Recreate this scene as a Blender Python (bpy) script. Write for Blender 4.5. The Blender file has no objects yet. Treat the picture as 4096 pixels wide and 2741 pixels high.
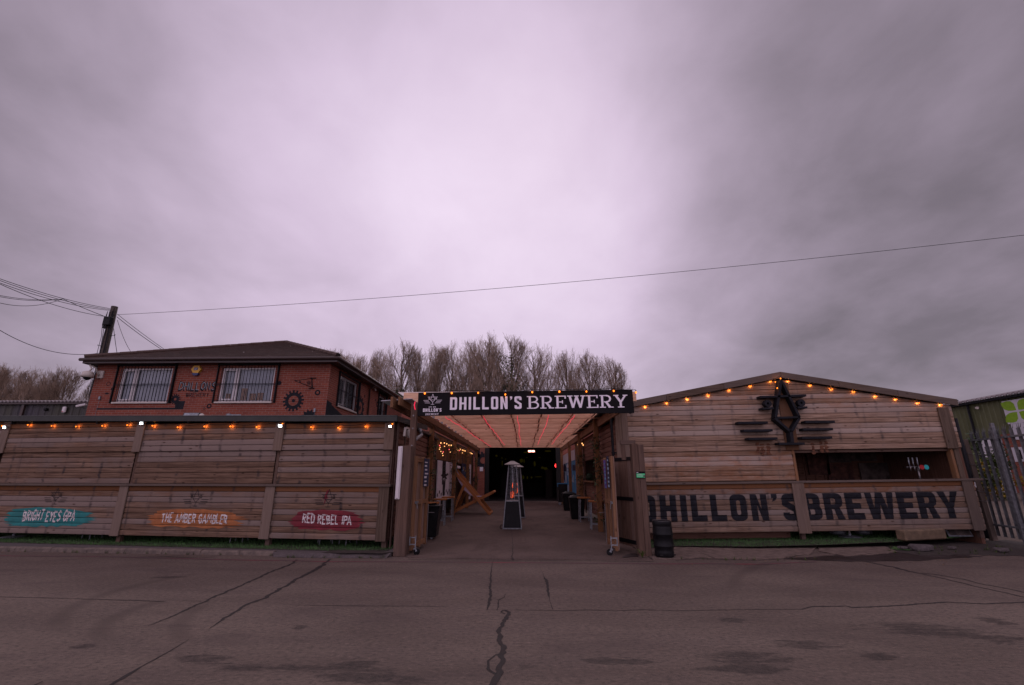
import bpy, bmesh, math, random
import numpy as np
from mathutils import Vector, Matrix
from mathutils.geometry import tessellate_polygon

C = bpy.context
S = C.scene
COL = S.collection
R = math.radians
random.seed(7)

# ------------------------------------------------------------------ camera
CAM_H, PITCH, YAW, FPX, CX, CY = 1.65, R(16.3), R(1.4), 1835.0, 2048.0, 1370.5
cam_d = bpy.data.cameras.new('camera')
cam_d.sensor_width = 36.0
cam_d.lens = FPX / 4096 * 36.0
cam_d.clip_start, cam_d.clip_end = 0.1, 2000
cam = bpy.data.objects.new('camera', cam_d)
cam.location = (0, 0, CAM_H)
cam.rotation_euler = (R(90) + PITCH, 0, YAW)
COL.objects.link(cam)
S.camera = cam

# ------------------------------------------------------------------ sky, sun, exposure
W = bpy.data.worlds.new('World')
S.world = W
W.use_nodes = True
SUN_EL, SUN_AZ = R(42), R(3)          # the bright part of the cloud, straight ahead


def build_sky():
    nt = W.node_tree
    nt.nodes.clear()
    L = nt.links.new
    nd = nt.nodes.new

    def math_(op, a, b=None, clamp=False):
        n = nd('ShaderNodeMath'); n.operation = op; n.use_clamp = clamp
        for k, v in ((0, a), (1, b)):
            if v is None: continue
            if isinstance(v, (int, float)): n.inputs[k].default_value = v
            else: L(v, n.inputs[k])
        return n.outputs[0]

    def ramp(v, a, b, lo, hi):
        n = nd('ShaderNodeMapRange'); n.interpolation_type = 'SMOOTHSTEP'
        L(v, n.inputs['Value'])
        for k, x in (('From Min', a), ('From Max', b), ('To Min', lo), ('To Max', hi)):
            n.inputs[k].default_value = x
        return n.outputs['Result']
    tc = nd('ShaderNodeTexCoord')
    sep = nd('ShaderNodeSeparateXYZ'); L(tc.outputs['Generated'], sep.inputs[0])
    x, y, z = sep.outputs
    zz = math_('ADD', math_('ABSOLUTE', z), 0.30)
    px, py = math_('DIVIDE', x, zz), math_('DIVIDE', y, zz)
    cmb = nd('ShaderNodeCombineXYZ'); L(px, cmb.inputs[0]); L(py, cmb.inputs[1])

    def noise(scale, detail, rough, dist, off):
        mp = nd('ShaderNodeMapping'); L(cmb.outputs[0], mp.inputs[0])
        mp.inputs['Location'].default_value = off
        mp.inputs['Scale'].default_value = (1.0, 0.8, 1)
        n = nd('ShaderNodeTexNoise'); L(mp.outputs[0], n.inputs['Vector'])
        n.inputs['Scale'].default_value = scale; n.inputs['Detail'].default_value = detail
        n.inputs['Roughness'].default_value = rough; n.inputs['Distortion'].default_value = dist
        return n.outputs['Fac']
    n1 = noise(1.5, 4, 0.5, 0.3, (1.7, 0.4, 0))
    n2 = noise(3.6, 6, 0.55, 0.2, (4.1, 2.2, 0))

    def lobe(d, a, b):
        v = Vector(d).normalized()
        dp = nd('ShaderNodeVectorMath'); dp.operation = 'DOT_PRODUCT'
        L(tc.outputs['Generated'], dp.inputs[0]); dp.inputs[1].default_value = v
        return ramp(dp.outputs['Value'], a, b, 0, 1)
    g1 = lobe((0.01, 1, 0.56), 0.925, 1.0)       # thin cloud before the hidden sun
    g2 = lobe((-0.10, 1, 0.95), 0.84, 1.0)
    g3 = lobe((-0.22, 1, 0.38), 0.70, 1.0)
    back = ramp(y, -0.35, 0.25, 1, 0)
    dark_r = ramp(x, 0.12, 0.62, 0, 1)
    dark_l = ramp(x, -0.35, -0.85, 0, 1)
    v = math_('MULTIPLY', g1, 0.13)
    v = math_('ADD', v, math_('MULTIPLY', g2, 0.12))
    v = math_('ADD', v, math_('MULTIPLY', g3, 0.22))
    v = math_('ADD', v, 0.485)
    v = math_('ADD', v, math_('MULTIPLY', math_('SUBTRACT', n1, 0.5), 0.27))
    v = math_('ADD', v, math_('MULTIPLY', math_('SUBTRACT', n2, 0.5), 0.30))
    v = math_('SUBTRACT', v, math_('MULTIPLY', dark_r, 0.19))
    v = math_('SUBTRACT', v, math_('MULTIPLY', dark_l, 0.12))
    v = math_('ADD', v, math_('MULTIPLY', back, 0.12))
    v = math_('MAXIMUM', v, 0.05)
    cr = nd('ShaderNodeValToRGB'); L(v, cr.inputs[0])
    e = cr.color_ramp.elements
    e[0].position, e[0].color = 0.0, (0.085, 0.075, 0.088, 1)
    e[1].position, e[1].color = 1.0, (0.90, 0.755, 0.93, 1)
    for p, c in ((0.25, (0.20, 0.165, 0.20, 1)), (0.5, (0.44, 0.355, 0.455, 1)), (0.75, (0.70, 0.565, 0.73, 1))):
        q = e.new(p); q.color = c
    sky = nd('ShaderNodeTexSky'); sky.sky_type = 'NISHITA'; sky.sun_disc = False
    sky.sun_elevation = SUN_EL; sky.sun_rotation = SUN_AZ
    b1 = nd('ShaderNodeBackground'); L(sky.outputs[0], b1.inputs[0]); b1.inputs[1].default_value = 0.06
    b2 = nd('ShaderNodeBackground'); L(cr.outputs[0], b2.inputs[0]); L(math_('ADD', 1.0, math_('MULTIPLY', back, 0.92)), b2.inputs[1])
    mx = nd('ShaderNodeMixShader'); mx.inputs[0].default_value = 0.95
    L(b1.outputs[0], mx.inputs[1]); L(b2.outputs[0], mx.inputs[2])
    out = nd('ShaderNodeOutputWorld'); L(mx.outputs[0], out.inputs[0])


build_sky()
sun_d = bpy.data.lights.new('sun', 'SUN')
sun_d.energy = 0.5
sun_d.angle = R(25)
sun_d.color = (1.0, 0.93, 0.92)
sun = bpy.data.objects.new('sun', sun_d)
sun.rotation_euler = (R(90) - SUN_EL, 0, math.pi - SUN_AZ)   # light comes from ahead and above
sun.rotation_euler = Vector((-math.sin(SUN_AZ) * math.cos(SUN_EL), -math.cos(SUN_AZ) * math.cos(SUN_EL), -math.sin(SUN_EL))).to_track_quat('-Z', 'Y').to_euler()
sun.location = (0, 30, 40)
COL.objects.link(sun)
S.view_settings.view_transform = 'Standard'
S.view_settings.look = 'None'
S.view_settings.exposure = 0.0
S.view_settings.gamma = 1.0
try:
    S.cycles.max_bounces = 6
    S.cycles.transparent_max_bounces = 12
    S.cycles.sample_clamp_indirect = 3.0
except Exception:
    pass

# ------------------------------------------------------------------ measuring: photo pixel -> point on a real plane
O3 = Vector((0, 0, CAM_H))


def ray(x, y):
    dx, dy = (x - CX) / FPX, -(y - CY) / FPX
    d = (dx, math.cos(PITCH) - dy * math.sin(PITCH), math.sin(PITCH) + dy * math.cos(PITCH))
    c, s = math.cos(YAW), math.sin(YAW)
    return Vector((c * d[0] - s * d[1], s * d[0] + c * d[1], d[2]))


def G(x, y, z=0.0):
    d = ray(x, y); return O3 + d * ((z - CAM_H) / d.z)


def V(x, y, Y):
    d = ray(x, y); return O3 + d * (Y / d.y)


def XP(x, y, xx):
    d = ray(x, y); return O3 + d * (xx / d.x)


def PLN(x, y, p, q):
    n = Vector((q[1] - p[1], -(q[0] - p[0]), 0)); d = ray(x, y)
    return O3 + d * (n.dot(Vector((p[0], p[1], 0)) - O3) / n.dot(d))


def crop(x0, y0, s):
    return lambda x, y: (x0 + s * x, y0 + s * y)


c1 = crop(0, 1080, .4268); c2 = crop(900, 1250, .3414); c3 = crop(1580, 1520, .4785); c4 = crop(2050, 1520, .4785)
c5 = crop(2500, 1450, .5229); c6 = crop(3150, 1450, .5229); c7 = crop(0, 1640, .4082); c8 = crop(800, 1640, .4082)
d1 = crop(1680, 1750, .2423); d2 = crop(1960, 1800, .2232); d3 = crop(2220, 1680, .2871); d5 = crop(1660, 1550, .1963)
d6 = crop(2900, 1480, .2168); d7 = crop(3150, 1780, .2988); d8 = crop(3700, 1500, .4464)
g2 = crop(0, 2150, .5975); g3 = crop(1300, 2150, .5975); g4 = crop(2650, 2100, .6172)
h6 = crop(1540, 1780, .3061); h7 = crop(2340, 1780, .3060); h8 = crop(360, 1400, .3158)

# ------------------------------------------------------------------ materials


class Nodes:
    def __init__(self, name):
        self.m = bpy.data.materials.new(name); self.m.use_nodes = True
        self.nt = self.m.node_tree; self.nt.nodes.clear()
        self.out = self.n('ShaderNodeOutputMaterial')

    def n(self, t, **kw):
        x = self.nt.nodes.new(t)
        for k, v in kw.items(): setattr(x, k, v)
        return x

    def L(self, a, b):
        self.nt.links.new(a, b)

    def set(self, sock, v):
        if hasattr(v, 'is_linked') or hasattr(v, 'links'): self.L(v, sock)
        else: sock.default_value = v

    def math(self, op, a, b=0.0, clamp=False):
        x = self.n('ShaderNodeMath', operation=op, use_clamp=clamp)
        self.set(x.inputs[0], a); self.set(x.inputs[1], b)
        return x.outputs[0]

    def ramp(self, v, a, b, lo=0.0, hi=1.0):
        x = self.n('ShaderNodeMapRange', interpolation_type='SMOOTHSTEP')
        self.set(x.inputs['Value'], v)
        for k, q in (('From Min', a), ('From Max', b), ('To Min', lo), ('To Max', hi)): x.inputs[k].default_value = q
        return x.outputs['Result']

    def mix(self, f, a, b, mode='MIX'):
        x = self.n('ShaderNodeMix', data_type='RGBA', blend_type=mode)
        self.set(x.inputs[0], f)
        for k, v in ((6, a), (7, b)):
            if isinstance(v, tuple): x.inputs[k].default_value = (*v[:3], 1)
            else: self.L(v, x.inputs[k])
        return x.outputs[2]

    def pos(self):
        return self.n('ShaderNodeNewGeometry').outputs['Position']

    def uv(self):
        return self.n('ShaderNodeTexCoord').outputs['UV']

    def attr(self, name):
        return self.n('ShaderNodeAttribute', attribute_name=name).outputs['Fac']

    def mapp(self, v, scale=(1, 1, 1), loc=(0, 0, 0), rot=(0, 0, 0)):
        x = self.n('ShaderNodeMapping'); self.L(v, x.inputs[0])
        x.inputs['Scale'].default_value = scale; x.inputs['Location'].default_value = loc; x.inputs['Rotation'].default_value = rot
        return x.outputs[0]

    def noise(self, v, scale, detail=4, rough=0.55, dist=0.0):
        x = self.n('ShaderNodeTexNoise'); self.L(v, x.inputs['Vector'])
        x.inputs['Scale'].default_value = scale; x.inputs['Detail'].default_value = detail
        x.inputs['Roughness'].default_value = rough; x.inputs['Distortion'].default_value = dist
        return x.outputs['Fac']

    def voronoi(self, v, scale, rnd=1.0):
        x = self.n('ShaderNodeTexVoronoi'); self.L(v, x.inputs['Vector'])
        x.inputs['Scale'].default_value = scale; x.inputs['Randomness'].default_value = rnd
        return x.outputs['Distance']

    def bsdf(self, col, rough=0.8, metal=0.0, bump=None, bs=0.3, bd=0.01, spec=0.4, **kw):
        b = self.n('ShaderNodeBsdfPrincipled')
        if isinstance(col, tuple): b.inputs['Base Color'].default_value = (*col[:3], 1)
        else: self.L(col, b.inputs['Base Color'])
        self.set(b.inputs['Roughness'], rough); b.inputs['Metallic'].default_value = metal
        b.inputs['Specular IOR Level'].default_value = spec
        for k, v in kw.items(): self.set(b.inputs[k], v)
        if bump is not None:
            bp = self.n('ShaderNodeBump'); self.L(bump, bp.inputs['Height'])
            bp.inputs['Strength'].default_value = bs; bp.inputs['Distance'].default_value = bd
            self.L(bp.outputs[0], b.inputs['Normal'])
        self.L(b.outputs[0], self.out.inputs[0])
        return self.m


def wood(name, light, dark, grey, orange=(0.30, 0.125, 0.05), weather=0.6, streak=0.5, spread=0.5, rough=0.85, K=1.0, nails=0.0):
    light, dark, grey, orange = (tuple(c * K for c in q) for q in (light, dark, grey, orange))
    N = Nodes(name)
    uv, pos = N.uv(), N.pos()
    rnd, fresh = N.attr('rnd'), N.attr('fresh')
    grain = N.noise(N.mapp(uv, (1.3, 26, 1)), 1.0, 6, 0.62, 0.9)
    broad = N.noise(N.mapp(uv, (0.9, 6, 1)), 1.0, 3, 0.5, 0.4)
    col = N.mix(N.ramp(grain, 0.30, 0.72), dark, light)
    col = N.mix(N.math('MULTIPLY', N.ramp(broad, 0.42, 0.75), 0.45), col, dark)
    # fresh, unweathered timber keeps its orange
    wn = N.noise(pos, 0.9, 5, 0.6, 0.3)
    w = N.math('MULTIPLY', N.ramp(N.math('ADD', wn, N.math('MULTIPLY', N.math('SUBTRACT', rnd, 0.5), 0.9)), 0.28, 0.72), weather)
    col = N.mix(w, col, grey)
    fn = N.noise(N.mapp(pos, (2.2, 2.2, 5)), 1.0, 5, 0.65, 0.6)
    col = N.mix(N.math('MULTIPLY', N.ramp(N.math('ADD', fresh, N.math('SUBTRACT', fn, 0.5)), 0.22, 0.80), 0.9), col, orange)
    # run marks of rain down the boards
    st = N.noise(N.mapp(pos, (3.4, 3.4, 0.30)), 1.0, 5, 0.7, 0.15)
    st2 = N.noise(N.mapp(pos, (1, 1, 1)), 0.55, 2)
    stm = N.math('MULTIPLY', N.ramp(st, 0.56, 0.70), N.ramp(st2, 0.42, 0.62))
    col = N.mix(N.math('MULTIPLY', stm, streak), col, (grey[0] * 0.38, grey[1] * 0.38, grey[2] * 0.40))
    if nails:      # dark marks where the boards are nailed to the studs behind
        sx = N.n('ShaderNodeSeparateXYZ'); N.L(pos, sx.inputs[0])
        wob = N.math('MULTIPLY', N.noise(N.mapp(pos, (1, 1, 6)), 1.0, 3), 0.16)
        fr_ = N.math('FRACT', N.math('DIVIDE', N.math('ADD', sx.outputs[0], wob), 0.56))
        ds_ = N.math('ABSOLUTE', N.math('SUBTRACT', fr_, 0.5))
        nn_ = N.noise(N.mapp(pos, (1.5, 1.5, 5)), 1.0, 4, 0.7)
        mk = N.math('MULTIPLY', N.ramp(ds_, 0.02, 0.11, 1.0, 0.0), N.ramp(nn_, 0.45, 0.66))
        col = N.mix(N.math('MULTIPLY', mk, nails), col, (grey[0] * 0.34, grey[1] * 0.34, grey[2] * 0.36))
    # knots
    kv = N.voronoi(N.mapp(uv, (2.1, 6.5, 1)), 1.0)
    col = N.mix(N.ramp(kv, 0.05, 0.13, 0.9, 0.0), col, (dark[0] * 0.35, dark[1] * 0.3, dark[2] * 0.28))
    v = N.math('ADD', N.math('MULTIPLY', N.math('SUBTRACT', rnd, 0.5), spread), 1.0)
    hs = N.n('ShaderNodeHueSaturation'); N.L(col, hs.inputs['Color']); N.L(v, hs.inputs['Value'])
    return N.bsdf(hs.outputs[0], rough, bump=grain, bs=0.4, bd=0.006, spec=0.10)


def plain(name, col, rough=0.5, metal=0.0, var=0.25, scale=6.0, spec=0.4, bump=0.0):
    N = Nodes(name)
    n = N.noise(N.pos(), scale, 5, 0.6)
    c = N.mix(N.ramp(n, 0.3, 0.75), tuple(x * (1 - var) for x in col), tuple(min(1, x * (1 + var)) for x in col))
    return N.bsdf(c, N.ramp(n, 0.2, 0.8, max(0.05, rough - 0.1), min(1, rough + 0.1)), metal, bump=n if bump else None, bs=bump, bd=0.01, spec=spec)


def glow(name, col, strength, fall=False):
    N = Nodes(name)
    e = N.n('ShaderNodeEmission'); e.inputs[0].default_value = (*col, 1); e.inputs[1].default_value = strength
    N.L(e.outputs[0], N.out.inputs[0])
    return N.m


M = {}
M['cladding'] = wood('weathered_cladding', (0.47, 0.30, 0.205), (0.20, 0.118, 0.08), (0.30, 0.235, 0.205), weather=0.85, streak=0.9, spread=0.55, K=0.58, nails=.95)
M['hutclad'] = wood('hut_cladding', (0.52, 0.355, 0.255), (0.24, 0.15, 0.10), (0.33, 0.265, 0.225), weather=0.8, streak=0.75, spread=0.6, K=0.86, nails=.75)
M['hutlow'] = wood('hut_lower_boarding_darkened', (0.50, 0.345, 0.25), (0.23, 0.145, 0.10), (0.31, 0.255, 0.225), weather=0.8, streak=0.8, spread=0.4, K=0.56, nails=.75)  # same timber as the gable; edge vignette put into a darker colour
M['trim'] = wood('grey_trim', (0.30, 0.215, 0.16), (0.16, 0.11, 0.08), (0.20, 0.16, 0.14), streak=0.4, spread=0.3, K=0.527)
M['batten'] = wood('batten_wood', (0.37, 0.26, 0.195), (0.21, 0.14, 0.10), (0.27, 0.205, 0.17), orange=(0.26, 0.13, 0.07), streak=0.3, spread=0.3, K=0.595)
M['sidewood'] = wood('stained_boards', (0.26, 0.135, 0.095), (0.16, 0.08, 0.055), (0.18, 0.11, 0.09), weather=0.3, streak=0.2, spread=0.35, K=0.85)
M['postwood'] = wood('treated_post', (0.34, 0.18, 0.095), (0.21, 0.105, 0.055), (0.24, 0.15, 0.10), orange=(0.28, 0.135, 0.06), weather=0.3, streak=0.2, spread=0.3, K=0.74)
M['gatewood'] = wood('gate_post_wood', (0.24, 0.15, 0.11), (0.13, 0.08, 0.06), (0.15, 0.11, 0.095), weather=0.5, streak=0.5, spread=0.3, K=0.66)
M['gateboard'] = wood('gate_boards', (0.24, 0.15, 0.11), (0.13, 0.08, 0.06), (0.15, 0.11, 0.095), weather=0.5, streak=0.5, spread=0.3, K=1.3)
M['joist'] = wood('joist_timber', (0.80, 0.50, 0.33), (0.54, 0.32, 0.20), (0.50, 0.36, 0.28), weather=0.15, streak=0.0, spread=0.22)
M['chairwood'] = wood('chair_timber', (0.42, 0.18, 0.07), (0.28, 0.11, 0.042), (0.28, 0.14, 0.08), weather=0.15, streak=0.0, spread=0.15)
M['darkwood'] = wood('dark_interior_wood', (0.10, 0.055, 0.04), (0.06, 0.033, 0.025), (0.06, 0.04, 0.035), weather=0.2, streak=0.1, spread=0.3)
M['black'] = plain('black_metal', (0.012, 0.012, 0.014), 0.45, spec=0.12)
M['blackplastic'] = plain('black_plastic', (0.010, 0.010, 0.011), 0.35, var=0.3, spec=0.12)
M['blackpaint'] = plain('black_paint', (0.016, 0.016, 0.020), 0.75, var=0.35, scale=9, spec=0.12)
M['galv'] = plain('galvanised_steel', (0.24, 0.255, 0.275), 0.55, 0.6, var=0.35, scale=14)
M['palisade'] = plain('weathered_palisade_steel', (0.135, 0.138, 0.146), 0.6, 0.15, var=0.4, scale=14)
M['steel'] = plain('bright_steel', (0.22, 0.20, 0.20), 0.45, 0.8, var=0.15)
M['upvc'] = plain('white_frame', (0.62, 0.58, 0.58), 0.4, var=0.06)
M['cream'] = plain('cream_plastic', (0.48, 0.43, 0.38), 0.5, var=0.1)
M['signblack'] = plain('sign_black', (0.006, 0.005, 0.006), 0.6, var=0.2, spec=0.12)
M['vinyl'] = plain('white_lettering', (0.80, 0.74, 0.80), 0.5, var=0.04)
M['brushwhite'] = plain('brush_lettering', (0.58, 0.53, 0.52), 0.8, var=0.18, scale=22)
M['teal'] = plain('teal_paint', (0.016, 0.165, 0.16), 0.75, var=0.22, scale=7)
M['amber'] = plain('amber_paint', (0.33, 0.115, 0.036), 0.75, var=0.2, scale=7)
M['crimson'] = plain('crimson_paint', (0.16, 0.015, 0.024), 0.75, var=0.25, scale=7)
M['roofedge'] = plain('roof_edging', (0.030, 0.033, 0.029), 0.6, var=0.35, scale=3)
M['gutter'] = plain('brown_gutter', (0.045, 0.026, 0.022), 0.35, var=0.2)
M['kerb'] = plain('kerb_concrete', (0.125, 0.097, 0.080), 0.9, var=0.35, scale=9, bump=0.5)
M['pavement'] = plain('pavement_tarmac', (0.085, 0.07, 0.068), 0.9, var=0.3, scale=20, bump=0.4)
M['stone'] = plain('sandstone', (0.145, 0.10, 0.062), 0.9, var=0.3, scale=8, bump=0.5)
M['soil'] = plain('damp_soil', (0.04, 0.03, 0.024), 0.95, var=0.5, scale=12, bump=0.8)
M['canvas'] = plain('deckchair_canvas', (0.16, 0.11, 0.15), 0.85, var=0.2)
M['yellow'] = plain('alarm_yellow', (0.62, 0.33, 0.02), 0.4, var=0.1)
M['blue'] = plain('alarm_blue', (0.02, 0.03, 0.12), 0.4, var=0.1)
M['polycarb'] = plain('pale_roof_sheet', (0.55, 0.53, 0.58), 0.4, var=0.2)
M['stickergreen'] = plain('sticker_green', (0.06, 0.52, 0.20), 0.4, var=0.05)
M['leafgreen'] = plain('logo_leaf_green', (0.20, 0.36, 0.012), 0.4, var=0.12)
M['signwhite'] = plain('sign_panel_white', (0.52, 0.50, 0.53), 0.5, var=0.06)
M['shutter'] = plain('shutter_white', (0.62, 0.60, 0.62), 0.5, var=0.08)
M['red'] = plain('red_plastic', (0.40, 0.015, 0.02), 0.4)
M['tealdisc'] = plain('teal_badge', (0.02, 0.33, 0.34), 0.4)
M['muralwhite'] = plain('mural_white', (0.56, 0.52, 0.55), 0.7, var=0.08)
M['muralblue'] = plain('mural_blue', (0.05, 0.22, 0.42), 0.7, var=0.3)
M['muralnavy'] = plain('mural_navy', (0.012, 0.018, 0.05), 0.7, var=0.3)
M['muralpale'] = plain('mural_pale_blue', (0.35, 0.45, 0.56), 0.7, var=0.2)
M['muralyellow'] = plain('mural_yellow', (0.5, 0.30, 0.05), 0.7, var=0.2)
M['muralpurple'] = plain('mural_purple', (0.13, 0.07, 0.30), 0.7, var=0.2)
M['dimart'] = plain('dim_print', (0.10, 0.075, 0.065), 0.8, var=0.6, scale=5)
M['dimart2'] = plain('dim_print_red', (0.11, 0.045, 0.033), 0.8, var=0.7, scale=6)
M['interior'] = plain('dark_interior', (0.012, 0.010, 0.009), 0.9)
M['crack'] = plain('crack_filler', (0.020, 0.013, 0.011), 0.9, var=0.4, scale=10)
M['cardboard'] = plain('cardboard', (0.36, 0.20, 0.12), 0.8)
M['blind'] = plain('blind_fabric', (0.52, 0.55, 0.60), 0.85, var=0.12, scale=3)
M['bark'] = plain('pole_timber', (0.055, 0.042, 0.034), 0.9, var=0.4, scale=10, bump=0.5)
M['treebark'] = plain('tree_bark', (0.12, 0.09, 0.07), 0.95, var=0.35, scale=2)
M['twig'] = plain('twig_bark', (0.25, 0.18, 0.13), 0.95, var=0.3, scale=1.5)
M['ivy'] = plain('ivy_leaf', (0.030, 0.055, 0.016), 0.55, var=0.5, scale=3)
M['leaf'] = plain('garden_leaf', (0.05, 0.075, 0.012), 0.6, var=0.6, scale=6)
M['yellowleaf'] = plain('yellow_leaf', (0.22, 0.15, 0.008), 0.6, var=0.4, scale=6)
M['topiary'] = plain('topiary_green', (0.016, 0.032, 0.013), 0.7, var=0.5, scale=30)
M['grass'] = plain('grass_blade', (0.050, 0.125, 0.030), 0.7, var=0.5, scale=5)
M['bulb'] = glow('warm_bulb', (1.0, 0.19, 0.015), 3.6)
M['fairy'] = glow('fairy_bulb', (1.0, 0.46, 0.16), 2.0)
M['fairyred'] = glow('fairy_red', (1.0, 0.10, 0.12), 2.5)
M['flood'] = glow('flood_lens', (0.92, 0.97, 1.0), 12.0)
M['rope'] = glow('red_rope_light', (1.0, 0.03, 0.09), 1.0)
M['flame'] = glow('flame', (1.0, 0.10, 0.012), 2.2)
M['redlamp'] = glow('red_lamp', (1.0, 0.03, 0.03), 4.0)
M['hotlamp'] = glow('heater_lamp', (1.0, 0.38, 0.30), 6.0)
M['projected'] = glow('projected_yellow', (0.30, 0.24, 0.012), 0.032)


def m_asphalt():
    N = Nodes('asphalt'); pos = N.pos()
    big = N.noise(N.mapp(pos, (0.22, 0.5, 1)), 1.0, 6, 0.6, 0.5)
    mid = N.noise(N.mapp(pos, (1.0, 1.6, 1)), 1.0, 6, 0.65)
    fine = N.noise(pos, 70, 4, 0.7)
    vor = N.voronoi(pos, 110)
    col = N.mix(N.ramp(big, 0.28, 0.72), (0.104, 0.078, 0.063), (0.164, 0.126, 0.102))
    col = N.mix(N.math('MULTIPLY', N.ramp(mid, 0.35, 0.75), 0.30), col, (0.085, 0.065, 0.060))
    col = N.mix(N.ramp(vor, 0.05, 0.35, 0.55, 0.0), col, (0.15, 0.115, 0.105))
    col = N.mix(N.ramp(fine, 0.5, 0.8, 0.0, 0.35), col, (0.055, 0.043, 0.04))
    gr = N.noise(N.mapp(pos, (1, 1.5, 1)), 16, 8, 0.78)
    col = N.mix(N.ramp(gr, 0.36, 0.52, 0.75, 0.0), col, (0.058, 0.050, 0.042))
    col = N.mix(N.ramp(gr, 0.54, 0.68, 0.0, 0.6), col, (0.23, 0.168, 0.14))
    blot = N.noise(N.mapp(pos, (0.55, 1.5, 1)), 1.0, 8, 0.72, 0.5)
    col = N.mix(N.ramp(blot, 0.50, 0.66, 0.0, 0.35), col, (0.066, 0.050, 0.046))
    # damp stains with their own ragged outlines
    stain = None
    sep = N.n('ShaderNodeSeparateXYZ'); N.L(pos, sep.inputs[0])
    for (a, b, wdt) in STAINS:
        dx, dy = b[0] - a[0], b[1] - a[1]
        ln = math.hypot(dx, dy); ang = math.atan2(dy, dx)
        mp = N.mapp(pos, (1, 1, 1), loc=(-(a[0] + b[0]) / 2, -(a[1] + b[1]) / 2, 0))
        mp2 = N.mapp(mp, (1, 1, 0), rot=(0, 0, -ang))
        mp3 = N.mapp(mp2, (2 / ln, 2 / wdt, 0))
        ln_ = N.n('ShaderNodeVectorMath', operation='LENGTH'); N.L(mp3, ln_.inputs[0])
        k = N.ramp(ln_.outputs['Value'], 0.15, 1.25, 1.0, 0.0)
        stain = k if stain is None else N.math('MAXIMUM', stain, k)
    rag = N.noise(N.mapp(pos, (1.3, 5.5, 1)), 1.0, 9, 0.74, 0.9)
    rag2 = N.noise(N.mapp(pos, (5, 13, 1)), 1.0, 6, 0.7, 0.4)
    rr = N.math('ADD', N.math('MULTIPLY', N.math('SUBTRACT', rag, 0.5), 2.3), N.math('MULTIPLY', N.math('SUBTRACT', rag2, 0.5), 1.0))
    sm = N.math('MULTIPLY', N.ramp(N.math('ADD', N.math('MULTIPLY', stain, 0.75), rr), 0.34, 0.74), N.ramp(stain, 0.02, 0.25))
    # tyre scuffs: broken arcs rubbed into the surface
    for pts in TYRES:
        (ax, ay), (bx, by), (cx, cy) = pts[0], pts[1], pts[2]
        d = 2 * (ax * (by - cy) + bx * (cy - ay) + cx * (ay - by))
        ux = ((ax * ax + ay * ay) * (by - cy) + (bx * bx + by * by) * (cy - ay) + (cx * cx + cy * cy) * (ay - by)) / d
        uy = ((ax * ax + ay * ay) * (cx - bx) + (bx * bx + by * by) * (ax - cx) + (cx * cx + cy * cy) * (bx - ax)) / d
        r_ = math.hypot(ax - ux, ay - uy)
        m1 = N.n('ShaderNodeVectorMath', operation='LENGTH'); N.L(N.mapp(N.mapp(pos, loc=(-ux, -uy, 0)), (1, 1, 0)), m1.inputs[0])
        q = N.math('ABSOLUTE', N.math('SUBTRACT', m1.outputs['Value'], r_))
        m2 = N.n('ShaderNodeVectorMath', operation='LENGTH'); N.L(N.mapp(N.mapp(pos, loc=(-bx, -by, 0)), (1, 1, 0)), m2.inputs[0])
        span = max(math.hypot(ax - bx, ay - by), math.hypot(cx - bx, cy - by))
        k = N.math('MULTIPLY', N.ramp(q, 0.02, 0.17, 1.0, 0.0), N.ramp(m2.outputs['Value'], span * .6, span * 1.15, 1.0, 0.0))
        k = N.math('MULTIPLY', k, N.ramp(gr, 0.38, 0.62, 0.10, 0.42))
        col = N.mix(k, col, (0.034, 0.026, 0.024))
    col = N.mix(N.math('MULTIPLY', N.math('MULTIPLY', sm, N.ramp(gr, 0.30, 0.62, 1.0, 0.72)), 0.78), col, (0.022, 0.016, 0.015))
    rough = N.math('SUBTRACT', 0.92, N.math('MULTIPLY', sm, 0.22))
    bump = N.math('ADD', N.math('MULTIPLY', fine, 0.6), N.math('MULTIPLY', vor, 0.8))
    return N.bsdf(col, rough, bump=bump, bs=0.6, bd=0.008, spec=0.12)


def gp(f, x, y): 
    q = G(*f(x, y)); return (q.x, q.y)


STAINS = [(gp(g2, 1080, 780), gp(g2, 1640, 850), 0.42), (gp(g2, 1600, 850), gp(g2, 2343, 905), 0.36), (gp(g2, 2100, 850), gp(g3, 420, 850), 0.40),
          (gp(g3, -200, 900), gp(g3, 850, 960), 0.50), (gp(g2, 420, 740), gp(g2, 720, 720), 0.25), (gp(g3, 1500, 830), gp(g3, 2343, 830), 0.25),
          (gp(g3, 1240, 865), gp(g3, 1450, 865), 0.12), (gp(g4, 50, 860), gp(g4, 1000, 850), 0.45), (gp(g4, 150, 940), gp(g4, 1000, 930), 0.35),
          (gp(g4, 550, 775), gp(g4, 1300, 770), 0.40), (gp(g4, 1080, 655), gp(g4, 2343, 700), 0.75), (gp(g4, 1200, 850), gp(g4, 1560, 850), 0.32),
          (gp(g4, 1900, 740), gp(g4, 2500, 750), 0.5), (gp(g4, 300, 610), gp(g4, 600, 625), 0.30), (gp(g4, 2000, 620), gp(g4, 2330, 630), 0.5),
          (gp(g2, 900, 275), gp(g2, 1300, 260), 0.3), (gp(g2, 1350, 870), gp(g2, 1950, 880), 0.25), (gp(g2, 1930, 605), gp(g2, 2080, 605), 0.3), (gp(g2, 800, 128), gp(g2, 1560, 138), .60)]
TYRES = [[gp(g2, *q) for q in t] for t in (((1060, 290), (620, 410), (430, 640)), ((1020, 440), (760, 540), (700, 690)), ((1330, 470), (1215, 560), (1260, 700)), ((900, 225), (560, 290), (450, 385)))]
TYRES[3] = [gp(g4, *q) for q in ((860, 222), (560, 290), (455, 385))]
M['asphalt'] = m_asphalt()


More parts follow.
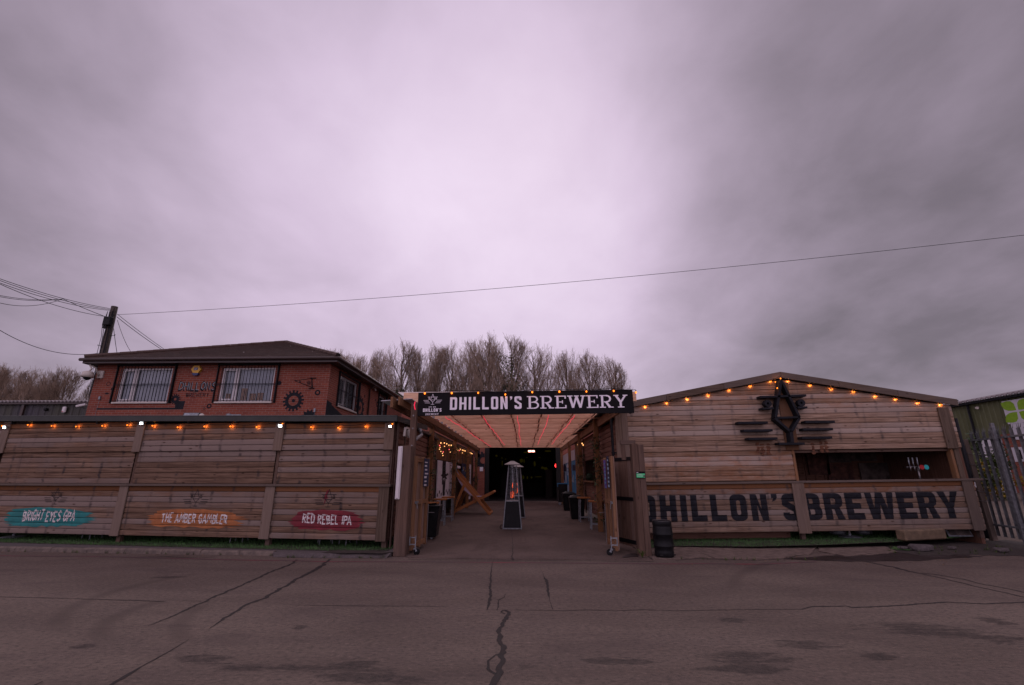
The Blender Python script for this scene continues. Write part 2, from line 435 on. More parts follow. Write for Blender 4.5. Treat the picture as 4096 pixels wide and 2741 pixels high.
def m_slab():
    N = Nodes('concrete_slab'); pos = N.pos()
    big = N.noise(N.mapp(pos, (0.5, 0.35, 1)), 1.0, 6, 0.6, 0.4)
    v = N.voronoi(pos, 60); f = N.noise(pos, 40, 5, 0.7)
    col = N.mix(N.ramp(big, 0.3, 0.72), (0.080, 0.058, 0.049), (0.128, 0.093, 0.078))
    gr = N.noise(N.mapp(pos, (1, 1.4, 1)), 14, 8, 0.78)
    col = N.mix(N.ramp(gr, 0.36, 0.50, 0.6, 0.0), col, (0.045, 0.032, 0.027))
    bl = N.noise(N.mapp(pos, (1.4, 0.8, 1)), 1.0, 7, 0.7, 0.6)
    col = N.mix(N.ramp(bl, 0.50, 0.64, 0.0, 0.5), col, (0.05, 0.036, 0.031))
    col = N.mix(N.ramp(v, 0.05, 0.4, 0.5, 0.0), col, (0.22, 0.165, 0.13))
    col = N.mix(N.ramp(f, 0.5, 0.8, 0.0, 0.5), col, (0.06, 0.043, 0.037))
    return N.bsdf(col, 0.9, bump=v, bs=0.5, bd=0.006, spec=0.12)


M['slab'] = m_slab()
M['apron'] = plain('apron_concrete', (0.145, 0.108, 0.088), 0.9, var=.35, scale=7, bump=.5, spec=.2)


def m_redline():
    N = Nodes('faded_red_line'); pos = N.pos()
    n = N.noise(N.mapp(pos, (1.2, 9, 1)), 1.0, 6, 0.7); n2 = N.noise(pos, 0.35, 2); f = N.noise(pos, 70, 4, 0.7)
    col = N.mix(N.ramp(f, 0.4, 0.8), (0.088, 0.062, 0.06), (0.055, 0.04, 0.039))
    k = N.math('MULTIPLY', N.ramp(n, 0.44, 0.62), N.ramp(n2, 0.40, 0.62, 0.10, 0.75))
    col = N.mix(k, col, (0.26, 0.035, 0.05))
    return N.bsdf(col, 0.9, bump=f, bs=0.4, bd=0.005, spec=0.2)


M['redline'] = m_redline()


def m_wet():
    N = Nodes('wet_tarmac'); pos = N.pos()
    n = N.noise(pos, 2.2, 5, 0.6); f = N.noise(pos, 60, 3, 0.6)
    col = N.mix(N.ramp(n, 0.3, 0.7), (0.018, 0.012, 0.011), (0.036, 0.025, 0.023))
    return N.bsdf(col, N.ramp(n, 0.3, 0.7, 0.35, 0.7), bump=f, bs=0.25, bd=0.004, spec=0.35)


M['wet'] = m_wet()


def m_brick():
    N = Nodes('red_brick'); uv, pos = N.uv(), N.pos()
    b = N.n('ShaderNodeTexBrick'); N.L(uv, b.inputs['Vector'])
    b.inputs['Color1'].default_value = (0.26, 0.070, 0.042, 1); b.inputs['Color2'].default_value = (0.185, 0.048, 0.032, 1)
    b.inputs['Mortar'].default_value = (0.25, 0.175, 0.14, 1)
    for k, v in (('Scale', 1.0), ('Mortar Size', 0.006), ('Mortar Smooth', 0.1), ('Bias', 0.0), ('Brick Width', 0.225), ('Row Height', 0.075)): b.inputs[k].default_value = v
    n = N.noise(pos, 1.1, 5, 0.6); f = N.noise(pos, 35, 4, 0.6)
    col = N.mix(N.ramp(n, 0.35, 0.75, 0.0, 0.35), b.outputs['Color'], (0.13, 0.034, 0.026))
    col = N.mix(N.ramp(f, 0.45, 0.8, 0.0, 0.4), col, (0.16, 0.05, 0.035))
    h = N.math('SUBTRACT', N.math('MULTIPLY', f, 0.3), b.outputs['Fac'])
    return N.bsdf(col, 0.88, bump=h, bs=0.5, bd=0.008, spec=0.2)


M['brick'] = m_brick()


def m_tile():
    N = Nodes('roof_tile'); pos = N.pos(); uv = N.uv()
    b = N.n('ShaderNodeTexBrick'); N.L(uv, b.inputs['Vector'])
    b.inputs['Color1'].default_value = (0.085, 0.052, 0.042, 1); b.inputs['Color2'].default_value = (0.055, 0.036, 0.030, 1); b.inputs['Mortar'].default_value = (0.02, 0.013, 0.011, 1)
    for k, v in (('Scale', 1.0), ('Mortar Size', 0.006), ('Brick Width', 0.33), ('Row Height', 0.5)): b.inputs[k].default_value = v
    n = N.noise(pos, 3, 6, 0.7)
    col = N.mix(N.ramp(n, 0.5, 0.8, 0.0, 0.5), b.outputs['Color'], (0.10, 0.085, 0.07))
    l = N.voronoi(N.mapp(pos, (2.6, 2.6, 2.6)), 1.0)
    col = N.mix(N.ramp(l, 0.05, 0.09, 0.6, 0.0), col, (0.35, 0.32, 0.30))
    return N.bsdf(col, 0.85, bump=n, bs=0.3, bd=0.01, spec=0.25)


M['tile'] = m_tile()


def m_cladmetal(name, a, b, grime):
    N = Nodes(name); pos = N.pos()
    n = N.noise(N.mapp(pos, (1.0, 1.0, 0.25)), 0.9, 5, 0.65); f = N.noise(N.mapp(pos, (5, 5, 0.4)), 1.0, 5, 0.7)
    col = N.mix(N.ramp(n, 0.35, 0.7), a, b)
    col = N.mix(N.ramp(f, 0.55, 0.8, 0.0, 0.5), col, grime)
    return N.bsdf(col, 0.55, spec=0.35)


M['darkclad'] = m_cladmetal('dark_profiled_sheet', (0.040, 0.036, 0.048), (0.045, 0.045, 0.028), (0.14, 0.13, 0.15))
M['greenclad'] = m_cladmetal('green_profiled_sheet', (0.085, 0.092, 0.038), (0.115, 0.12, 0.055), (0.06, 0.055, 0.035))
M['fibre'] = m_cladmetal('fibre_cement_roof', (0.15, 0.13, 0.13), (0.22, 0.19, 0.19), (0.09, 0.08, 0.07))


def m_glass():
    N = Nodes('window_glass')
    t = N.n('ShaderNodeBsdfTransparent'); t.inputs[0].default_value = (0.82, 0.84, 0.86, 1)
    g = N.n('ShaderNodeBsdfGlossy'); g.inputs['Roughness'].default_value = 0.03; g.inputs[0].default_value = (0.9, 0.9, 0.92, 1)
    fr = N.n('ShaderNodeFresnel'); fr.inputs[0].default_value = 1.5
    mx = N.n('ShaderNodeMixShader'); N.L(N.math('MULTIPLY', fr.outputs[0], 1.3, True), mx.inputs[0])
    N.L(t.outputs[0], mx.inputs[1]); N.L(g.outputs[0], mx.inputs[2]); N.L(mx.outputs[0], N.out.inputs[0])
    return N.m


M['glass'] = m_glass()


def m_roofsheet():
    N = Nodes('polycarbonate_sheet')
    t = N.n('ShaderNodeBsdfTransparent'); t.inputs[0].default_value = (0.97, 0.93, 0.92, 1)
    g = N.n('ShaderNodeBsdfTranslucent'); g.inputs[0].default_value = (0.92, 0.86, 0.85, 1)
    mx = N.n('ShaderNodeMixShader'); mx.inputs[0].default_value = 0.4
    N.L(t.outputs[0], mx.inputs[1]); N.L(g.outputs[0], mx.inputs[2]); N.L(mx.outputs[0], N.out.inputs[0])
    return N.m


M['roofsheet'] = m_roofsheet()

# ------------------------------------------------------------------ mesh helpers
ROOTLOC = {}


class MB:
    def __init__(s):
        s.v = []; s.f = []; s.uv = []; s.rnd = []; s.fresh = []

    def face(s, pts, uv=None, rnd=0.5, fresh=0.0):
        b = len(s.v)
        s.v += [tuple(p) for p in pts]
        s.f.append(tuple(range(b, b + len(pts))))
        if uv is None:
            p0 = Vector(pts[0]); e = (Vector(pts[1]) - p0)
            if e.length < 1e-9: e = Vector((1, 0, 0))
            e.normalize(); nrm = Vector((0, 0, 0))
            for k in range(1, len(pts) - 1): nrm += (Vector(pts[k]) - p0).cross(Vector(pts[k + 1]) - p0)
            nrm = nrm.normalized() if nrm.length > 1e-12 else Vector((0, 0, 1))
            g = nrm.cross(e)
            uv = [((Vector(p) - p0).dot(e), (Vector(p) - p0).dot(g)) for p in pts]
        s.uv.append(list(uv)); s.rnd.append(rnd); s.fresh.append(fresh)

    def idx(s, verts, faces, rnd=0.5, fresh=0.0):
        b = len(s.v); s.v += [tuple(p) for p in verts]
        for f in faces:
            s.f.append(tuple(b + i for i in f))
            s.uv.append([(0.5 * (verts[i][0] + verts[i][1]), verts[i][2]) for i in f]); s.rnd.append(rnd); s.fresh.append(fresh)

    def box(s, o, ax, ay, az, rnd=None, fresh=0.0):
        o, ax, ay, az = Vector(o), Vector(ax), Vector(ay), Vector(az)
        if rnd is None: rnd = random.random()
        if ax.cross(ay).dot(az) < 0: ax, ay = ay, ax
        axes = [ax, ay, az]
        long_ = max(range(3), key=lambda k: axes[k].length)
        du, dv = random.random() * 20, random.random() * 20
        b = len(s.v)
        P = [o + ax * i + ay * j + az * k for k in (0, 1) for j in (0, 1) for i in (0, 1)]
        s.v += [tuple(p) for p in P]
        for f, (p, q) in (((0, 2, 3, 1), (0, 1)), ((4, 5, 7, 6), (0, 1)), ((0, 1, 5, 4), (0, 2)), ((2, 6, 7, 3), (0, 2)), ((0, 4, 6, 2), (1, 2)), ((1, 3, 7, 5), (1, 2))):
            s.f.append(tuple(b + i for i in f))
            if long_ == q: p, q = q, p
            elif long_ != p and axes[q].length > axes[p].length: p, q = q, p
            la, lb = axes[p].normalized(), axes[q].normalized()
            s.uv.append([((P[i] - o).dot(la) + du, (P[i] - o).dot(lb) + dv) for i in f]); s.rnd.append(rnd); s.fresh.append(fresh)

    def cbox(s, x0, x1, y0, y1, z0, z1, **k):
        s.box((x0, y0, z0), (x1 - x0, 0, 0), (0, y1 - y0, 0), (0, 0, z1 - z0), **k)

    def bar(s, p0, p1, w, h, up=(0, 0, 1), **k):
        p0, p1 = Vector(p0), Vector(p1); d = p1 - p0
        side = d.cross(Vector(up))
        if side.length < 1e-6: side = d.cross(Vector((0, 1, 0)))
        side.normalize(); u = side.cross(d).normalized()
        s.box(p0 - side * w / 2 - u * h / 2, side * w, u * h, d, **k)

    def tube(s, pts, r, n=6, cap=True):
        pts = [Vector(p) for p in pts]; rs = r if isinstance(r, (list, tuple)) else [r] * len(pts)
        b = len(s.v); ref = Vector((0, 0, 1)); u = None
        for i, p in enumerate(pts):
            d = pts[min(i + 1, len(pts) - 1)] - pts[max(i - 1, 0)]
            if d.length < 1e-9: d = Vector((0, 0, 1))
            d.normalize()
            if u is None:
                u = d.cross(ref)
                if u.length < 1e-3: u = d.cross(Vector((1, 0, 0)))
            else: u = u - d * u.dot(d)
            u.normalize(); w = d.cross(u)
            for k in range(n):
                a = 2 * math.pi * k / n
                s.v.append(tuple(p + (u * math.cos(a) + w * math.sin(a)) * rs[i]))
        for i in range(len(pts) - 1):
            for k in range(n):
                a, c = b + i * n + k, b + i * n + (k + 1) % n
                s.f.append((a, c, c + n, a + n)); s.uv.append([(i, k / n), (i, (k + 1) / n), (i + 1, (k + 1) / n), (i + 1, k / n)]); s.rnd.append(.5); s.fresh.append(0)
        if cap:
            for base, rev in ((b, True), (b + (len(pts) - 1) * n, False)):
                f = tuple(base + k for k in range(n))
                s.f.append(f[::-1] if rev else f); s.uv.append([(0, 0)] * n); s.rnd.append(.5); s.fresh.append(0)

    def lathe(s, prof, c, n=20, axis=(0, 0, 1)):
        c = Vector(c); ax = Vector(axis).normalized()
        u = ax.cross(Vector((0, 1, 0)));
        if u.length < 1e-3: u = ax.cross(Vector((1, 0, 0)))
        u.normalize(); w = ax.cross(u); b = len(s.v)
        for (r, z) in prof:
            for k in range(n):
                a = 2 * math.pi * k / n
                s.v.append(tuple(c + ax * z + (u * math.cos(a) + w * math.sin(a)) * max(r, 1e-4)))
        for i in range(len(prof) - 1):
            for k in range(n):
                a, d = b + i * n + k, b + i * n + (k + 1) % n
                s.f.append((a, d, d + n, a + n)); s.uv.append([(0, 0)] * 4); s.rnd.append(.5); s.fresh.append(0)
        for i, rev in ((0, True), (len(prof) - 1, False)):
            f = tuple(b + i * n + k for k in range(n))
            s.f.append(f[::-1] if rev else f); s.uv.append([(0, 0)] * n); s.rnd.append(.5); s.fresh.append(0)

    def ball(s, c, r, n=8, sq=(1, 1, 1)):
        c = Vector(c); m = max(4, n // 2 + 1)
        vs = []; fs = []
        for i in range(m + 1):
            t = math.pi * i / m
            for k in range(n):
                a = 2 * math.pi * k / n
                vs.append((c.x + r * sq[0] * math.sin(t) * math.cos(a), c.y + r * sq[1] * math.sin(t) * math.sin(a), c.z + r * sq[2] * math.cos(t)))
        for i in range(m):
            for k in range(n):
                a, d = i * n + k, i * n + (k + 1) % n
                fs.append((a, a + n, d + n, d))
        s.idx(vs, fs)

    def poly(s, loops, fr, off=0.0, thick=0.0, rnd=0.5):
        """a flat shape (outer loop, then holes) in a frame fr(u, v, out) -> point"""
        tris = tessellate_polygon([[Vector((p[0], p[1], 0)) for p in l] for l in loops])
        flat = [p for l in loops for p in l]
        for t in tris:
            a, b, c = (flat[i] for i in t)
            if (b[0] - a[0]) * (c[1] - a[1]) - (b[1] - a[1]) * (c[0] - a[0]) < 0: b, c = c, b
            s.face([fr(p[0], p[1], off + thick) for p in (a, b, c)], [a, b, c], rnd)
            if thick: s.face([fr(p[0], p[1], off) for p in (a, c, b)], [a, c, b], rnd)
        if thick:
            for l in loops:
                for i in range(len(l)):
                    p, q = l[i], l[(i + 1) % len(l)]
                    s.face([fr(*p, off), fr(*q, off), fr(*q, off + thick), fr(*p, off + thick)], None, rnd)

    def build(s, name, mat, parent=None, smooth=False, bevel=0.0):
        o3 = Vector(ROOTLOC.get(parent.name, (0, 0, 0))) if parent else Vector((0, 0, 0))
        me = bpy.data.meshes.new(name)
        me.from_pydata([tuple(Vector(p) - o3) for p in s.v], [], s.f)
        if s.f:
            uvl = me.uv_layers.new(name='UVMap')
            uvl.data.foreach_set('uv', np.array([c for f in s.uv for p in f for c in p[:2]], dtype=np.float32))
            for nm, dat in (('rnd', s.rnd), ('fresh', s.fresh)):
                a = me.attributes.new(nm, 'FLOAT', 'FACE'); a.data.foreach_set('value', np.array(dat, dtype=np.float32))
        if smooth: me.shade_smooth()
        me.materials.append(mat if not isinstance(mat, str) else M[mat])
        o = bpy.data.objects.new(name, me); COL.objects.link(o)
        if bevel:
            bv = o.modifiers.new('bevel', 'BEVEL'); bv.width = bevel; bv.segments = 1; bv.limit_method = 'ANGLE'
        if parent:
            o.parent = parent; ROOTLOC[o.name] = tuple(o3)
        return o


def tag(o, label, cat, group=None):
    o['label'] = label; o['category'] = cat
    if group: o['group'] = group
    return o


def thing(name, loc, label, cat, group=None):
    o = bpy.data.objects.new(name, None); COL.objects.link(o); o.location = loc; o.empty_display_size = 0.1
    ROOTLOC[o.name] = tuple(loc)
    return tag(o, label, cat, group)


def struct(name, mb, mat, **k):
    o = mb.build(name, mat, **k); o['kind'] = 'structure'; return o


def kids(o):
    return [c for c in bpy.data.objects if c.parent == o]


def dup(o, loc=None, rz=None, label=None, parent=None):
    c = o.copy(); COL.objects.link(c)
    if parent: c.parent = parent
    if loc is not None: c.location = loc
    if rz is not None: c.rotation_euler = (0, 0, rz)
    if label: c['label'] = label
    for k in kids(o): dup(k, parent=c)
    return c


def frame(o, u, n, up=(0, 0, 1)):
    o, u, n, up = Vector(o), Vector(u), Vector(n), Vector(up)
    return lambda a, b, d=0.0: o + u * a + up * b + n * d


# planking: shiplap boards with real grooves between them
PG, PT = 0.012, 0.012      # groove at a board's lower edge, chamfer at its upper edge


def profile_depth(t, h):
    """how far a board stands out, t from its lower edge"""
    if t < PG: return -0.028 + 0.028 * (t / PG)
    if t > h - PT: return -0.014 * (t - (h - PT)) / PT
    return 0.001 + 0.004 * math.sin(math.pi * (t - PG) / (h - PG))


def planks(mb, fr, u0, u1, v0, v1, h, base=0.0, fresh=None, step=None):
    """boards of height h between v0 and v1; u0/u1 numbers or functions of v"""
    U0 = u0 if callable(u0) else (lambda v: u0)
    U1 = u1 if callable(u1) else (lambda v: u1)
    n = max(1, round((v1 - v0) / h)); hh = (v1 - v0) / n
    ts = [0, PG, hh * 0.3, hh * 0.6, hh - PT, hh]
    for k in range(n):
        b = v0 + k * hh; rnd = random.random(); j = random.uniform(-0.002, 0.002); tl = random.uniform(-.002, .002)
        ou, ov = random.random() * 30, random.random() * 30
        fz = fresh(k, n) if fresh else 0.0
        a0, a1 = U0(b + hh / 2), U1(b + hh / 2)
        nc = max(1, int((a1 - a0) / 1.3))
        for i in range(len(ts) - 1):
            d0, d1 = base + profile_depth(ts[i], hh) + j, base + profile_depth(ts[i + 1], hh) + j
            va, vb = b + ts[i], b + ts[i + 1]
            for q in range(nc):
                p, r = q / nc, (q + 1) / nc
                A0, A1 = U0(va) + (U1(va) - U0(va)) * p, U0(va) + (U1(va) - U0(va)) * r
                B0, B1 = U0(vb) + (U1(vb) - U0(vb)) * p, U0(vb) + (U1(vb) - U0(vb)) * r
                mb.face([fr(A0, va, d0), fr(A1, va, d0), fr(B1, vb, d1), fr(B0, vb, d1)],
                        [(A0 + ou, va + ov), (A1 + ou, va + ov), (B1 + ou, vb + ov), (B0 + ou, vb + ov)], rnd, fz)
    return hh


def on_planks(name, shapes, fr, v0, hh, base, mat, parent, eps=0.004):
    """paint that follows the board profile: shapes = list of (loops, extra offset)"""
    mb = MB()
    for loops, off in shapes:
        bm = bmesh.new()
        flat = [p for l in loops for p in l]
        vs = [bm.verts.new((p[0], p[1], 0)) for p in flat]
        for t in tessellate_polygon([[Vector((p[0], p[1], 0)) for p in l] for l in loops]):
            try: bm.faces.new([vs[i] for i in t])
            except ValueError: pass
        lo, hi = min(p[1] for p in flat), max(p[1] for p in flat)
        k = math.floor((lo - v0) / hh)
        while v0 + k * hh < hi:
            for t in (0.0, PG, hh * .3, hh * .6, hh - PT):
                v = v0 + k * hh + t
                if lo < v < hi:
                    bmesh.ops.bisect_plane(bm, geom=bm.verts[:] + bm.edges[:] + bm.faces[:], plane_co=(0, v, 0), plane_no=(0, 1, 0), dist=1e-6)
            k += 1
        for f in bm.faces:
            cv = f.calc_center_median().y
            kk = math.floor((cv - v0) / hh + 1e-6)
            pts = []
            for l in f.loops:
                t = min(max(l.vert.co.y - (v0 + kk * hh), 0), hh)
                pts.append((l.vert.co.x, l.vert.co.y, base + profile_depth(t, hh) + eps + off))
            area = sum(pts[i][0] * pts[(i + 1) % len(pts)][1] - pts[(i + 1) % len(pts)][0] * pts[i][1] for i in range(len(pts)))
            if area < 0: pts.reverse()
            mb.face([fr(*p) for p in pts], [(p[0], p[1]) for p in pts])
        bm.free()
    return mb.build(name, mat, parent)


# ------------------------------------------------------------------ lettering
def arc(cx, cy, rx, ry, a0, a1, n=5):
    return [(cx + rx * math.cos(R(a0 + (a1 - a0) * i / n)), cy + ry * math.sin(R(a0 + (a1 - a0) * i / n))) for i in range(n + 1)]


def rrect(x0, y0, x1, y1, r, cw=False, corners='1111', n=4):
    r = min(r, (x1 - x0) / 2, (y1 - y0) / 2); p = []
    for k, (cx, cy, a) in enumerate(((x0 + r, y0 + r, 180), (x1 - r, y0 + r, 270), (x1 - r, y1 - r, 0), (x0 + r, y1 - r, 90))):
        if corners[k] == '1': p += arc(cx, cy, r, r, a, a + 90, n)
        else: p.append([(x0, y0), (x1, y0), (x1, y1), (x0, y1)][k])
    return p[::-1] if cw else p


def outline(path, t):
    """thick stroke along a polyline as one polygon"""
    P = [Vector((p[0], p[1])) for p in path]; Lf, Rt = [], []
    for i, p in enumerate(P):
        a = (P[i] - P[i - 1]).normalized() if i else (P[1] - P[0]).normalized()
        b = (P[i + 1] - P[i]).normalized() if i < len(P) - 1 else a
        na, nb = Vector((-a.y, a.x)), Vector((-b.y, b.x)); m = (na + nb)
        m = m.normalized() if m.length > 1e-6 else na
        k = t / 2 / max(0.5, m.dot(na))
        Lf.append(tuple(p + m * k)); Rt.append(tuple(p - m * k))
    return Rt + Lf[::-1]


def glyph(ch, w, t, r):
    """bold sans letter of height 1: list of shapes, each a list of loops"""
    ri = max(r - t, r * 0.35); h = t / 2
    if ch == 'I': return [[[(0, 0), (t, 0), (t, 1), (0, 1)]]], t
    if ch == 'H': return [[[(0, 0), (t, 0), (t, .5 - h * .85), (w - t, .5 - h * .85), (w - t, 0), (w, 0), (w, 1), (w - t, 1), (w - t, .5 + h * .85), (t, .5 + h * .85), (t, 1), (0, 1)]]], w
    if ch == 'L': return [[[(0, 0), (w * .93, 0), (w * .93, t * .95), (t, t * .95), (t, 1), (0, 1)]]], w * .93
    if ch == 'T': return [[[(w / 2 - h, 0), (w / 2 + h, 0), (w / 2 + h, 1 - t), (w, 1 - t), (w, 1), (0, 1), (0, 1 - t), (w / 2 - h, 1 - t)]]], w
    if ch == 'E': return [[[(0, 0), (w * .92, 0), (w * .92, t), (t, t), (t, .5 - h * .9), (w * .8, .5 - h * .9), (w * .8, .5 + h * .9), (t, .5 + h * .9), (t, 1 - t), (w * .92, 1 - t), (w * .92, 1), (0, 1)]]], w * .92
    if ch == 'D': return [[rrect(0, 0, w, 1, r, corners='0110'), rrect(t, t * .95, w - t, 1 - t * .95, ri, True, '0110')]], w
    if ch == 'O' or ch == '0': return [[rrect(0, 0, w, 1, r), rrect(t, t * .95, w - t, 1 - t * .95, ri, True)]], w
    if ch == 'N': return [[[(0, 0), (t, 0), (t, .60), (w - t, 0), (w, 0), (w, 1), (w - t, 1), (w - t, .40), (t, 1), (0, 1)]]], w
    if ch == "'": return [[[(0.02, .70), (t * .75, .76), (t, .86), (t, 1), (t * .1, 1), (t * .1, .84), (t * .45, .84)]]], t
    if ch in 'S52':
        rr = max(r - h, .05)
        p = [(w - h, .70)] + arc(w - h - rr, 1 - h - rr, rr, rr, 0, 90, 4) + arc(h + rr, 1 - h - rr, rr, rr, 90, 180, 4) + [(h, .63), (w - h, .38)] + \
            arc(w - h - rr, h + rr, rr, rr, 0, -90, 4) + arc(h + rr, h + rr, rr, rr, -90, -180, 4) + [(h, .29)]
        if ch == '2': p = [(w - x, y) for x, y in p]
        return [[outline(p, t)]], w
    if ch == '1': return [[[(w * .3, 0), (w * .3 + t, 0), (w * .3 + t, 1), (w * .3, 1), (0, .8), (0, .65), (w * .3, .78)]]], w * .3 + t
    if ch == 'B':
        o = [(0, 0)] + arc(w - r, r, r, r, -90, 0, 4) + [(w, .5 - .10), (w - .06, .5 + .01), (w - .03, .5 + .10)] + arc(w - .03 - r, 1 - r, r, r, 0, 90, 4) + [(0, 1)]
        return [[o, rrect(t, t * .85, w - t, .5 - h * .75, ri * .8, True, '0110'), rrect(t, .5 + h * .85, w - t - .03, 1 - t * .85, ri * .8, True, '0110')]], w
    if ch == 'R':
        o = [(0, 0), (t, 0), (t, .40), (w * .50, .40), (w - t * .98, 0), (w * 1.02, 0), (w * .80, .45), (w * .94, .52), (w, .62)] + arc(w - r, 1 - r, r, r, 0, 90, 4) + [(0, 1)]
        return [[o, rrect(t, .40 + t * .75, w - t, 1 - t * .85, ri * .8, True, '0110')]], w
    if ch == 'W':
        W_ = w * 1.52; q = t * .92
        return [[[(W_ * .14, 0), (W_ * .14 + q * 1.25, 0), (W_ / 2, .58), (W_ * .86 - q * 1.25, 0), (W_ * .86, 0), (W_, 1), (W_ - q, 1), (W_ * .86 - q * .55, .40), (W_ / 2 + q * .5, 1), (W_ / 2 - q * .5, 1), (W_ * .14 + q * .55, .40), (q, 1), (0, 1)]]], W_
    if ch == 'Y': return [[[(w / 2 - h, 0), (w / 2 + h, 0), (w / 2 + h, .40), (w * 1.05, 1), (w * 1.05 - t * 1.02, 1), (w / 2, .58), (t * 1.02 - w * .05, 1), (-w * .05, 1), (w / 2 - h, .40)]]], w
    if ch == 'A': return [[outline([(h, 0), (w / 2, 1 - h), (w - h, 0)], t)], [[(w * .25, .25), (w * .75, .25), (w * .75, .25 + t * .8), (w * .25, .25 + t * .8)]]], w
    if ch == 'P':
        o = [(0, 0), (t, 0), (t, .38), (w - r, .38)] + arc(w - r, .38 + r, r, r, -90, 0, 3) + arc(w - r, 1 - r, r, r, 0, 90, 3) + [(0, 1)]
        return [[o, rrect(t, .38 + t, w - t, 1 - t, ri, True, '0110')]], w
    return [], w * .6


def slab(ch):
    """slab serif letters of height 1 as overlapping pieces"""
    t, s, w = .13, .078, .70
    rc = lambda x0, y0, x1, y1: [[(x0, y0), (x1, y0), (x1, y1), (x0, y1)]]
    if ch == 'E': return [rc(.10, s, .10 + t, 1 - s), rc(0, 0, .68, s), rc(0, 1 - s, .66, 1), rc(.25, .46, .48, .46 + s), rc(.60, s, .68, .25), rc(.58, .76, .66, 1 - s), rc(.42, .37, .48, .63)], .70
    if ch == 'B': return [rc(.10, s, .10 + t, 1 - s), rc(0, 0, .42, s), rc(0, 1 - s, .40, 1), rc(.25, .47, .42, .47 + s), [outline([(.40, s / 2)] + arc(.42, .275, .23, .235, -90, 90, 8) + [(.40, .51)], .10)],
                          [outline([(.38, .515)] + arc(.40, .745, .20, .215, -88, 90, 8) + [(.38, .958)], .10)]], .72
    if ch == 'R': return [rc(.10, s, .10 + t, 1 - s), rc(0, 0, .36, s), rc(0, 1 - s, .42, 1), rc(.25, .42, .44, .42 + s), [outline([(.40, .465)] + arc(.42, .71, .21, .245, -88, 88, 8) + [(.40, .957)], .11)],
                          [outline([(.38, .45), (.60, .04)], .14)], rc(.50, 0, .80, s)], .80
    if ch == 'W': return [[outline([(.13, .95), (.31, .03)], .14)], [outline([(.31, .03), (.52, .92)], .11)], [outline([(.52, .92), (.74, .03)], .14)], [outline([(.74, .03), (.92, .95)], .11)], rc(-.02, 1 - s, .30, 1), rc(.38, 1 - s, .66, 1), rc(.76, 1 - s, 1.06, 1)], 1.05
    if ch == 'Y': return [rc(.31, s, .31 + t, .46), rc(.20, 0, .58, s), [outline([(.12, .95), (.385, .42)], .14)], [outline([(.385, .42), (.66, .95)], .11)], rc(-.02, 1 - s, .28, 1), rc(.52, 1 - s, .80, 1)], .78
    return [], .3


def set_text(txt, x0, x1, y0, y1, kind='sans', w=.55, t=.18, r=.16, gap=.12, space=.35, sx=None):
    """shapes of a line of lettering fitted into a box"""
    shapes = []; x = 0; k = 0
    for ch in txt:
        if ch == ' ': x += space; continue
        gl, adv = (slab(ch) if kind == 'slab' else glyph(ch, w, t, r))
        for loops in gl:
            shapes.append([[(p[0] + x, p[1]) for p in l] for l in loops])
        x += adv + gap
    tot = x - gap; fx = (x1 - x0) / tot; fy = y1 - y0
    return [[[(x0 + p[0] * fx, y0 + p[1] * fy) for p in l] for l in s] for s in shapes]


BR = {'A': [[(0, 0), (.3, 1), (.6, 0)], [(.1, .35), (.5, .35)]], 'B': [[(.05, 0), (.05, 1), (.45, .9), (.45, .6), (.05, .52)], [(.05, .52), (.55, .4), (.5, .08), (.05, 0)]],
      'D': [[(.05, 0), (.05, 1), (.45, .85), (.55, .5), (.45, .12), (.05, 0)]], 'E': [[(.5, 0), (.05, 0), (.05, 1), (.5, 1)], [(.05, .5), (.42, .5)]],
      'G': [[(.55, .8), (.35, 1), (.1, .8), (.05, .3), (.25, 0), (.5, .1), (.52, .45), (.3, .45)]], 'H': [[(.05, 0), (.05, 1)], [(.5, 0), (.5, 1)], [(.05, .5), (.5, .5)]], 'I': [[(.1, 0), (.1, 1)]],
      'L': [[(.05, 1), (.05, 0), (.45, 0)]], 'M': [[(0, 0), (.1, 1), (.35, .4), (.6, 1), (.7, 0)]], 'N': [[(.05, 0), (.05, 1), (.5, 0), (.5, 1)]],
      'O': [[(.3, 0), (.08, .2), (.05, .7), (.28, 1), (.5, .8), (.53, .3), (.3, 0)]], 'P': [[(.05, 0), (.05, 1), (.48, .9), (.48, .6), (.05, .48)]],
      'R': [[(.05, 0), (.05, 1), (.48, .9), (.48, .6), (.05, .5)], [(.2, .5), (.55, 0)]], 'S': [[(.5, .85), (.3, 1), (.08, .82), (.15, .6), (.45, .42), (.5, .15), (.25, 0), (.05, .15)]],
      'T': [[(.25, 0), (.25, 1)], [(0, 1), (.52, 1)]], 'W': [[(0, 1), (.15, 0), (.35, .65), (.55, 0), (.7, 1)]], 'Y': [[(.25, 0), (.25, .5), (0, 1)], [(.25, .5), (.5, 1)]]}


def brush_text(txt, x0, x1, y0, y1, t=.175, seed=1, jit=.10, slope=0.0):
    rg = random.Random(seed); out = []; x = 0; pen = []
    for ch in txt:
        if ch == ' ': x += .42; continue
        st = BR[ch]; dy, a = rg.uniform(-jit, jit), rg.uniform(-.10, .10)
        for p in st:
            pen.append(outline([(x + q[0] + a * q[1], q[1] * (1 + dy * .5) + dy * .6 + rg.uniform(-.02, .02)) for q in p], t * rg.uniform(.85, 1.1)))
        x += max(q[0] for p in st for q in p) + .18
    tot = x - .18
    return [([[(x0 + p[0] / tot * (x1 - x0), y0 + (p[1] + slope * p[0] / tot) * (y1 - y0)) for p in l]], k * .0003) for k, l in enumerate(pen)]


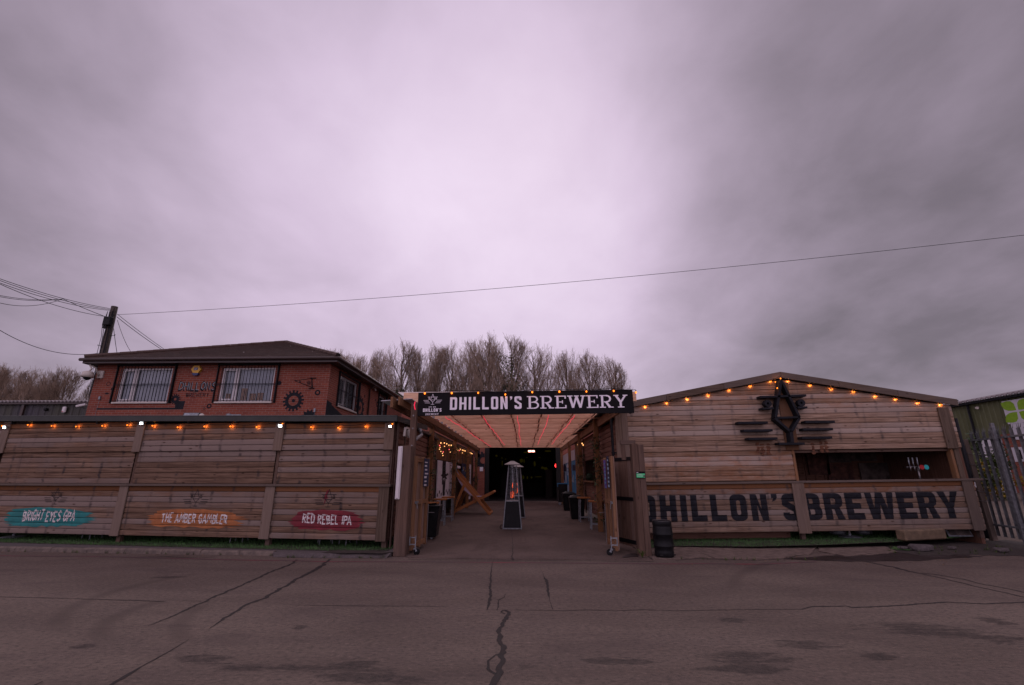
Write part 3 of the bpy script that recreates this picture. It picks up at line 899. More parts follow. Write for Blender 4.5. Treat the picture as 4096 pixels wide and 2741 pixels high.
def emblem(cx, cy, s, t, extra=False):
    """the glass-shaped aeroplane badge as thick lines; s = half height"""
    L = [[(0, 1.0), (-.42, -.12), (0, -.55)], [(0, 1.0), (.42, -.12), (0, -.55)], [(-.40, -.14), (.40, -.14)], [(-.95, .42), (.95, .42)], [(0, -.55), (0, -.95)], [(-.32, -.97), (.32, -.97)]]
    for sg in (-1, 1):
        L += [[(sg * .78, -.20), (sg * 1.75, -.20)], [(sg * .66, -.45), (sg * 1.62, -.45)], [(sg * .48, -.70), (sg * 1.45, -.70)], [(sg * .50, -.02), (sg * .78, -.02)]]
        L.append([(sg * .64 + .12 * math.cos(R(a)), .18 + .12 * math.sin(R(a))) for a in range(0, 361, 40)])
    return [([[(cx + p[0] * s, cy + p[1] * s) for p in outline(l, t)]], k * .0003) for k, l in enumerate(L)]


def gear(cx, cy, r, teeth, hole, hub=0.0, depth=.2, rot=0.0):
    o = []
    for k in range(teeth):
        a = 2 * math.pi * k / teeth + rot; d = 2 * math.pi / teeth
        for f, q in ((-.28, 1 - depth), (-.25, 1), (.25, 1), (.28, 1 - depth)):
            o.append((cx + r * q * math.cos(a + f * d), cy + r * q * math.sin(a + f * d)))
    sh = [[o]]
    if hole: sh = [[o, [(cx + hole * math.cos(-2 * math.pi * k / 24), cy + hole * math.sin(-2 * math.pi * k / 24)) for k in range(24)]]]
    if hub: sh.append([[(cx + hub * math.cos(2 * math.pi * k / 16), cy + hub * math.sin(2 * math.pi * k / 16)) for k in range(16)]])
    return sh


def ring(cx, cy, r, hole, n=20):
    o = [(cx + r * math.cos(2 * math.pi * k / n), cy + r * math.sin(2 * math.pi * k / n)) for k in range(n)]
    return [[o] + ([[(cx + hole * math.cos(-2 * math.pi * k / n), cy + hole * math.sin(-2 * math.pi * k / n)) for k in range(n)]] if hole else [])]


def ragged(u0, u1, v0, v1, seed):
    """a dry-brush swatch: long strokes with torn ends"""
    rg = random.Random(seed); n = 7; top = []
    left, right = [], []
    for k in range(n + 1):
        v = v0 + (v1 - v0) * k / n; mid = 1 - abs(k / n - .5) * 2
        for dv in (-.008, .010):
            left.append((u0 + (u1 - u0) * (.08 * (1 - mid ** .5) + rg.uniform(0, .07) + (.03 if dv > 0 else 0)), v + dv))
            right.append((u1 - (u1 - u0) * (.10 * (1 - mid ** .5) + rg.uniform(0, .13) + (.04 if dv > 0 else 0)), v + dv))
    N_ = 14
    bot = [(left[0][0] + (right[0][0] - left[0][0]) * k / N_, v0 - .012 + rg.uniform(-.035, .02)) for k in range(1, N_)]
    top = [(right[-1][0] + (left[-1][0] - right[-1][0]) * k / N_, v1 + .012 + .05 * math.sin(math.pi * k / N_) + rg.uniform(-.01, .01)) for k in range(1, N_)]
    return [left[0]] + bot + right + top + left[::-1][:-1]


# ================================================================== GROUND
mb = MB(); mb.face([(-160, -60, 0), (160, -60, 0), (160, 220, 0), (-160, 220, 0)]); struct('road', mb, 'asphalt')


def sheet(name, mat, pts, z, kind='structure', thick=0.0):
    m = MB(); fr = lambda a, b, d=0.0: Vector((a, b, z + d))
    m.poly([pts], fr, -thick if thick else 0, thick)
    o = m.build(name, mat); o['kind'] = kind
    return o


def wobble(pts, amp, seed, n=6):
    rg = random.Random(seed); o = []
    for i, p in enumerate(pts):
        q = pts[(i + 1) % len(pts)]
        for k in range(n):
            f = k / n; o.append((p[0] + (q[0] - p[0]) * f + (rg.uniform(-amp, amp) if k else 0), p[1] + (q[1] - p[1]) * f + (rg.uniform(-amp, amp) if k else 0)))
    return o


sheet('concrete_path', 'slab', [(-2.42, 10.50), (-1.2, 10.44), (0.2, 10.41), (1.5, 10.36), (2.62, 10.34), (2.62, 34.3), (-3.6, 34.3), (-3.6, 12), (-2.7, 10.9)], 0.014, thick=0.014)
# raised apron before the right-hand hut, cracked and broken
apron = [gp(g4, 90, 226), gp(g4, 240, 215), gp(g4, 420, 222), gp(g4, 600, 228), gp(g4, 780, 218), gp(g4, 860, 200), gp(g4, 960, 195), gp(g4, 1000, 145), (7.6, 13.2), (2.66, 13.2), (2.66, 10.40)]
sheet('pavement_apron', 'apron', apron, 0.022, thick=0.02)
sheet('pavement_apron', 'apron', wobble([gp(g4, 1010, 172), gp(g4, 1180, 205), gp(g4, 1380, 195), gp(g4, 1520, 178), gp(g4, 1440, 145), gp(g4, 1010, 150)], .03, 4), 0.020, thick=0.018)
sheet('damp_gutter', 'wet', wobble([gp(g4, 780, 222), gp(g4, 1000, 232), gp(g4, 1340, 240), gp(g4, 1700, 232), gp(g4, 1900, 216), gp(g4, 2080, 206), gp(g4, 1900, 190), gp(g4, 1600, 180), gp(g4, 1300, 188), gp(g4, 1050, 200)], .05, 9), 0.005)
sheet('soil_bank', 'soil', wobble([gp(g4, 1480, 176), gp(g4, 1700, 200), gp(g4, 2000, 195), gp(g4, 2343, 205), (14, 11.0), (14, 13.8), (8.6, 12.9)], .08, 3), 0.012, thick=0.01)
# left: kerb, strip of pavement
KA, KB = Vector((-19.0, 11.69, 0)), Vector((-5.46, 10.72, 0))
kd = (KB - KA).normalized(); kn = Vector((-kd.y, kd.x, 0))
mb = MB(); p = KA.copy(); L_ = (KB - KA).length; a = 0
while a < L_ - .05:
    ln = min(0.914, L_ - a); h = .095 + random.uniform(-.006, .006)
    q = KA + kd * (a + .006)
    o_, e_ = q, kd * (ln - .012)
    pts = [(0, 0), (.012, h - .03), (.04, h), (.125, h), (.125, 0)]
    for i in range(len(pts)):
        s0, s1 = pts[i], pts[(i + 1) % len(pts)]
        mb.face([o_ + kn * s0[0] + Vector((0, 0, s0[1])), o_ + e_ + kn * s0[0] + Vector((0, 0, s0[1])), o_ + e_ + kn * s1[0] + Vector((0, 0, s1[1])), o_ + kn * s1[0] + Vector((0, 0, s1[1]))], rnd=random.random())
    for end in (o_, o_ + e_): mb.face([end + kn * s[0] + Vector((0, 0, s[1])) for s in pts])
    a += .914
struct('kerb', mb, 'kerb')
k0, k1 = KA + kn * .127, KB + kn * .127
sheet('pavement', 'pavement', [(k0.x, k0.y), (k1.x, k1.y), (-5.3, 10.80), (-4.4, 10.55), (-3.45, 10.62), (-2.85, 10.62), (-2.85, 13), (-19, 14)], 0.082, thick=0.08)
mb = MB()
ramp_ = [(-5.46, 10.72, .084), (-5.35, 10.55, .004), (-4.2, 10.45, .004), (-2.9, 10.47, .004), (-2.85, 10.62, .084), (-3.45, 10.62, .084), (-4.4, 10.555, .084), (-5.3, 10.805, .084)]
mb.face(ramp_); struct('pavement_ramp', mb, 'pavement')
sheet('soil_patch', 'soil', wobble([(-4.35, 10.56), (-3.0, 10.50), (-2.75, 10.66), (-3.4, 10.95), (-4.2, 10.9)], .04, 12), 0.092)
sheet('damp_patch', 'wet', wobble([gp(h7, 480, 1490), gp(h7, 700, 1470), gp(h7, 740, 1440), gp(h7, 600, 1430), gp(h7, 520, 1460)], .02, 6), 0.026)

# faded red line
red = [g2(-200, 122), g2(750, 130), g2(1500, 150), g2(2000, 158), g3(0, 164), g3(600, 164), g3(1300, 170), g3(2343, 178), g4(300, 252), g4(620, 256), g4(1000, 240)]
pl = [G(*q) for q in red]
mb = MB()
for a, b in zip(pl, pl[1:]):
    n_ = Vector((-(b - a).y, (b - a).x, 0)).normalized() * .045
    mb.face([a - n_ + Vector((0, 0, .004)), b - n_ + Vector((0, 0, .004)), b + n_ + Vector((0, 0, .004)), a + n_ + Vector((0, 0, .004))])
struct('road_marking', mb, 'redline')


def crack(pts, wid, z=.004, seed=0, jag=.35):
    rg = random.Random(seed); P = [G(*q, z) for q in pts]; D = []
    for i in range(len(P) - 1):
        n = max(2, int((P[i + 1] - P[i]).length / .05))
        for k in range(n): D.append((P[i].lerp(P[i + 1], k / n), i + k / n))
    D.append((P[-1], len(P) - 1))
    m = MB(); prev = None; drift = 0
    for i, (p, s) in enumerate(D):
        d = (D[min(i + 1, len(D) - 1)][0] - D[max(i - 1, 0)][0]).normalized(); n = Vector((-d.y, d.x, 0))
        w0 = wid[min(int(s), len(wid) - 1)]; w1 = wid[min(int(s) + 1, len(wid) - 1)]; w = w0 + (w1 - w0) * (s - int(s))
        drift = drift * .8 + rg.uniform(-1, 1) * max(w, .012) * jag
        a, b = w * rg.uniform(.3, .7), w * rg.uniform(.3, .7)
        cur = (p + n * (drift + a), p + n * (drift - b))
        if prev: m.face([prev[1], cur[1], cur[0], prev[0]])
        prev = cur
    return struct('road_crack', m, 'crack')


crack([g2(*q) for q in ((1990, 150), (1940, 185), (1850, 215), (1700, 280), (1560, 350), (1440, 395), (1350, 435), (1230, 490), (1110, 545), (990, 592))], [.05, .06, .05, .045, .05, .04, .04, .03, .02, .006], seed=1)
crack([g2(*q) for q in ((2210, 145), (2140, 195), (2050, 250), (1940, 310), (1855, 355), (1780, 400), (1680, 440), (1600, 490), (1500, 540), (1395, 610))], [.04, .08, .07, .06, .06, .055, .05, .04, .035, .006], seed=2)
crack([g2(*q) for q in ((1270, 680), (1140, 760), (1060, 805), (950, 860), (880, 905), (730, 985), (600, 1050))], [.004, .012, .014, .012, .035, .03, .03], seed=3)
crack([g2(*q) for q in ((290, 962), (230, 989), (120, 1040))], [.01, .02, .03], seed=31)
crack([g2(*q) for q in ((-300, 392), (0, 398), (350, 405), (600, 412), (850, 420), (1050, 427), (1120, 435))], [.014, .014, .016, .012, .02, .016, .004], seed=4)
crack([g2(1220, 422), g2(1350, 428)], [.006, .01], seed=32)
crack([g3(*q) for q in ((-240, 452), (0, 455), (400, 458), (700, 460), (830, 462))], [.004, .012, .012, .012, .004], seed=5)
crack([g3(*q) for q in ((1075, 484), (1300, 485), (1600, 490), (1750, 483), (1950, 490), (2130, 483), (2343, 490))] + [g4(*q) for q in ((150, 555), (300, 552), (600, 547), (900, 545), (980, 527), (1190, 523), (1230, 535), (1400, 525), (1600, 517), (1850, 500), (2100, 512), (2400, 500))],
      [.006, .007, .012, .016, .012, .014, .012, .014, .012, .012, .012, .03, .02, .03, .03, .03, .03, .03, .03], seed=6)
crack([g3(*q) for q in ((1128, 150), (1113, 210), (1110, 300), (1105, 380), (1095, 440), (1080, 484))], [.004, .012, .035, .04, .035, .012], seed=7, jag=.2)
crack([g3(*q) for q in ((1255, 20), (1258, 90), (1252, 148))], [.015, .02, .03], z=.018, seed=8)
crack([(2035, 1990), (2043, 2060), g3(1255, 20)], [.004, .008, .012], z=.018, seed=33)
crack([g3(*q) for q in ((1205, 486), (1222, 500), (1205, 545), (1180, 590), (1152, 615), (1175, 650), (1165, 700), (1172, 770), (1168, 830), (1160, 900), (1140, 960), (1120, 1040))], [.05, .055, .05, .05, .05, .06, .055, .06, .055, .06, .06, .06], seed=9)
crack([g3(*q) for q in ((1150, 780), (1095, 825), (1085, 880), (1130, 915))], [.01, .02, .03, .02], seed=10)
crack([g3(*q) for q in ((1210, 486), (1182, 488), (1180, 500), (1205, 512))], [.02, .015, .02, .02], seed=34)
crack([g3(*q) for q in ((1208, 378), (1200, 400), (1165, 418), (1165, 440), (1152, 484))], [.006, .01, .012, .02, .008], seed=11)
crack([g3(1110, 400), g3(1140, 410), g3(1165, 418)], [.006, .008, .008], seed=12)
crack([g3(*q) for q in ((1440, 200), (1465, 260), (1478, 280), (1485, 312), (1495, 355), (1505, 420), (1525, 480))], [.002, .006, .05, .04, .04, .004, .012], seed=13, jag=.15)
crack([g4(*q) for q in ((1320, 238), (1480, 270), (1600, 300), (1700, 320), (1850, 352), (2000, 392), (2150, 422), (2360, 470))], [.05, .07, .07, .035, .03, .03, .03, .03], seed=14)
crack([g4(*q) for q in ((1680, 310), (1800, 326), (1950, 352), (2080, 385), (2200, 405), (2360, 440))], [.03, .03, .03, .03, .03, .03], seed=15)
crack([g4(*q) for q in ((80, 231), (240, 217), (420, 224), (600, 230), (780, 220), (900, 197))], [.02, .03, .03, .02, .03, .03], seed=16)
crack([g4(*q) for q in ((215, 160), (270, 190), (340, 215))], [.006, .01, .015], z=.027, seed=17)
crack([g3(*q) for q in ((560, 146), (800, 148), (1200, 152), (1500, 154), (1900, 158), (2200, 160))], [.02, .015, .02, .02, .02, .03], seed=18)


def blades(name, area, n, zf, h, mat, seed):
    """short turf as many small blades; one uncountable mass"""
    rg = np.random.default_rng(seed); P = np.array(area)
    lo, hi = P.min(0), P.max(0); pts = []
    def inside(q):
        x, y = q[:, 0], q[:, 1]; c = np.zeros(len(q), bool)
        for i in range(len(P)):
            a, b = P[i], P[i - 1]
            k = ((a[1] > y) != (b[1] > y)) & (x < (b[0] - a[0]) * (y - a[1]) / (b[1] - a[1] + 1e-12) + a[0]); c ^= k
        return c
    q = rg.uniform(lo, hi, (n * 3, 2)); q = q[inside(q)][:n]; k = len(q)
    z = np.array([zf(a, b) for a, b in q]); ang = rg.uniform(0, 6.28, k); hh = rg.uniform(.5, 1.2, k) * h
    w = .004; ln = rg.uniform(-.5, .5, (k, 2)) * hh[:, None]
    v = np.zeros((k, 3, 3)); v[:, 0, :2] = q + np.c_[np.cos(ang), np.sin(ang)] * w; v[:, 1, :2] = q - np.c_[np.cos(ang), np.sin(ang)] * w
    v[:, 2, :2] = q + ln; v[:, :2, 2] = z[:, None]; v[:, 2, 2] = z + hh
    me = bpy.data.meshes.new(name); me.from_pydata(v.reshape(-1, 3).tolist(), [], np.arange(3 * k).reshape(-1, 3).tolist())
    me.materials.append(M[mat]); o = bpy.data.objects.new(name, me); COL.objects.link(o); o['kind'] = 'stuff'
    return o


FP, FQ = Vector((-14.0, 12.5, 0)), Vector((-3.09, 11.15, 0))
fu = (FQ - FP).normalized(); fn = Vector((fu.y, -fu.x, 0))     # fn: out, towards the road
FL = (FQ - FP).length
lawnL = [(-19, 12.6), (-14, 12.1), (-9, 11.45), (-5.4, 11.0), (-4.3, 10.85), (-3.0, 10.9), (-2.9, 12.6), (-19, 14.4)]
sheet('lawn_base', 'soil', lawnL, 0.088)
blades('short_grass', lawnL, 42000, lambda a, b: .087, .045, 'grass', 3)
lawnR = [G(2700, 2192).to_tuple()[:2], (5.4, 11.86), (7.2, 12.0), (9.4, 12.42), (11.6, 13.1), (12.4, 13.6), (12.4, 15), (2.75, 14.2), (2.75, 11.7)]


def hz(x): return .0139 * (x - 2.43)


mb = MB()
mb.poly([lawnR], lambda a, b, d=0.0: Vector((a, b, .026 + hz(a)))); o = mb.build('lawn_base', 'soil'); o['kind'] = 'structure'
blades('artificial_turf', lawnR, 34000, lambda a, b: .025 + hz(a), .035, 'grass', 4)

# ================================================================== LEFT SHELTER (boarded seating booth)
sh = thing('timber_shelter', tuple(FP), 'long timber seating shelter with flat roof and three brewed-beer name panels, left of the entrance', 'shelter')
FF = frame(FP, fu, fn)


def FUV(x, y, d=0.0):
    p, q = FP + fn * d, FQ + fn * d
    P = PLN(x, y, (p.x, p.y), (q.x, q.y)); return (P - p).dot(fu), P.z


UL = -3.2                                  # left end, outside the picture
bu = [FUV(*c7(70, 270))[0], FUV(*c7(1385, 270))[0], FUV(*c8(790, 270))[0], FL + .0]
bounds = [UL] + [b for b in bu[:3]] + [FL - .02]
ZB, ZR, ZM = .26, 1.46, 2.27
RE0, RE1 = FUV(30, 1664, .19), FUV(1600, 1662, .19)
ze = lambda u: RE0[1] + (RE1[1] - RE0[1]) / (RE1[0] - RE0[0]) * (u - RE0[0])
for i in range(4):
    u0, u1 = bounds[i], bounds[i + 1]
    ZT = ze(u1) - .135; mb = MB(); planks(mb, FF, u0, u1, ZM, ZT, .13, base=.05, fresh=lambda k, n: .75 if k == n - 1 else (.25 if k == n - 2 else 0)); mb.build('upper_boarding', 'cladding', sh)
    mb = MB(); g = .055 if i else 0
    planks(mb, FF, u0 + g, u1 - .055, ZR + .02, ZM - .004, .135, base=.012)
    mb.build('hatch_panel', 'cladding', sh)
    mb = MB(); hhL = planks(mb, FF, u0, u1, ZB, ZR - .03, .1315, base=.055, fresh=lambda k, n: .85 if k == n - 1 else (.35 if k == n - 2 else 0))
    panel = mb.build('lower_boarding', 'cladding', sh)
    if i == 0: continue
    # painted swatch, name and badge of this panel
    if i == 1: box_, name, col, tl, sl = (c7(30, 960), c7(950, 1150)), 'BRIGHT EYES GPA', 'teal', (c7(218, 1082), c7(750, 992)), -.02
    if i == 2: box_, name, col, tl, sl = (c7(1410, 975), c8(490, 1160)), 'THE AMBER GAMBLER', 'amber', (c7(1580, 1098), c8(278, 1022)), -.04
    if i == 3: box_, name, col, tl, sl = (c8(865, 985), c8(1640, 1180)), 'RED REBEL IPA', 'crimson', (c8(1000, 1120), c8(1490, 1028)), -.12
    (ua, vb), (ub, va) = FUV(*box_[0], .06), FUV(*box_[1], .06)
    on_planks('painted_swatch', [([ragged(ua, ub, va + .02, vb - .04, 20 + i)], 0)], FF, ZB, hhL, .055, col, panel)
    (ta, tb_), (tc_, td) = FUV(*tl[0], .06), FUV(*tl[1], .06)
    sl_ = sl * 1.0
    on_planks('lettering', brush_text(name, ta, tc_, tb_ + (.03 if i == 3 else 0), td, seed=30 + i, slope=sl_), FF, ZB, hhL, .055, 'brushwhite', panel, eps=.008)
    ec = {1: c7(555, 845), 2: c7(1925, 860), 3: c8(1262, 865)}[i]; eu, ev = FUV(*ec, .06)
    on_planks('badge', emblem(eu, ev, .20, .06), FF, ZB, hhL, .055, 'blackpaint', panel, eps=.006)
    if i == 3:
        on_planks('badge_flash', [([[(eu - .07, ev + .17), (eu - .01, ev + .19), (eu - .05, ev + .03), (eu - .02, ev + .04), (eu - .13, ev - .2), (eu - .09, ev - .02), (eu - .13, ev - .03)]], 0)], FF, ZB, hhL, .055, 'crimson', panel, eps=.005)
# dark core boards behind the gaps, posts, battens, rail
mb = MB(); ZT = 2.88; mb.box(FF(UL, ZB, -.10), fu * (FL - UL), fn * .05, (0, 0, ZT - ZB)); mb.build('backing_boards', 'darkwood', sh)
for k, b in enumerate(bu):
    w = .235; ZT = ze(b) - .145
    mb = MB(); off = -w / 2 if k < 3 else -w
    mb.box(FF(b + off, ZM - .005, .062), fu * w, fn * .03, (0, 0, ZT - ZM + .005), fresh=.15); mb.build('upper_batten', 'batten', sh, bevel=.004)
    bl = [FUV(*c7(-90, 980))[0], FUV(*c7(1200, 980))[0], FUV(*c8(680, 1000))[0], FL - .13][k]
    mb = MB(); mb.box(FF(bl - .125 if k < 3 else bl - .13, ZB - .012, .068), fu * .25, fn * .032, (0, 0, ZR - ZB - .02)); mb.build('lower_batten', 'batten' if k < 3 else 'trim', sh, bevel=.004)
    mb = MB(); mb.box(FF(bl - .02 if k < 3 else bl - .02, .06, -.02), fu * .11, fn * -.10, (0, 0, ZB - .05)); mb.build('foot', 'gatewood', sh)
    if k: 
        mb = MB(); mb.box(FF((b if k < 3 else b - .075) - .04, ZR, -.045), fu * .075, fn * .04, (0, 0, ZM - ZR)); mb.build('inner_post', 'gatewood', sh)
mb = MB(); mb.box(FF(UL, ZR - .035, -.02), fu * (FL - UL + .03), fn * .155, (0, 0, .055)); mb.build('counter_rail', 'trim', sh, bevel=.005)
# return of the shelter along the covered walk, its floorless inside kept dark by a back wall
SW = frame((FQ.x, FQ.y + .06, 0), Vector((-.035, 1, 0)), Vector((1, .03, 0)))
mb = MB()
planks(mb, SW, 0, 6.3, 2.12, 3.0, .14, base=.02); planks(mb, SW, 0, .9, .3, 2.12, .14, base=.02); planks(mb, SW, 4.9, 6.3, .3, 2.12, .14, base=.02); planks(mb, SW, .9, 4.9, .3, 1.25, .14, base=.02)
mb.build('side_boarding', 'sidewood', sh)
mb = MB(); mb.box(SW(.85, 1.25, -.08), SW(4.95, 0) - SW(.85, 0), Vector((1, .03, 0)) * .16, (0, 0, .05)); mb.build('side_sill', 'postwood', sh, bevel=.004)
for a in (.02, .86, 4.88, 6.25):
    mb = MB(); mb.box(SW(a, .05, .022), SW(.1, 0) - SW(0, 0), Vector((1, 0, 0)) * .03, (0, 0, 3.0)); mb.build('side_post', 'gatewood', sh)
mb = MB(); bk = FF(UL, 0, -3.0); mb.box((bk.x, 15.05, .0), (-6.5 - bk.x, 0, 0), (0, .06, 0), (0, 0, 3.1)); mb.cbox(-6.5, -3.5, 17.4, 17.46, 0, 3.1); mb.cbox(-6.52, -6.46, 15.1, 17.4, 0, 3.1)
mb.build('back_wall', 'darkwood', sh)
# roof: deck, soffit and the thick grey edging with a rolled lip
e0, e1 = FF(UL, 0, .16), FF(FL + .12, 0, .16)
mb = MB()
deck = [(e0.x, e0.y), (e1.x, e1.y), (-3.15, 17.5), (-6.5, 17.5), (-6.5, 15.12), (e0.x, 15.12)]
zdk = lambda a: 3.06 - .0125 * (a + 3.1)
mb.poly([deck], lambda a, b, d=0.0: Vector((a, b, ze(a + 14.0) - .10 + d)), 0, .06); mb.build('roof_deck', 'roofedge', sh)
mb = MB(); mb.box(FF(UL, ze(UL) - .14, .162), FF(FL + .10, ze(FL + .1)) - FF(UL, ze(UL)), fn * .03, (0, 0, .13)); mb.tube([FF(UL, ze(UL) - .015, .172), FF(FL + .1, ze(FL + .1) - .015, .172)], .024, 8)
mb.box(FF(FL + .085, ze(FL) - .14, .16), fu * .03, fn * -2.2, (0, 0, .13)); mb.build('roof_edging', 'roofedge', sh)
mb = MB(); mb.box(FF(UL, ze(UL) - .125, .058), FF(FL, ze(FL)) - FF(UL, ze(UL)), fn * .10, (0, 0, .02)); mb.build('soffit', 'gatewood', sh)
u = UL + .4; 
while u < FL - .3:
    mb = MB(); mb.bar(FF(u, 3.02 - .012 * (u - 8), .07), FF(u, 2.94 - .012 * (u - 8), .07), .03, .12); mb.build('roof_bracket', 'blackplastic', sh); u += 1.37

# ================================================================== RIGHT HUT (gabled bar)
HY = 12.90
hut = thing('bar_hut', (2.43, HY, 0), 'gabled timber bar hut with large black brewery lettering and an open serving hatch', 'hut')
HF = lambda u, v, d=0.0: Vector((u, HY - d, v + hz(u)))


def HUV(x, y, d=0.0):
    P = V(x, y, HY - d); return P.x, P.z - hz(P.x)


AX, AZ, EZ, XL, XR = 7.22, 4.215, 3.385, 2.86, 11.74
sl, sr = (AZ - EZ) / (AX - 2.43), (AZ - EZ) / (11.77 - AX)
left_of = lambda v: XL if v <= EZ else min(AX - .01, max(XL, 2.43 + (v - EZ) / sl))
right_of = lambda v: XR if v <= EZ else max(AX + .01, 11.77 - (v - EZ) / sr)
HB, HS, HM = .235, 1.45, 2.27
OX0 = HUV(*c6(65, 800))[0] - .02; OX1 = HUV(*c6(1262, 770))[0] + .02
mb = MB(); planks(mb, HF, left_of, right_of, HM, EZ + .0, .132, base=.02)
planks(mb, HF, left_of, right_of, EZ, AZ - .03, .132, base=.02, fresh=lambda k, n: .35); mb.build('gable_boarding', 'hutclad', hut)
mb = MB(); planks(mb, HF, XL, OX0, HS + .04, HM, .135, base=-.01, fresh=lambda k, n: .42); mb.build('hatch_panel', 'hutclad', hut)
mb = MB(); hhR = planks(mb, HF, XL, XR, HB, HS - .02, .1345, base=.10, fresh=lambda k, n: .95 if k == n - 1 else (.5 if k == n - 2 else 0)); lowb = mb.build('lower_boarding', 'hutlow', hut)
(x0, v0), (x1, v1) = HUV(*c5(125, 1225), .115), HUV(*c5(1312, 1013), .115)
(y0, w0), (y1, w1) = HUV(*c6(135, 1208), .115), HUV(*c6(1290, 990), .115)
vb, vt = HB + hhR * 2, HB + hhR * 2 + (1.155 - .515)
vt = HB + hhR * 7 - .006; vb = HB + hhR * 2 + .014
sp = dict(w=.62, t=.235, r=.20)
shp = [(s, 0) for s in set_text("DHILLON'S", x0 - .02, x1 + .02, vb, vt, gap=.16, **sp)]
on_planks('painted_lettering', shp, HF, HB, hhR, .10, 'blackpaint', lowb, eps=.005)
shp = [(s, 0) for s in set_text("BREWERY", y0, y1, vb, vt, gap=.10, **sp)]
on_planks('painted_lettering', shp, HF, HB, hhR, .10, 'blackpaint', lowb, eps=.005)
mb = MB(); mb.box(HF(XL - .02, HS - .025, .0), (XR - XL + .22, 0, .0139 * (XR - XL)), (0, -.17, 0), (0, 0, .055)); mb.build('counter_sill', 'trim', hut, bevel=.005)
# barge boards, ridge, corner boards
for (a, b) in (((2.36, EZ - .012), (AX, AZ + .02)), ((AX, AZ + .02), (11.86, EZ - .012))):
    pa, pb = HF(*a, .10), HF(*b, .10); d = pb - pa
    mb = MB(); n_ = 3 if a[0] < 5 else 3
    for k in range(n_):
        mb.box(pa + d * (k / n_) + d * .0008, d * (1 / n_ - .0016), (0, -.04, 0), (0, 0, .175), rnd=random.random())
    mb.build('barge_board', 'trim', hut, bevel=.004)
mb = MB()
for (a, b) in (((2.30, EZ - .02), (AX, AZ + .012)), ((AX, AZ + .012), (11.9, EZ - .02))):
    pa, pb = HF(*a, .14), HF(*b, .14); d = pb - pa
    mb.box(pa + Vector((0, .02, .135)), d, (0, 9.0, 0), (0, 0, .03))
mb.build('roof', 'roofedge', hut)
cu = [HUV(*c6(1135, 318), .05)[0], HUV(*c6(1218, 318), .05)[0]]
mb = MB(); mb.box(HF(cu[0], HM - .02, .045), (cu[1] - cu[0], 0, .004), (0, -.03, 0), (0, 0, EZ - HM - .02), fresh=.1); mb.build('corner_board', 'trim', hut, bevel=.004)
for k in range(2): mb = MB(); mb.box(HF(2.53 + k * .175, .25, .035), (.17, 0, .002), (0, -.04, 0), (0, 0, EZ - .30 + k * .05)); mb.build('corner_board', 'batten', hut, bevel=.004)
mb = MB(); q0 = HUV(*c6(1330, 918), .13)[0]; mb.box(HF(q0, HB - .02, .125), (.27, 0, .004), (0, -.03, 0), (0, 0, HS - HB - .01)); mb.build('corner_board', 'trim', hut, bevel=.004)
q1 = HUV(*c6(75, 935), .13)[0]
mb = MB(); mb.box(HF(q1 - .155, HB - .04, .125), (.31, 0, .004), (0, -.035, 0), (0, 0, HS - HB + .012)); mb.build('lower_batten', 'batten', hut, bevel=.004)
a_, b_ = HUV(*d6(935, 170), .04), HUV(*d6(1110, 1340), .04)
mb = MB(); mb.box(HF(a_[0] - .03, HM, .032), (.34, 0, .004), (0, -.025, 0), (0, 0, AZ - HM - .10), fresh=.75); mb.build('centre_board', 'batten', hut, bevel=.004)
for x_ in (q1 + .02, XL + .05, XR - .05):
    mb = MB(); mb.box(HF(x_ - .05, .03, -.0), (.10, 0, 0), (0, .10, 0), (0, 0, HB)); mb.build('foot', 'gatewood', hut)
# serving hatch: frame, dim room
for x_ in (OX0 - .03, OX1):
    mb = MB(); mb.box(HF(x_, HS + .03, .01), (.07, 0, 0), (0, .14, 0), (0, 0, HM - HS - .03), fresh=.5); mb.build('hatch_frame', 'postwood', hut, bevel=.003)
mb = MB(); mb.box(HF(OX1 + .08, HS + .03, .0), (.13, 0, .001), (0, -.03, 0), (0, 0, HM - HS - .05)); mb.build('hatch_post', 'trim', hut, bevel=.003)
mb = MB(); mb.box(HF(OX0, HM - .07, -.05), (OX1 - OX0, 0, .05), (0, .10, 0), (0, 0, .06)); mb.build('hatch_lintel', 'gatewood', hut)
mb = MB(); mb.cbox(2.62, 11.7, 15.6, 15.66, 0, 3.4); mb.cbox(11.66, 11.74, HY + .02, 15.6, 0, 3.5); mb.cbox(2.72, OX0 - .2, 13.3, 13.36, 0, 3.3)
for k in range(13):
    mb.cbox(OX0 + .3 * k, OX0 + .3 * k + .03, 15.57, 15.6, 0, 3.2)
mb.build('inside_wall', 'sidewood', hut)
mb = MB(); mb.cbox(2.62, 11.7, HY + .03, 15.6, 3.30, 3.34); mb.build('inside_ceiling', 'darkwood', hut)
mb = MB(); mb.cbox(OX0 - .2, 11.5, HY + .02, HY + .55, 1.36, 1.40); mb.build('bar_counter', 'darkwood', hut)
mb = MB(); mb.cbox(2.62, 11.66, 13.4, 13.46, .3, .42); mb.build('floor_bearer', 'interior', hut)  # timber bearer; shade beneath the hut put into its near-black colour
# side wall along the walk with its own hatch
SX = 2.63
HW = frame((SX, HY, 0), (0, 1, 0), (-1, 0, 0))


def SYZ(x, y, xx=SX):
    P = XP(x, y, xx); return P.y - HY, P.z


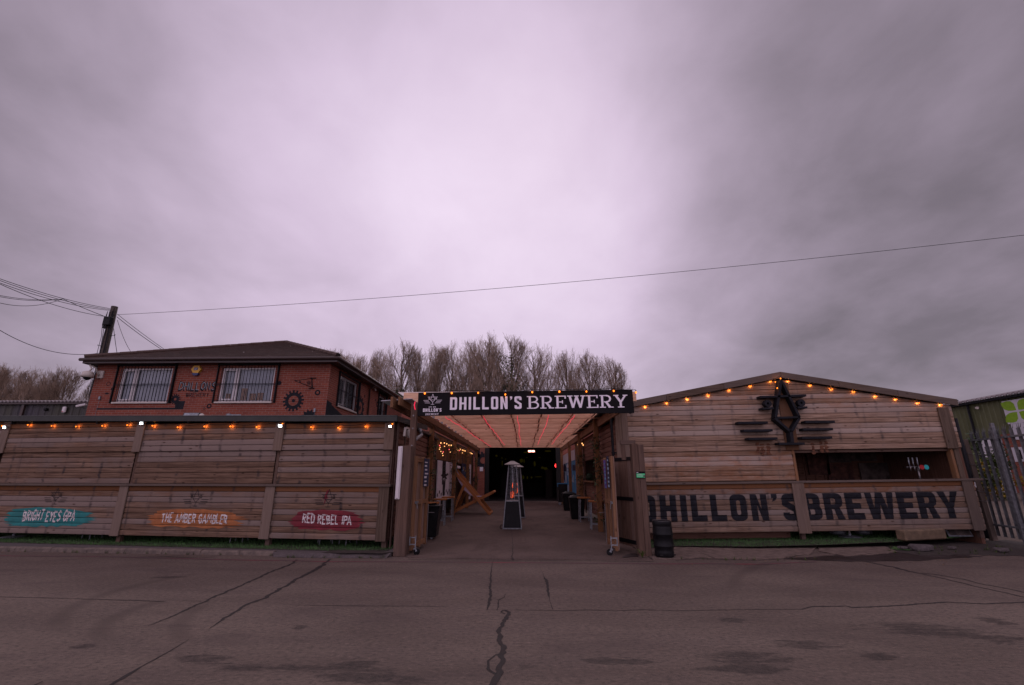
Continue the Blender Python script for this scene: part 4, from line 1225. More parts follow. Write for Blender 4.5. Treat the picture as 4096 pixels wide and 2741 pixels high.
ya, yb, yc = .02, SYZ(*d3(590, 400))[0], SYZ(*d3(408, 400))[0]
zt, z1, z2 = 3.22, SYZ(*d3(490, 560))[1], SYZ(*d3(490, 850))[1]
mb = MB(); planks(mb, HW, ya, yb, .3, zt, .14, base=.02); planks(mb, HW, yb, yc, z1, zt, .14, base=.015); planks(mb, HW, yb, yc, .3, z2 - .04, .14, base=.015)
planks(mb, HW, yc, yc + 1.2, .3, zt, .14, base=.0)
mb.build('side_boarding', 'sidewood', hut)
mb = MB(); mb.cbox(SX - .14, SX + .05, HY + yb - .05, HY + yc + .05, z2 - .05, z2); mb.build('side_sill', 'postwood', hut, bevel=.004)
for a in (yb, yc):
    mb = MB(); mb.cbox(SX - .055, SX - .022, HY + a - .08, HY + a + .08, .2, zt); mb.build('side_post', 'gatewood', hut)
mb = MB(); mb.cbox(SX + .5, SX + .56, HY + yb, HY + yc, .3, 3.2); mb.cbox(SX + .04, SX + .5, HY + yc + .25, HY + yc + .3, .3, 3.2); mb.build('side_inner_wall', 'darkwood', hut)
mb = MB(); mb.cbox(SX - .14, SX - .03, HY + .05, HY + 12.0, zt + .02, zt + .09); mb.tube([(SX - .12, HY + .05, zt + .1), (SX - .12, HY + 12, zt + .1)], .05, 8); mb.build('gutter', 'black', hut)
dp = [XP(*c4(828, 300), SX - .12), XP(*c4(860, 640), SX - .12)]
mb = MB(); mb.tube([(SX - .14, HY + .1, zt + .05), (SX - .19, HY + .0, zt - .15), (SX - .19, HY + .0, .25)], .038, 8)
for z_ in (2.25, 1.2): mb.lathe([(.05, 0), (.05, .05)], (SX - .19, HY + .0, z_), 10); mb.cbox(SX - .14, SX - .03, HY - .01, HY + .01, z_, z_ + .04)
mb.build('downpipe', 'black', hut)

# corner post of the hut by the gate
# 3D badge on the gable
EY = .26
em = thing('brewery_emblem', tuple(HF(7.3, 2.4, EY)), 'large black timber emblem of a glass-shaped aeroplane fixed to the gable', 'emblem')


def E6(x, y):
    return HUV(*d6(x, y), EY)


def embar(pts, wd, name, dep=.20):
    q = [E6(*p) for p in pts]
    mb = MB(); mb.poly([outline(q, wd)], HF, EY - dep, dep); return mb.build(name, 'blackpaint', em, bevel=.003)


embar([(1040, 190), (942, 880)], .062, 'frame_beam'); embar([(1062, 215), (1378, 868)], .06, 'frame_beam', .205)
embar([(930, 895), (1218, 1140)], .064, 'frame_beam', .21); embar([(1385, 880), (1232, 1140)], .064, 'frame_beam', .215)
embar([(1222, 1120), (1248, 1345)], .085, 'stem_beam', .195); embar([(1000, 1362), (1472, 1358)], .056, 'base_beam', .23); embar([(955, 882), (1390, 870)], .055, 'cross_beam', .225)
embar([(655, 497), (1500, 470)], .056, 'wing_beam', .235)
for pa, pb in (((690, 712), (900, 704)), ((1340, 692), (1522, 690))): embar([pa, pb], .05, 'engine_shelf', .22)
for cxy in ((795, 618), (1415, 607)):
    c_ = E6(*cxy); mb = MB(); mb.poly(ring(c_[0], c_[1], .098, .032)[0], HF, EY - .14, .14); mb.build('engine_disc', 'blackpaint', em, bevel=.003)
for pa, pb in (((250, 975), (790, 970)), ((345, 1120), (880, 1112)), ((430, 1272), (970, 1264)), ((1485, 957), (2030, 955)), ((1450, 1097), (1995, 1090)), ((1420, 1252), (1977, 1246))):
    embar([pa, pb], .06, 'wing_slat', .21)
# rust runs below the slats
mb = MB(); M['rust'] = plain('rust_stain', (0.15, 0.062, 0.032), 0.9, var=.5, scale=20)
shp = []
for (xa, ya_) in ((600, 1350), (690, 1380), (800, 1370), (1620, 1360), (1780, 1330), (1860, 1320)):
    u_, v_ = HUV(*d6(xa, ya_), .03); rg = random.Random(int(xa)); pts = []
    n_ = 7
    Lp = [(u_ - .05 + rg.uniform(-.03, .02), v_ + .02 - .30 * k / n_) for k in range(n_ + 1)]; Rp = [(u_ + .03 + rg.uniform(-.03, .04), v_ + .02 - .30 * k / n_) for k in range(n_ + 1)]
    shp.append(([Lp + Rp[::-1]], 0))
n_ = max(1, round((EZ - HM) / .132))
on_planks('rust_stain', shp, HF, HM, (EZ - HM) / n_, .02, 'rust', hut, eps=.003)

# ================================================================== string lights


def string_lights(name, pts, label, sag=.04, group='warm festoon string lights', r=.014, mat='bulb', drop=.05, wall=(0, .05, 0), watt=.6):
    root = thing(name, tuple(pts[0]), label, 'string lights', group)
    mb = MB(); path = []
    for a, b in zip(pts, pts[1:]):
        for k in range(6):
            t = k / 6; path.append(Vector(a).lerp(Vector(b), t) + Vector((0, 0, drop + .03 - sag * 4 * t * (1 - t))))
    path.append(Vector(pts[-1]) + Vector((0, 0, drop + .03)))
    mb.tube(path, .006, 4, False); mb.build('cable', 'black', root)
    for p in pts:
        mb = MB(); p = Vector(p); mb.ball(p, r * random.uniform(.88, 1.15), 10, (1, 1, 1.25)); b = mb.build('bulb', mat, root, smooth=True)
        mb = MB(); mb.lathe([(r * .55, 0), (r * .65, .02), (r * .55, drop)], p + Vector((0, 0, r * 1.1)), 8); mb.build('bulb_socket', 'blackplastic', root)
        if watt:
            ld = bpy.data.lights.new('bulb_light', 'POINT'); ld.energy = watt; ld.color = (1.0, .36, .08); ld.shadow_soft_size = .015
            lo = bpy.data.objects.new('bulb_light', ld); COL.objects.link(lo); lo.parent = root; lo.location = p + Vector(wall) - Vector(pts[0])
    return root


def fence_pt(x, y, d=.13):
    u_, v_ = FUV(x, y, d); return FF(u_, v_, d)


bl = [c1(*q) for q in ((18, 1462), (260, 1453), (483, 1462), (712, 1468), (958, 1461), (1192, 1455), (1428, 1461), (1664, 1475), (1914, 1467), (2158, 1467))] + [c2(*q) for q in ((370, 1343), (672, 1305), (1007, 1345), (1326, 1352), (1645, 1338), (1960, 1307))]
string_lights('string_lights', [FF(UL + .3, 2.95, .13), FF(UL + 1.2, 2.95, .13), FF(UL + 2.1, 2.95, .13)] + [fence_pt(*q) for q in bl], 'row of warm bulbs strung under the eaves of the long shelter', wall=tuple(fn * -.045))
hb = [c5(*q) for q in ((157, 338), (323, 312), (482, 283), (642, 252), (802, 213), (964, 181), (1118, 145))]
hb2 = [c5(1253, 144), c5(1423, 175)] + [c6(*q) for q in ((343, 206), (512, 225), (681, 261), (835, 283), (1005, 311), (1180, 325))]


def hut_pt(x, y, d=.09):
    return HF(*HUV(x, y, d), d)


string_lights('string_lights', [hut_pt(*q) for q in hb] + [hut_pt(*c5(1190, 123), .30)] + [hut_pt(*q) for q in hb2], 'row of warm bulbs following the gable edge of the bar hut')
string_lights('string_lights', [hut_pt(*c5(1165, 197), .30), hut_pt(*c5(1150, 150), .30)], 'pair of warm bulbs hanging in front of the black emblem tip', sag=.01, watt=.2)

# floodlights on the shelter battens
for (x, y, lb, sc) in ((*c1(40, 1475), 'white floodlight on the shelter batten at the far left edge', 1), (*c1(1325, 1438), 'white floodlight above the batten between the teal and amber panels', 1),
                       (*c2(647, 1328), 'white floodlight on the batten between the amber and red panels', 1), (*c2(1935, 1335), 'smaller white floodlight on the last batten beside the gate', .72)):
    p = fence_pt(x, y, .20); t_ = thing('floodlight', tuple(p), lb, 'floodlight', 'floodlights on the long shelter')
    w, h_ = .095 * sc, .07 * sc; tilt = Vector((0, 0, -1)) * .35
    n_ = (fn + tilt).normalized(); up_ = n_.cross(fu).normalized()
    if up_.z < 0: up_ = -up_
    mb = MB(); mb.box(p - fu * w / 2 - up_ * h_ / 2 - n_ * .03, fu * w, up_ * h_, n_ * .03); mb.bar(p - n_ * .03, FF((p - FP).dot(fu), p.z + .02, .09), .02, .02); mb.build('housing', 'blackplastic', t_, bevel=.004)
    mb = MB(); mb.box(p - fu * w * .44 - up_ * h_ * .42, fu * w * .88, up_ * h_ * .84, n_ * .006); mb.build('lens', 'flood', t_)
# small fittings on the roof edge of the shelter
p = fence_pt(*h8(1185, 815), .0) + Vector((0, .25, 0)); t_ = thing('floodlight', tuple(p), 'unlit black floodlight with grey glass lying on the shelter roof', 'floodlight')
mb = MB(); mb.box(p + Vector((-.24, 0, -.08)), (.48, 0, 0), (-.02, .10, .17), (0, .05, -.02)); mb.build('housing', 'blackplastic', t_, bevel=.008)
mb = MB(); mb.box(p + Vector((-.20, -.012, -.06)), (.40, 0, 0), (-.02, .08, .135), (0, .008, -.004)); mb.build('lens', 'galv', t_)
p = fence_pt(*h8(1415, 826), -.2); mb = MB(); mb.lathe([(.06, -.06), (.06, 0), (.045, .03), (.0, .045)], p, 12); tag(mb.build('dome_sensor', 'cream', smooth=True), 'small cream dome standing on the shelter roof edge', 'sensor')
p = fence_pt(*h8(1750, 826), -.2); mb = MB(); mb.box(p + Vector((-.05, 0, -.05)), (.09, 0, 0), (0, .06, 0), (0, 0, .09)); mb.bar(p, p + Vector((.34, 0, .0)), .02, .03); tag(mb.build('aerial_bracket', 'galv'), 'small grey bracket lying on the shelter roof edge', 'bracket')

# ================================================================== ENTRANCE: gate posts, gates
PL_ = thing('gate_post', (-2.70, 10.78, 0), 'thick brown gate post left of the entrance with a white strip on it', 'gate post', 'gate posts')
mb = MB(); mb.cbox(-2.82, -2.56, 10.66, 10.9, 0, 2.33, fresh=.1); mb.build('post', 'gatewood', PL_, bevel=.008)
a_, b_ = V(*h6(207, 20), 10.65), V(*h6(160, 710), 10.65)
mb = MB(); mb.cbox(a_.x - .05, a_.x + .05, 10.62, 10.659, b_.z, a_.z); mb.cbox(a_.x - .028, a_.x + .028, 10.60, 10.62, b_.z + .02, a_.z - .02)
mb.build('white_strip', 'upvc', PL_, bevel=.004)
PR_ = thing('gate_post', (2.62, 10.9, 0), 'thick split gate post right of the entrance with a green sticker', 'gate post', 'gate posts')
mb = MB(); mb.cbox(2.47, 2.605, 10.78, 11.0, 0, 2.38); mb.cbox(2.609, 2.74, 10.785, 11.0, 0, 2.36); mb.build('post', 'gatewood', PR_, bevel=.01)
mb = MB(); mb.cbox(2.27, 2.62, 11.02, 11.12, 2.37, 2.47); mb.cbox(2.29, 2.38, 11.03, 11.11, 2.02, 2.368); mb.build('brace_arm', 'gatewood', PR_, bevel=.004)
a_, b_ = V(*h7(665, 348), 10.77), V(*h7(788, 436), 10.77)
st = thing('hygiene_sticker', (a_.x, 10.77, b_.z), 'green and black food hygiene rating sticker on the right gate post', 'sticker')
mb = MB(); mb.cbox(a_.x, b_.x, 10.765, 10.775, b_.z, a_.z); mb.build('backing', 'signblack', st)
mb = MB(); hh = a_.z - b_.z; mb.cbox(a_.x + .006, b_.x - .004, 10.762, 10.7645, b_.z + hh * .10, b_.z + hh * .70); mb.build('green_panel', 'stickergreen', st)
mb = MB(); SF = frame((a_.x, 10.7645, b_.z), (1, 0, 0), (0, -1, 0)); ww = b_.x - a_.x
for k in range(5): mb.poly(ring(ww * (.14 + .14 * k), hh * .30, .009, .006, 12)[0], SF, .0035)
for k in range(3): mb.poly([rrect(ww * .12, hh * (.45 + .075 * k), ww * (.80 - .1 * k), hh * (.475 + .075 * k), .002)], SF, .0035)
for s_ in glyph('5', .6, .2, .2)[0]: mb.poly([[(ww * .845 + p_[0] * .014, hh * .24 + p_[1] * .022) for p_ in l] for l in s_], SF, .007)
mb.poly([rrect(ww * .06, hh * .80, ww * .25, hh * .90, .003)], SF, .0035)
mb.build('sticker_print', 'muralwhite', st)
mb = MB(); mb.poly(ring(ww * .875, hh * .32, .021, 0, 14)[0], SF, .005); mb.build('score_disc', 'signblack', st)


def gate(name, hinge, knee, free, back, label, mirror):
    """bifold boarded gate folded open: hinge leaf, then framed leaf with castor"""
    root = thing(name, (*hinge, 0), label, 'gate', 'boarded bifold gates')
    zb, zt_ = .10, 2.10
    a, b = Vector((*hinge, 0)), Vector((*knee, 0)); d = (b - a).normalized(); nn = Vector((d.y, -d.x, 0))
    if nn.y > 0: nn = -nn
    mb = MB(); ln = (b - a).length; n = 7
    for k in range(n): mb.box(a + d * (ln * k / n + .003) + Vector((0, 0, zb)), d * (ln / n - .006), nn * .025, (0, 0, zt_ - zb - (.01 * (k % 2))))
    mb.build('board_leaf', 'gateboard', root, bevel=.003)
    mb = MB()
    for z_ in (.16, 1.10, zt_ - .08): mb.box(a - d * .10 + nn * .028 + Vector((0, 0, z_)), d * (ln + .06), nn * .012, (0, 0, .085))
    mb.build('strap_hinge', 'black', root)
    a, b = Vector((*free, 0)), Vector((*back, 0)); d = (b - a).normalized(); nn = Vector((d.y, -d.x, 0)) * (-1 if mirror else 1); ln = (b - a).length
    mb = MB(); n = 8
    for k in range(n): mb.box(a + d * (ln * k / n + .003) - nn * .03 + Vector((0, 0, zb)), d * (ln / n - .006), nn * -.022, (0, 0, zt_ - zb - .01 * (k % 2)))
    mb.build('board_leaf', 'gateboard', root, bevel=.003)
    for off, w in ((0, .11), (ln * .5, .08), (ln - .10, .10)):
        mb = MB(); mb.box(a + d * off - nn * .027 + Vector((0, 0, zb - .02)), d * w, nn * .06, (0, 0, zt_ - zb + .03), fresh=.25); mb.build('stile', 'postwood', root, bevel=.004)
    for z_ in (zb + .02, 1.03, zt_ - .12):
        mb = MB(); mb.box(a + d * .115 - nn * .024 + Vector((0, 0, z_)), d * (ln * .5 - .12), nn * .054, (0, 0, .10), fresh=.15); mb.box(a + d * (ln * .5 + .085) - nn * .024 + Vector((0, 0, z_)), d * (ln * .5 - .19), nn * .054, (0, 0, .10), fresh=.4); mb.build('ledge', 'postwood', root, bevel=.004)
    mb = MB(); q = a + d * .06 + nn * .04
    mb.box(q + Vector((0, 0, 1.06)) - d * .05, d * .2, nn * .02, (0, 0, .05)); mb.tube([q + nn * .03 + Vector((0, 0, 1.07)), q + nn * .05 + Vector((0, 0, .95))], .008, 6); mb.build('latch', 'galv', root)
    # castor in a square bracket, clear of the leaf
    q = a - d * .10 + nn * .10
    mb = MB()
    for z_ in (.22, .36): mb.bar(q + Vector((0, 0, z_)) - nn * .10, q + Vector((0, 0, z_)) + nn * .04, .02, .02)
    mb.bar(q + nn * .04 + Vector((0, 0, .15)), q + nn * .04 + Vector((0, 0, .40)), .02, .02); mb.bar(q - nn * .09 + Vector((0, 0, .20)), q - nn * .09 + Vector((0, 0, .38)), .02, .02)
    mb.bar(q + nn * .03 + Vector((0, 0, .15)), q + nn * .07 + Vector((0, 0, .08)), .06, .05); br = mb.build('castor_bracket', 'galv', root)
    mb = MB(); mb.lathe([(.02, -.02), (.065, -.018), (.07, -.01), (.07, .01), (.065, .018), (.02, .02)], q + nn * .08 + Vector((0, 0, .075)), 18, axis=Vector((.3, .95, 0)) if mirror else Vector((-.3, .95, 0))); mb.build('castor_wheel', 'blackplastic', root, smooth=False)
    mb = MB(); q = b - d * .03 + nn * .05; mb.tube([q + Vector((0, 0, 1.0)), q + Vector((0, 0, .12))], .009, 6); mb.tube([q + Vector((0, 0, .80)), q + Vector((0, 0, .80)) + nn * .16], .008, 6); mb.build('drop_bolt', 'steel', root)
    return root, a, d, nn, ln


gL = gate('entrance_gate', (-2.74, 11.00), (-2.50, 11.98), (-2.52, 10.98), (-2.42, 12.05), 'folded boarded gate with castor wheel, left of the entrance', False)
gR = gate('entrance_gate', (2.62, 11.30), (2.29, 12.2), (2.04, 10.98), (2.06, 12.15), 'folded boarded gate with castor wheel, right of the entrance', True)


def gate_poster(g_, o0, w, z0, z1, label, cols):
    root, a, d, nn, ln = g_
    q = a + d * o0 + nn * .042
    p = thing('poster', tuple(q + Vector((0, 0, z0))), label, 'poster', 'posters on the gates')
    mb = MB(); mb.box(q + Vector((0, 0, z0)), d * w, nn * .006, (0, 0, z1 - z0)); mb.build('sheet', cols[0], p)
    mb = MB(); rg = random.Random(int(o0 * 100) + 3)
    for k in range(7):
        z_ = z0 + (z1 - z0) * (k + .15) / 7.3; mb.box(q + nn * .0065 + d * (w * rg.uniform(.05, .2)) + Vector((0, 0, z_)), d * (w * rg.uniform(.4, .7)), nn * .001, (0, 0, (z1 - z0) * rg.uniform(.03, .08)))
    mb.build('print', cols[1], p)


gate_poster(gL, .55, .42, 1.42, 2.08, 'narrow dark poster with white print on the left gate', ('muralnavy', 'muralwhite'))
gate_poster(gR, .22, .30, 1.40, 2.12, 'dark poster with pale print, nearer one on the right gate', ('muralnavy', 'muralpale'))
gate_poster(gR, .72, .30, 1.38, 2.05, 'teal and purple poster, farther one on the right gate', ('muralpurple', 'tealdisc'))

# ================================================================== PERGOLA over the walk, sign
pg = thing('pergola', (0, 10.6, 0), 'timber pergola roof on posts covering the entrance walk', 'pergola')
ZJ = 3.47
jy = [11.55, 12.6, 13.8, 15.1, 16.7, 18.4, 20.2, 22.1, 24.1, 26.2, 28.4, 30.7]
for y_ in jy:
    mb = MB(); mb.box((-3.05, y_, ZJ), (5.9, 0, 0), (0, .05, 0), (0, 0, .24), rnd=random.random()); mb.build('joist', 'joist', pg, bevel=.004)
for x_ in (-2.3, -1.35, -.38, .55, 1.5, 2.2):
    for a, b in zip(jy, jy[1:]):
        mb = MB(); mb.box((x_ + random.uniform(-.04, .04), a + .055, ZJ + .05), (.045, 0, 0), (0, b - a - .06, 0), (0, 0, .10)); mb.build('noggin', 'joist', pg)
mb = MB(); mb.box((-3.2, 11.56, ZJ + .245), (5.9, 0, .0), (0, 20.0, 0), (0, 0, .015)); mb.build('roof_sheet', 'roofsheet', pg)
mb = MB()
mb.box((-3.45, 11.0, ZJ - .06), (.75, 0, .05), (0, 1.0, 0), (0, 0, .012))
mb.build('roof_sheet_edge', 'polycarb', pg)
for x_ in (-3.10, 2.46):
    mb = MB(); mb.cbox(x_ - .03, x_ + .03, 10.7, 31.2, ZJ - .26, ZJ - .005); mb.build('side_beam', 'postwood', pg, bevel=.004)
mb = MB(); mb.cbox(-2.95, -2.90, 10.7, 31.2, ZJ - .20, ZJ - .005, fresh=.3); mb.build('side_beam', 'postwood', pg, bevel=.004)
postL = [(-2.62, 11.02), (-3.10, 15.7), (-3.10, 21.2), (-3.10, 26.4), (-3.10, 31.0)]
postR = [(2.38, 15.35), (2.42, 20.3), (2.46, 25.3), (2.46, 30.6)]
for (x_, y_) in postL + postR:
    w = .075 if x_ != -2.62 else .07
    near = x_ == -2.62
    mb = MB(); mb.cbox(x_ - w, x_ + w, y_ - w, y_ + w, .014, 3.36 if near else ZJ - .004, fresh=.1 if near else .6); mb.build('post', 'gatewood' if near else 'postwood', pg, bevel=.006)
mb = MB()
for z_ in (2.35, 2.75, 3.05, 3.3): mb.lathe([(.02, 0), (.02, .012)], (-2.62, 10.95, z_), 8, axis=(0, -1, 0))
mb.build('bolt', 'steel', pg)
mb = MB()
for y_ in jy[:8]: mb.box((-3.0, y_ - .006, ZJ + .0), (.09, 0, 0), (0, .004, 0), (0, 0, .09))
mb.build('joist_hanger', 'steel', pg)

a_, b_ = V(1669, 1664, 10.5), V(2536, 1555, 10.5); a2 = V(2537, 1652, 10.5); b2 = V(1670, 1571, 10.5)
sg = thing('brewery_sign', (0, 10.5, 3.0), 'long black entrance sign with white brewery name and badge', 'sign')
sx = Vector((a2.x - a_.x, 0, a2.z - a_.z)); SWd = sx.length; SHt = b2.z - a_.z; sux = sx.normalized(); suz = Vector((-sux.z, 0, sux.x))
mb = MB(); o_ = Vector((a_.x, 10.5, a_.z)); mb.box(o_, sx, (0, .045, 0), suz * SHt); mb.box(o_ + sx * .995 + Vector((0, .05, .03)), sx * .008, (0, .35, 0), suz * SHt * .95); mb.build('board', 'signblack', sg, bevel=.003)
SG = frame(o_ + Vector((0, -.003, 0)), sux, (0, -1, 0), suz)


def SUV(x, y):
    P = V(x, y, 10.5) - o_; return P.dot(sux), P.dot(suz)


q0, q1 = SUV(*d5(710, 470)), SUV(*d5(2170, 172))
mb = MB(); ee = 0
for s_ in set_text("DHILLON'S", q0[0], q1[0], SHt * .235, SHt * .775, w=.52, t=.175, r=.13, gap=.165): mb.poly(s_, SG, .002)
q0, q1 = SUV(*c4(122, 245)), SUV(*c4(957, 127))
for k, s_ in enumerate(set_text("BREWERY", q0[0], q1[0], SHt * .235, SHt * .775, kind='slab', gap=.05)): mb.poly(s_, SG, .002 + .0004 * (k % 9))
q0, q1 = SUV(*d5(163, 500)), SUV(*d5(540, 430))
for s_ in set_text("DHILLON'S", q0[0], q1[0], q0[1], q1[1] + .004, w=.55, t=.2, r=.13, gap=.18): mb.poly(s_, SG, .002)
q0, q1 = SUV(*d5(212, 568)), SUV(*d5(485, 525))
for k, s_ in enumerate(set_text("BREWERY", q0[0], q1[0], q0[1], q1[1], kind='slab', gap=.08)): mb.poly(s_, SG, .002 + .0004 * (k % 9))
mb.build('lettering', 'vinyl', sg)
mb = MB(); q0, q1 = SUV(*d5(280, 412)), SUV(*d5(425, 388))
for s_ in set_text("ESTD 2015", q0[0], q1[0], q0[1], q1[1], w=.6, t=.2, r=.15, gap=.25, space=1.4): mb.poly(s_, SG, .002)
c_ = SUV(*d5(362, 242)); 
for l, o2 in emblem(c_[0], c_[1], .122, .06): mb.poly(l, SG, .002 + o2)
mb.build('badge', 'vinyl', sg)
sb = [d5(*q) for q in ((200, 120), (748, 115), (1287, 110), (1840, 145))] + [c4(*q) for q in ((165, 102), (392, 98), (618, 97), (846, 92), (1032, 104))]
string_lights('string_lights', [V(*q, 10.44) for q in sb], 'row of warm bulbs along the top edge of the black entrance sign', sag=.015, r=.018, drop=.03, watt=.12, wall=(0, .03, 0))

# red rope lights under the roof
for k, (pa, pb) in enumerate(((c3(425, 305), c3(800, 555)), (c3(735, 303), c3(920, 543)), (c3(1022, 300), c4(72, 550)), (c4(308, 295), c4(210, 540)), (c4(517, 295), c4(330, 535)))):
    A = V(*pa, 12.0)
    def at_z(q): d = ray(*q); return O3 + d * ((ZJ - .02 - CAM_H) / d.z)
    A, B = at_z(pa), at_z(pb); path = []
    for y_ in [A.y] + [j for j in jy if A.y + .4 < j < B.y - .4] + [B.y]:
        x_ = A.x + (B.x - A.x) * (y_ - A.y) / (B.y - A.y); path.append(Vector((x_ + random.uniform(-.03, .03), y_, ZJ - .025)))
    full = []
    for p_, q_ in zip(path, path[1:]):
        for t in (0, .25, .5, .75): full.append(p_.lerp(q_, t) + Vector((0, 0, -.12 * t * (1 - t))))
    full.append(path[-1])
    mb = MB(); mb.tube(full, .008, 5); tag(mb.build('rope_light', 'rope'), ['red rope light, first from the deckchair side, under the pergola roof', 'red rope light, second from the deckchair side, under the pergola roof', 'red rope light running down the middle of the pergola roof', 'red rope light, second from the blue mural side, under the pergola roof', 'red rope light, nearest to the blue mural, under the pergola roof'][k], 'rope light', 'red rope lights under the pergola')
mb = MB(); p = [V(*crop(1560, 1600, .2296)(*q), 10.7) for q in ((438, 30), (425, 80), (428, 130), (440, 170))]; mb.tube(p, .012, 5); tag(mb.build('rope_light', 'rope'), 'short red rope light curling behind the left end of the sign', 'rope light')

# pipes and white boxes on the left corner of the walk
p0 = [(-2.78, 12.9, 2.9), (-2.95, 13.6, 3.05)]
a_, b_ = crop(1560, 1600, .2296)(385, 735), crop(1560, 1600, .2296)(550, 610)
mb = MB(); mb.tube([PLN(*a_, (-2.9, 11.6), (-2.9, 14)), XP(*b_, -2.92)], .045, 8); mb.tube([XP(*b_, -2.92), XP(*b_, -2.92) + Vector((-.1, .1, .25))], .045, 8); tag(mb.build('waste_pipe', 'galv', smooth=True), 'slanting grey drainpipe under the left eaves of the walk', 'pipe')
p = XP(*crop(1560, 1600, .2296)(285, 580), -2.93); t_ = thing('wall_camera', tuple(p), 'white wall camera fixed under the shelter roof beside the gate post', 'camera')
mb = MB(); mb.box(p + Vector((0, -.06, .10)), (.03, 0, 0), (0, .35, 0), (0, 0, .05)); mb.bar(p + Vector((.02, -.2, .12)), p + Vector((.02, -.26, -.1)), .05, .05); mb.build('bracket', 'cream', t_)
mb = MB(); mb.lathe([(.07, .08), (.075, .02), (.065, -.08), (.03, -.11)], p + Vector((.06, .05, 0)), 12); mb.build('housing', 'cream', t_, smooth=True)

# ================================================================== LEFT SIDE OF THE WALK: murals, screens, lights
def WYZ(x, y, xx=-3.30):
    P = XP(x, y, xx); return P.y, P.z


def panel(name, y0, y1, z0, z1, x, mat, label, cat, group=None, art=None, nx=1):
    t_ = thing(name, (x, y0, z0), label, cat, group)
    mb = MB(); mb.cbox(x - .02, x + .02, y0, y1, z0, z1); mb.build('board', mat, t_)
    if art:
        fr = (lambda u, v, d=0.0: Vector((x + nx * (.022 + d), y0 + u * (y1 - y0), z0 + v * (z1 - z0))))
        for nm, m_, shapes in art:
            mb = MB()
            for k, l in enumerate(shapes): mb.poly([l], fr, .0006 * (k + 1))
            mb.build(nm, m_, t_)
    return t_


rg = random.Random(5)
blk = [[(.28, .52), (.52, .52), (.50, 1.0), (.26, 1.0)], [(.35, .30), (.47, .28), (.52, .52), (.33, .52)], [(.18, .70), (.62, .62), (.60, .66), (.30, .75)], [(.22, .62), (.70, .72), (.66, .76), (.36, .70)], [(.0, .0), (.14, .0), (.14, .20), (.0, .22)], [(.24, .0), (.42, .0), (.42, .22), (.24, .25)], [(.55, .0), (1, .0), (1, .18), (.55, .2)]]
for k in range(9): blk.append([(k / 9, .30 + .05 * (k % 2)), (k / 9 + .055, .30 + .05 * (k % 2)), (k / 9 + .055, .36 + .05 * (k % 2)), (k / 9, .36 + .05 * (k % 2))])
wht = [[(.34, .80), (.42, .80), (.40, .92), (.35, .9)], [(.30, .66), (.36, .60), (.40, .70)], [(.40, .56), (.46, .66), (.42, .68)]]
yA, yB = WYZ(*d1(285, 600))[0], WYZ(*d1(520, 600))[0]
panel('mural', yA, yB, .35, WYZ(*d1(290, 375))[1], -3.30, 'muralwhite', 'tall white mural panel with black abstract figure, behind the left bar tables', 'mural', 'painted panels', [('black_figure', 'signblack', blk), ('white_marks', 'muralwhite', [[(p[0], p[1]) for p in l] for l in []] or wht)])
yC, yD = WYZ(*d1(690, 500))[0], WYZ(*d1(757, 500))[0]
ar = [[(rg.uniform(0, .7), rg.uniform(.05, .8)) for _ in range(1)] for _ in range(0)]
def bl_(n, seed):
    r_ = random.Random(seed); o = []
    for _ in range(n):
        x, y, w, h = r_.uniform(0, .75), r_.uniform(.05, .85), r_.uniform(.08, .25), r_.uniform(.03, .12)
        o.append([(x, y), (x + w, y + h * r_.uniform(-.5, .8)), (x + w * r_.uniform(.6, 1), y + h), (x + w * .1, y + h * .8)])
    return o
panel('mural', yC, yD, .9, WYZ(*d1(700, 430))[1], -3.30, 'muralnavy', 'dark panel painted with blue, purple and yellow shapes beyond the deckchair', 'mural', 'painted panels', [('blue_shapes', 'muralblue', bl_(9, 1)), ('yellow_shapes', 'muralyellow', [[(p[0], p[1]) for p in l] for l in bl_(8, 2)]), ('purple_shapes', 'muralpurple', bl_(8, 3))])
yE, yF = WYZ(*d1(785, 500))[0], WYZ(*d1(838, 500))[0]
panel('mural', yE, yF, .35, WYZ(*d1(790, 440))[1], -3.30, 'muralwhite', 'narrow white mural panel with black marks at the far end of the left wall', 'mural', 'painted panels', [('black_marks', 'signblack', [[(.3, .55), (.6, .5), (.55, .85), (.42, .9)], [(.1, .2), (.5, .1), (.6, .4)]])])
# slatted screens with lights
sc = thing('slatted_screen', (-3.32, 17.6, 2.2), 'row of slatted timber booth screens along the left of the walk', 'screen')
mb = MB(); y_ = 17.65
while y_ < 30:
    mb.cbox(-3.36, -3.32, y_, y_ + .05, 2.3, 3.2); y_ += .24
mb.build('slats', 'postwood', sc)
for y_ in (17.6, 20.4, 23.0, 25.6, 28.0, 30.2):
    mb = MB(); mb.cbox(-3.38, -3.28, y_ - .08, y_, .02, 3.2); mb.build('upright', 'gatewood', sc)
mb = MB(); mb.cbox(-5.4, -5.3, 17.6, 31, 0, 3.3); mb.cbox(-5.3, -3.4, 17.6, 31, 3.25, 3.3); mb.cbox(-5.3, -3.3, 31.05, 31.1, 0, 3.25)
for y_ in (20.3, 22.9, 25.5, 27.9): mb.cbox(-5.3, -3.5, y_, y_ + .05, 0, 3.2)
mb.build('booth_back', 'darkwood', sc)
f1 = [d1(*q) for q in ((345, 92), (402, 93), (442, 107), (478, 129), (516, 131), (582, 159), (612, 173), (666, 197), (701, 210), (724, 215), (746, 224), (810, 247), (829, 256), (847, 264), (864, 270))]
string_lights('string_lights', [XP(*q, -3.24) for q in f1], 'row of pale warm bulbs along the top of the booth screens inside the walk', r=.024, sag=.05, mat='fairy', group=None, watt=.25, wall=(0, 0, -.06))
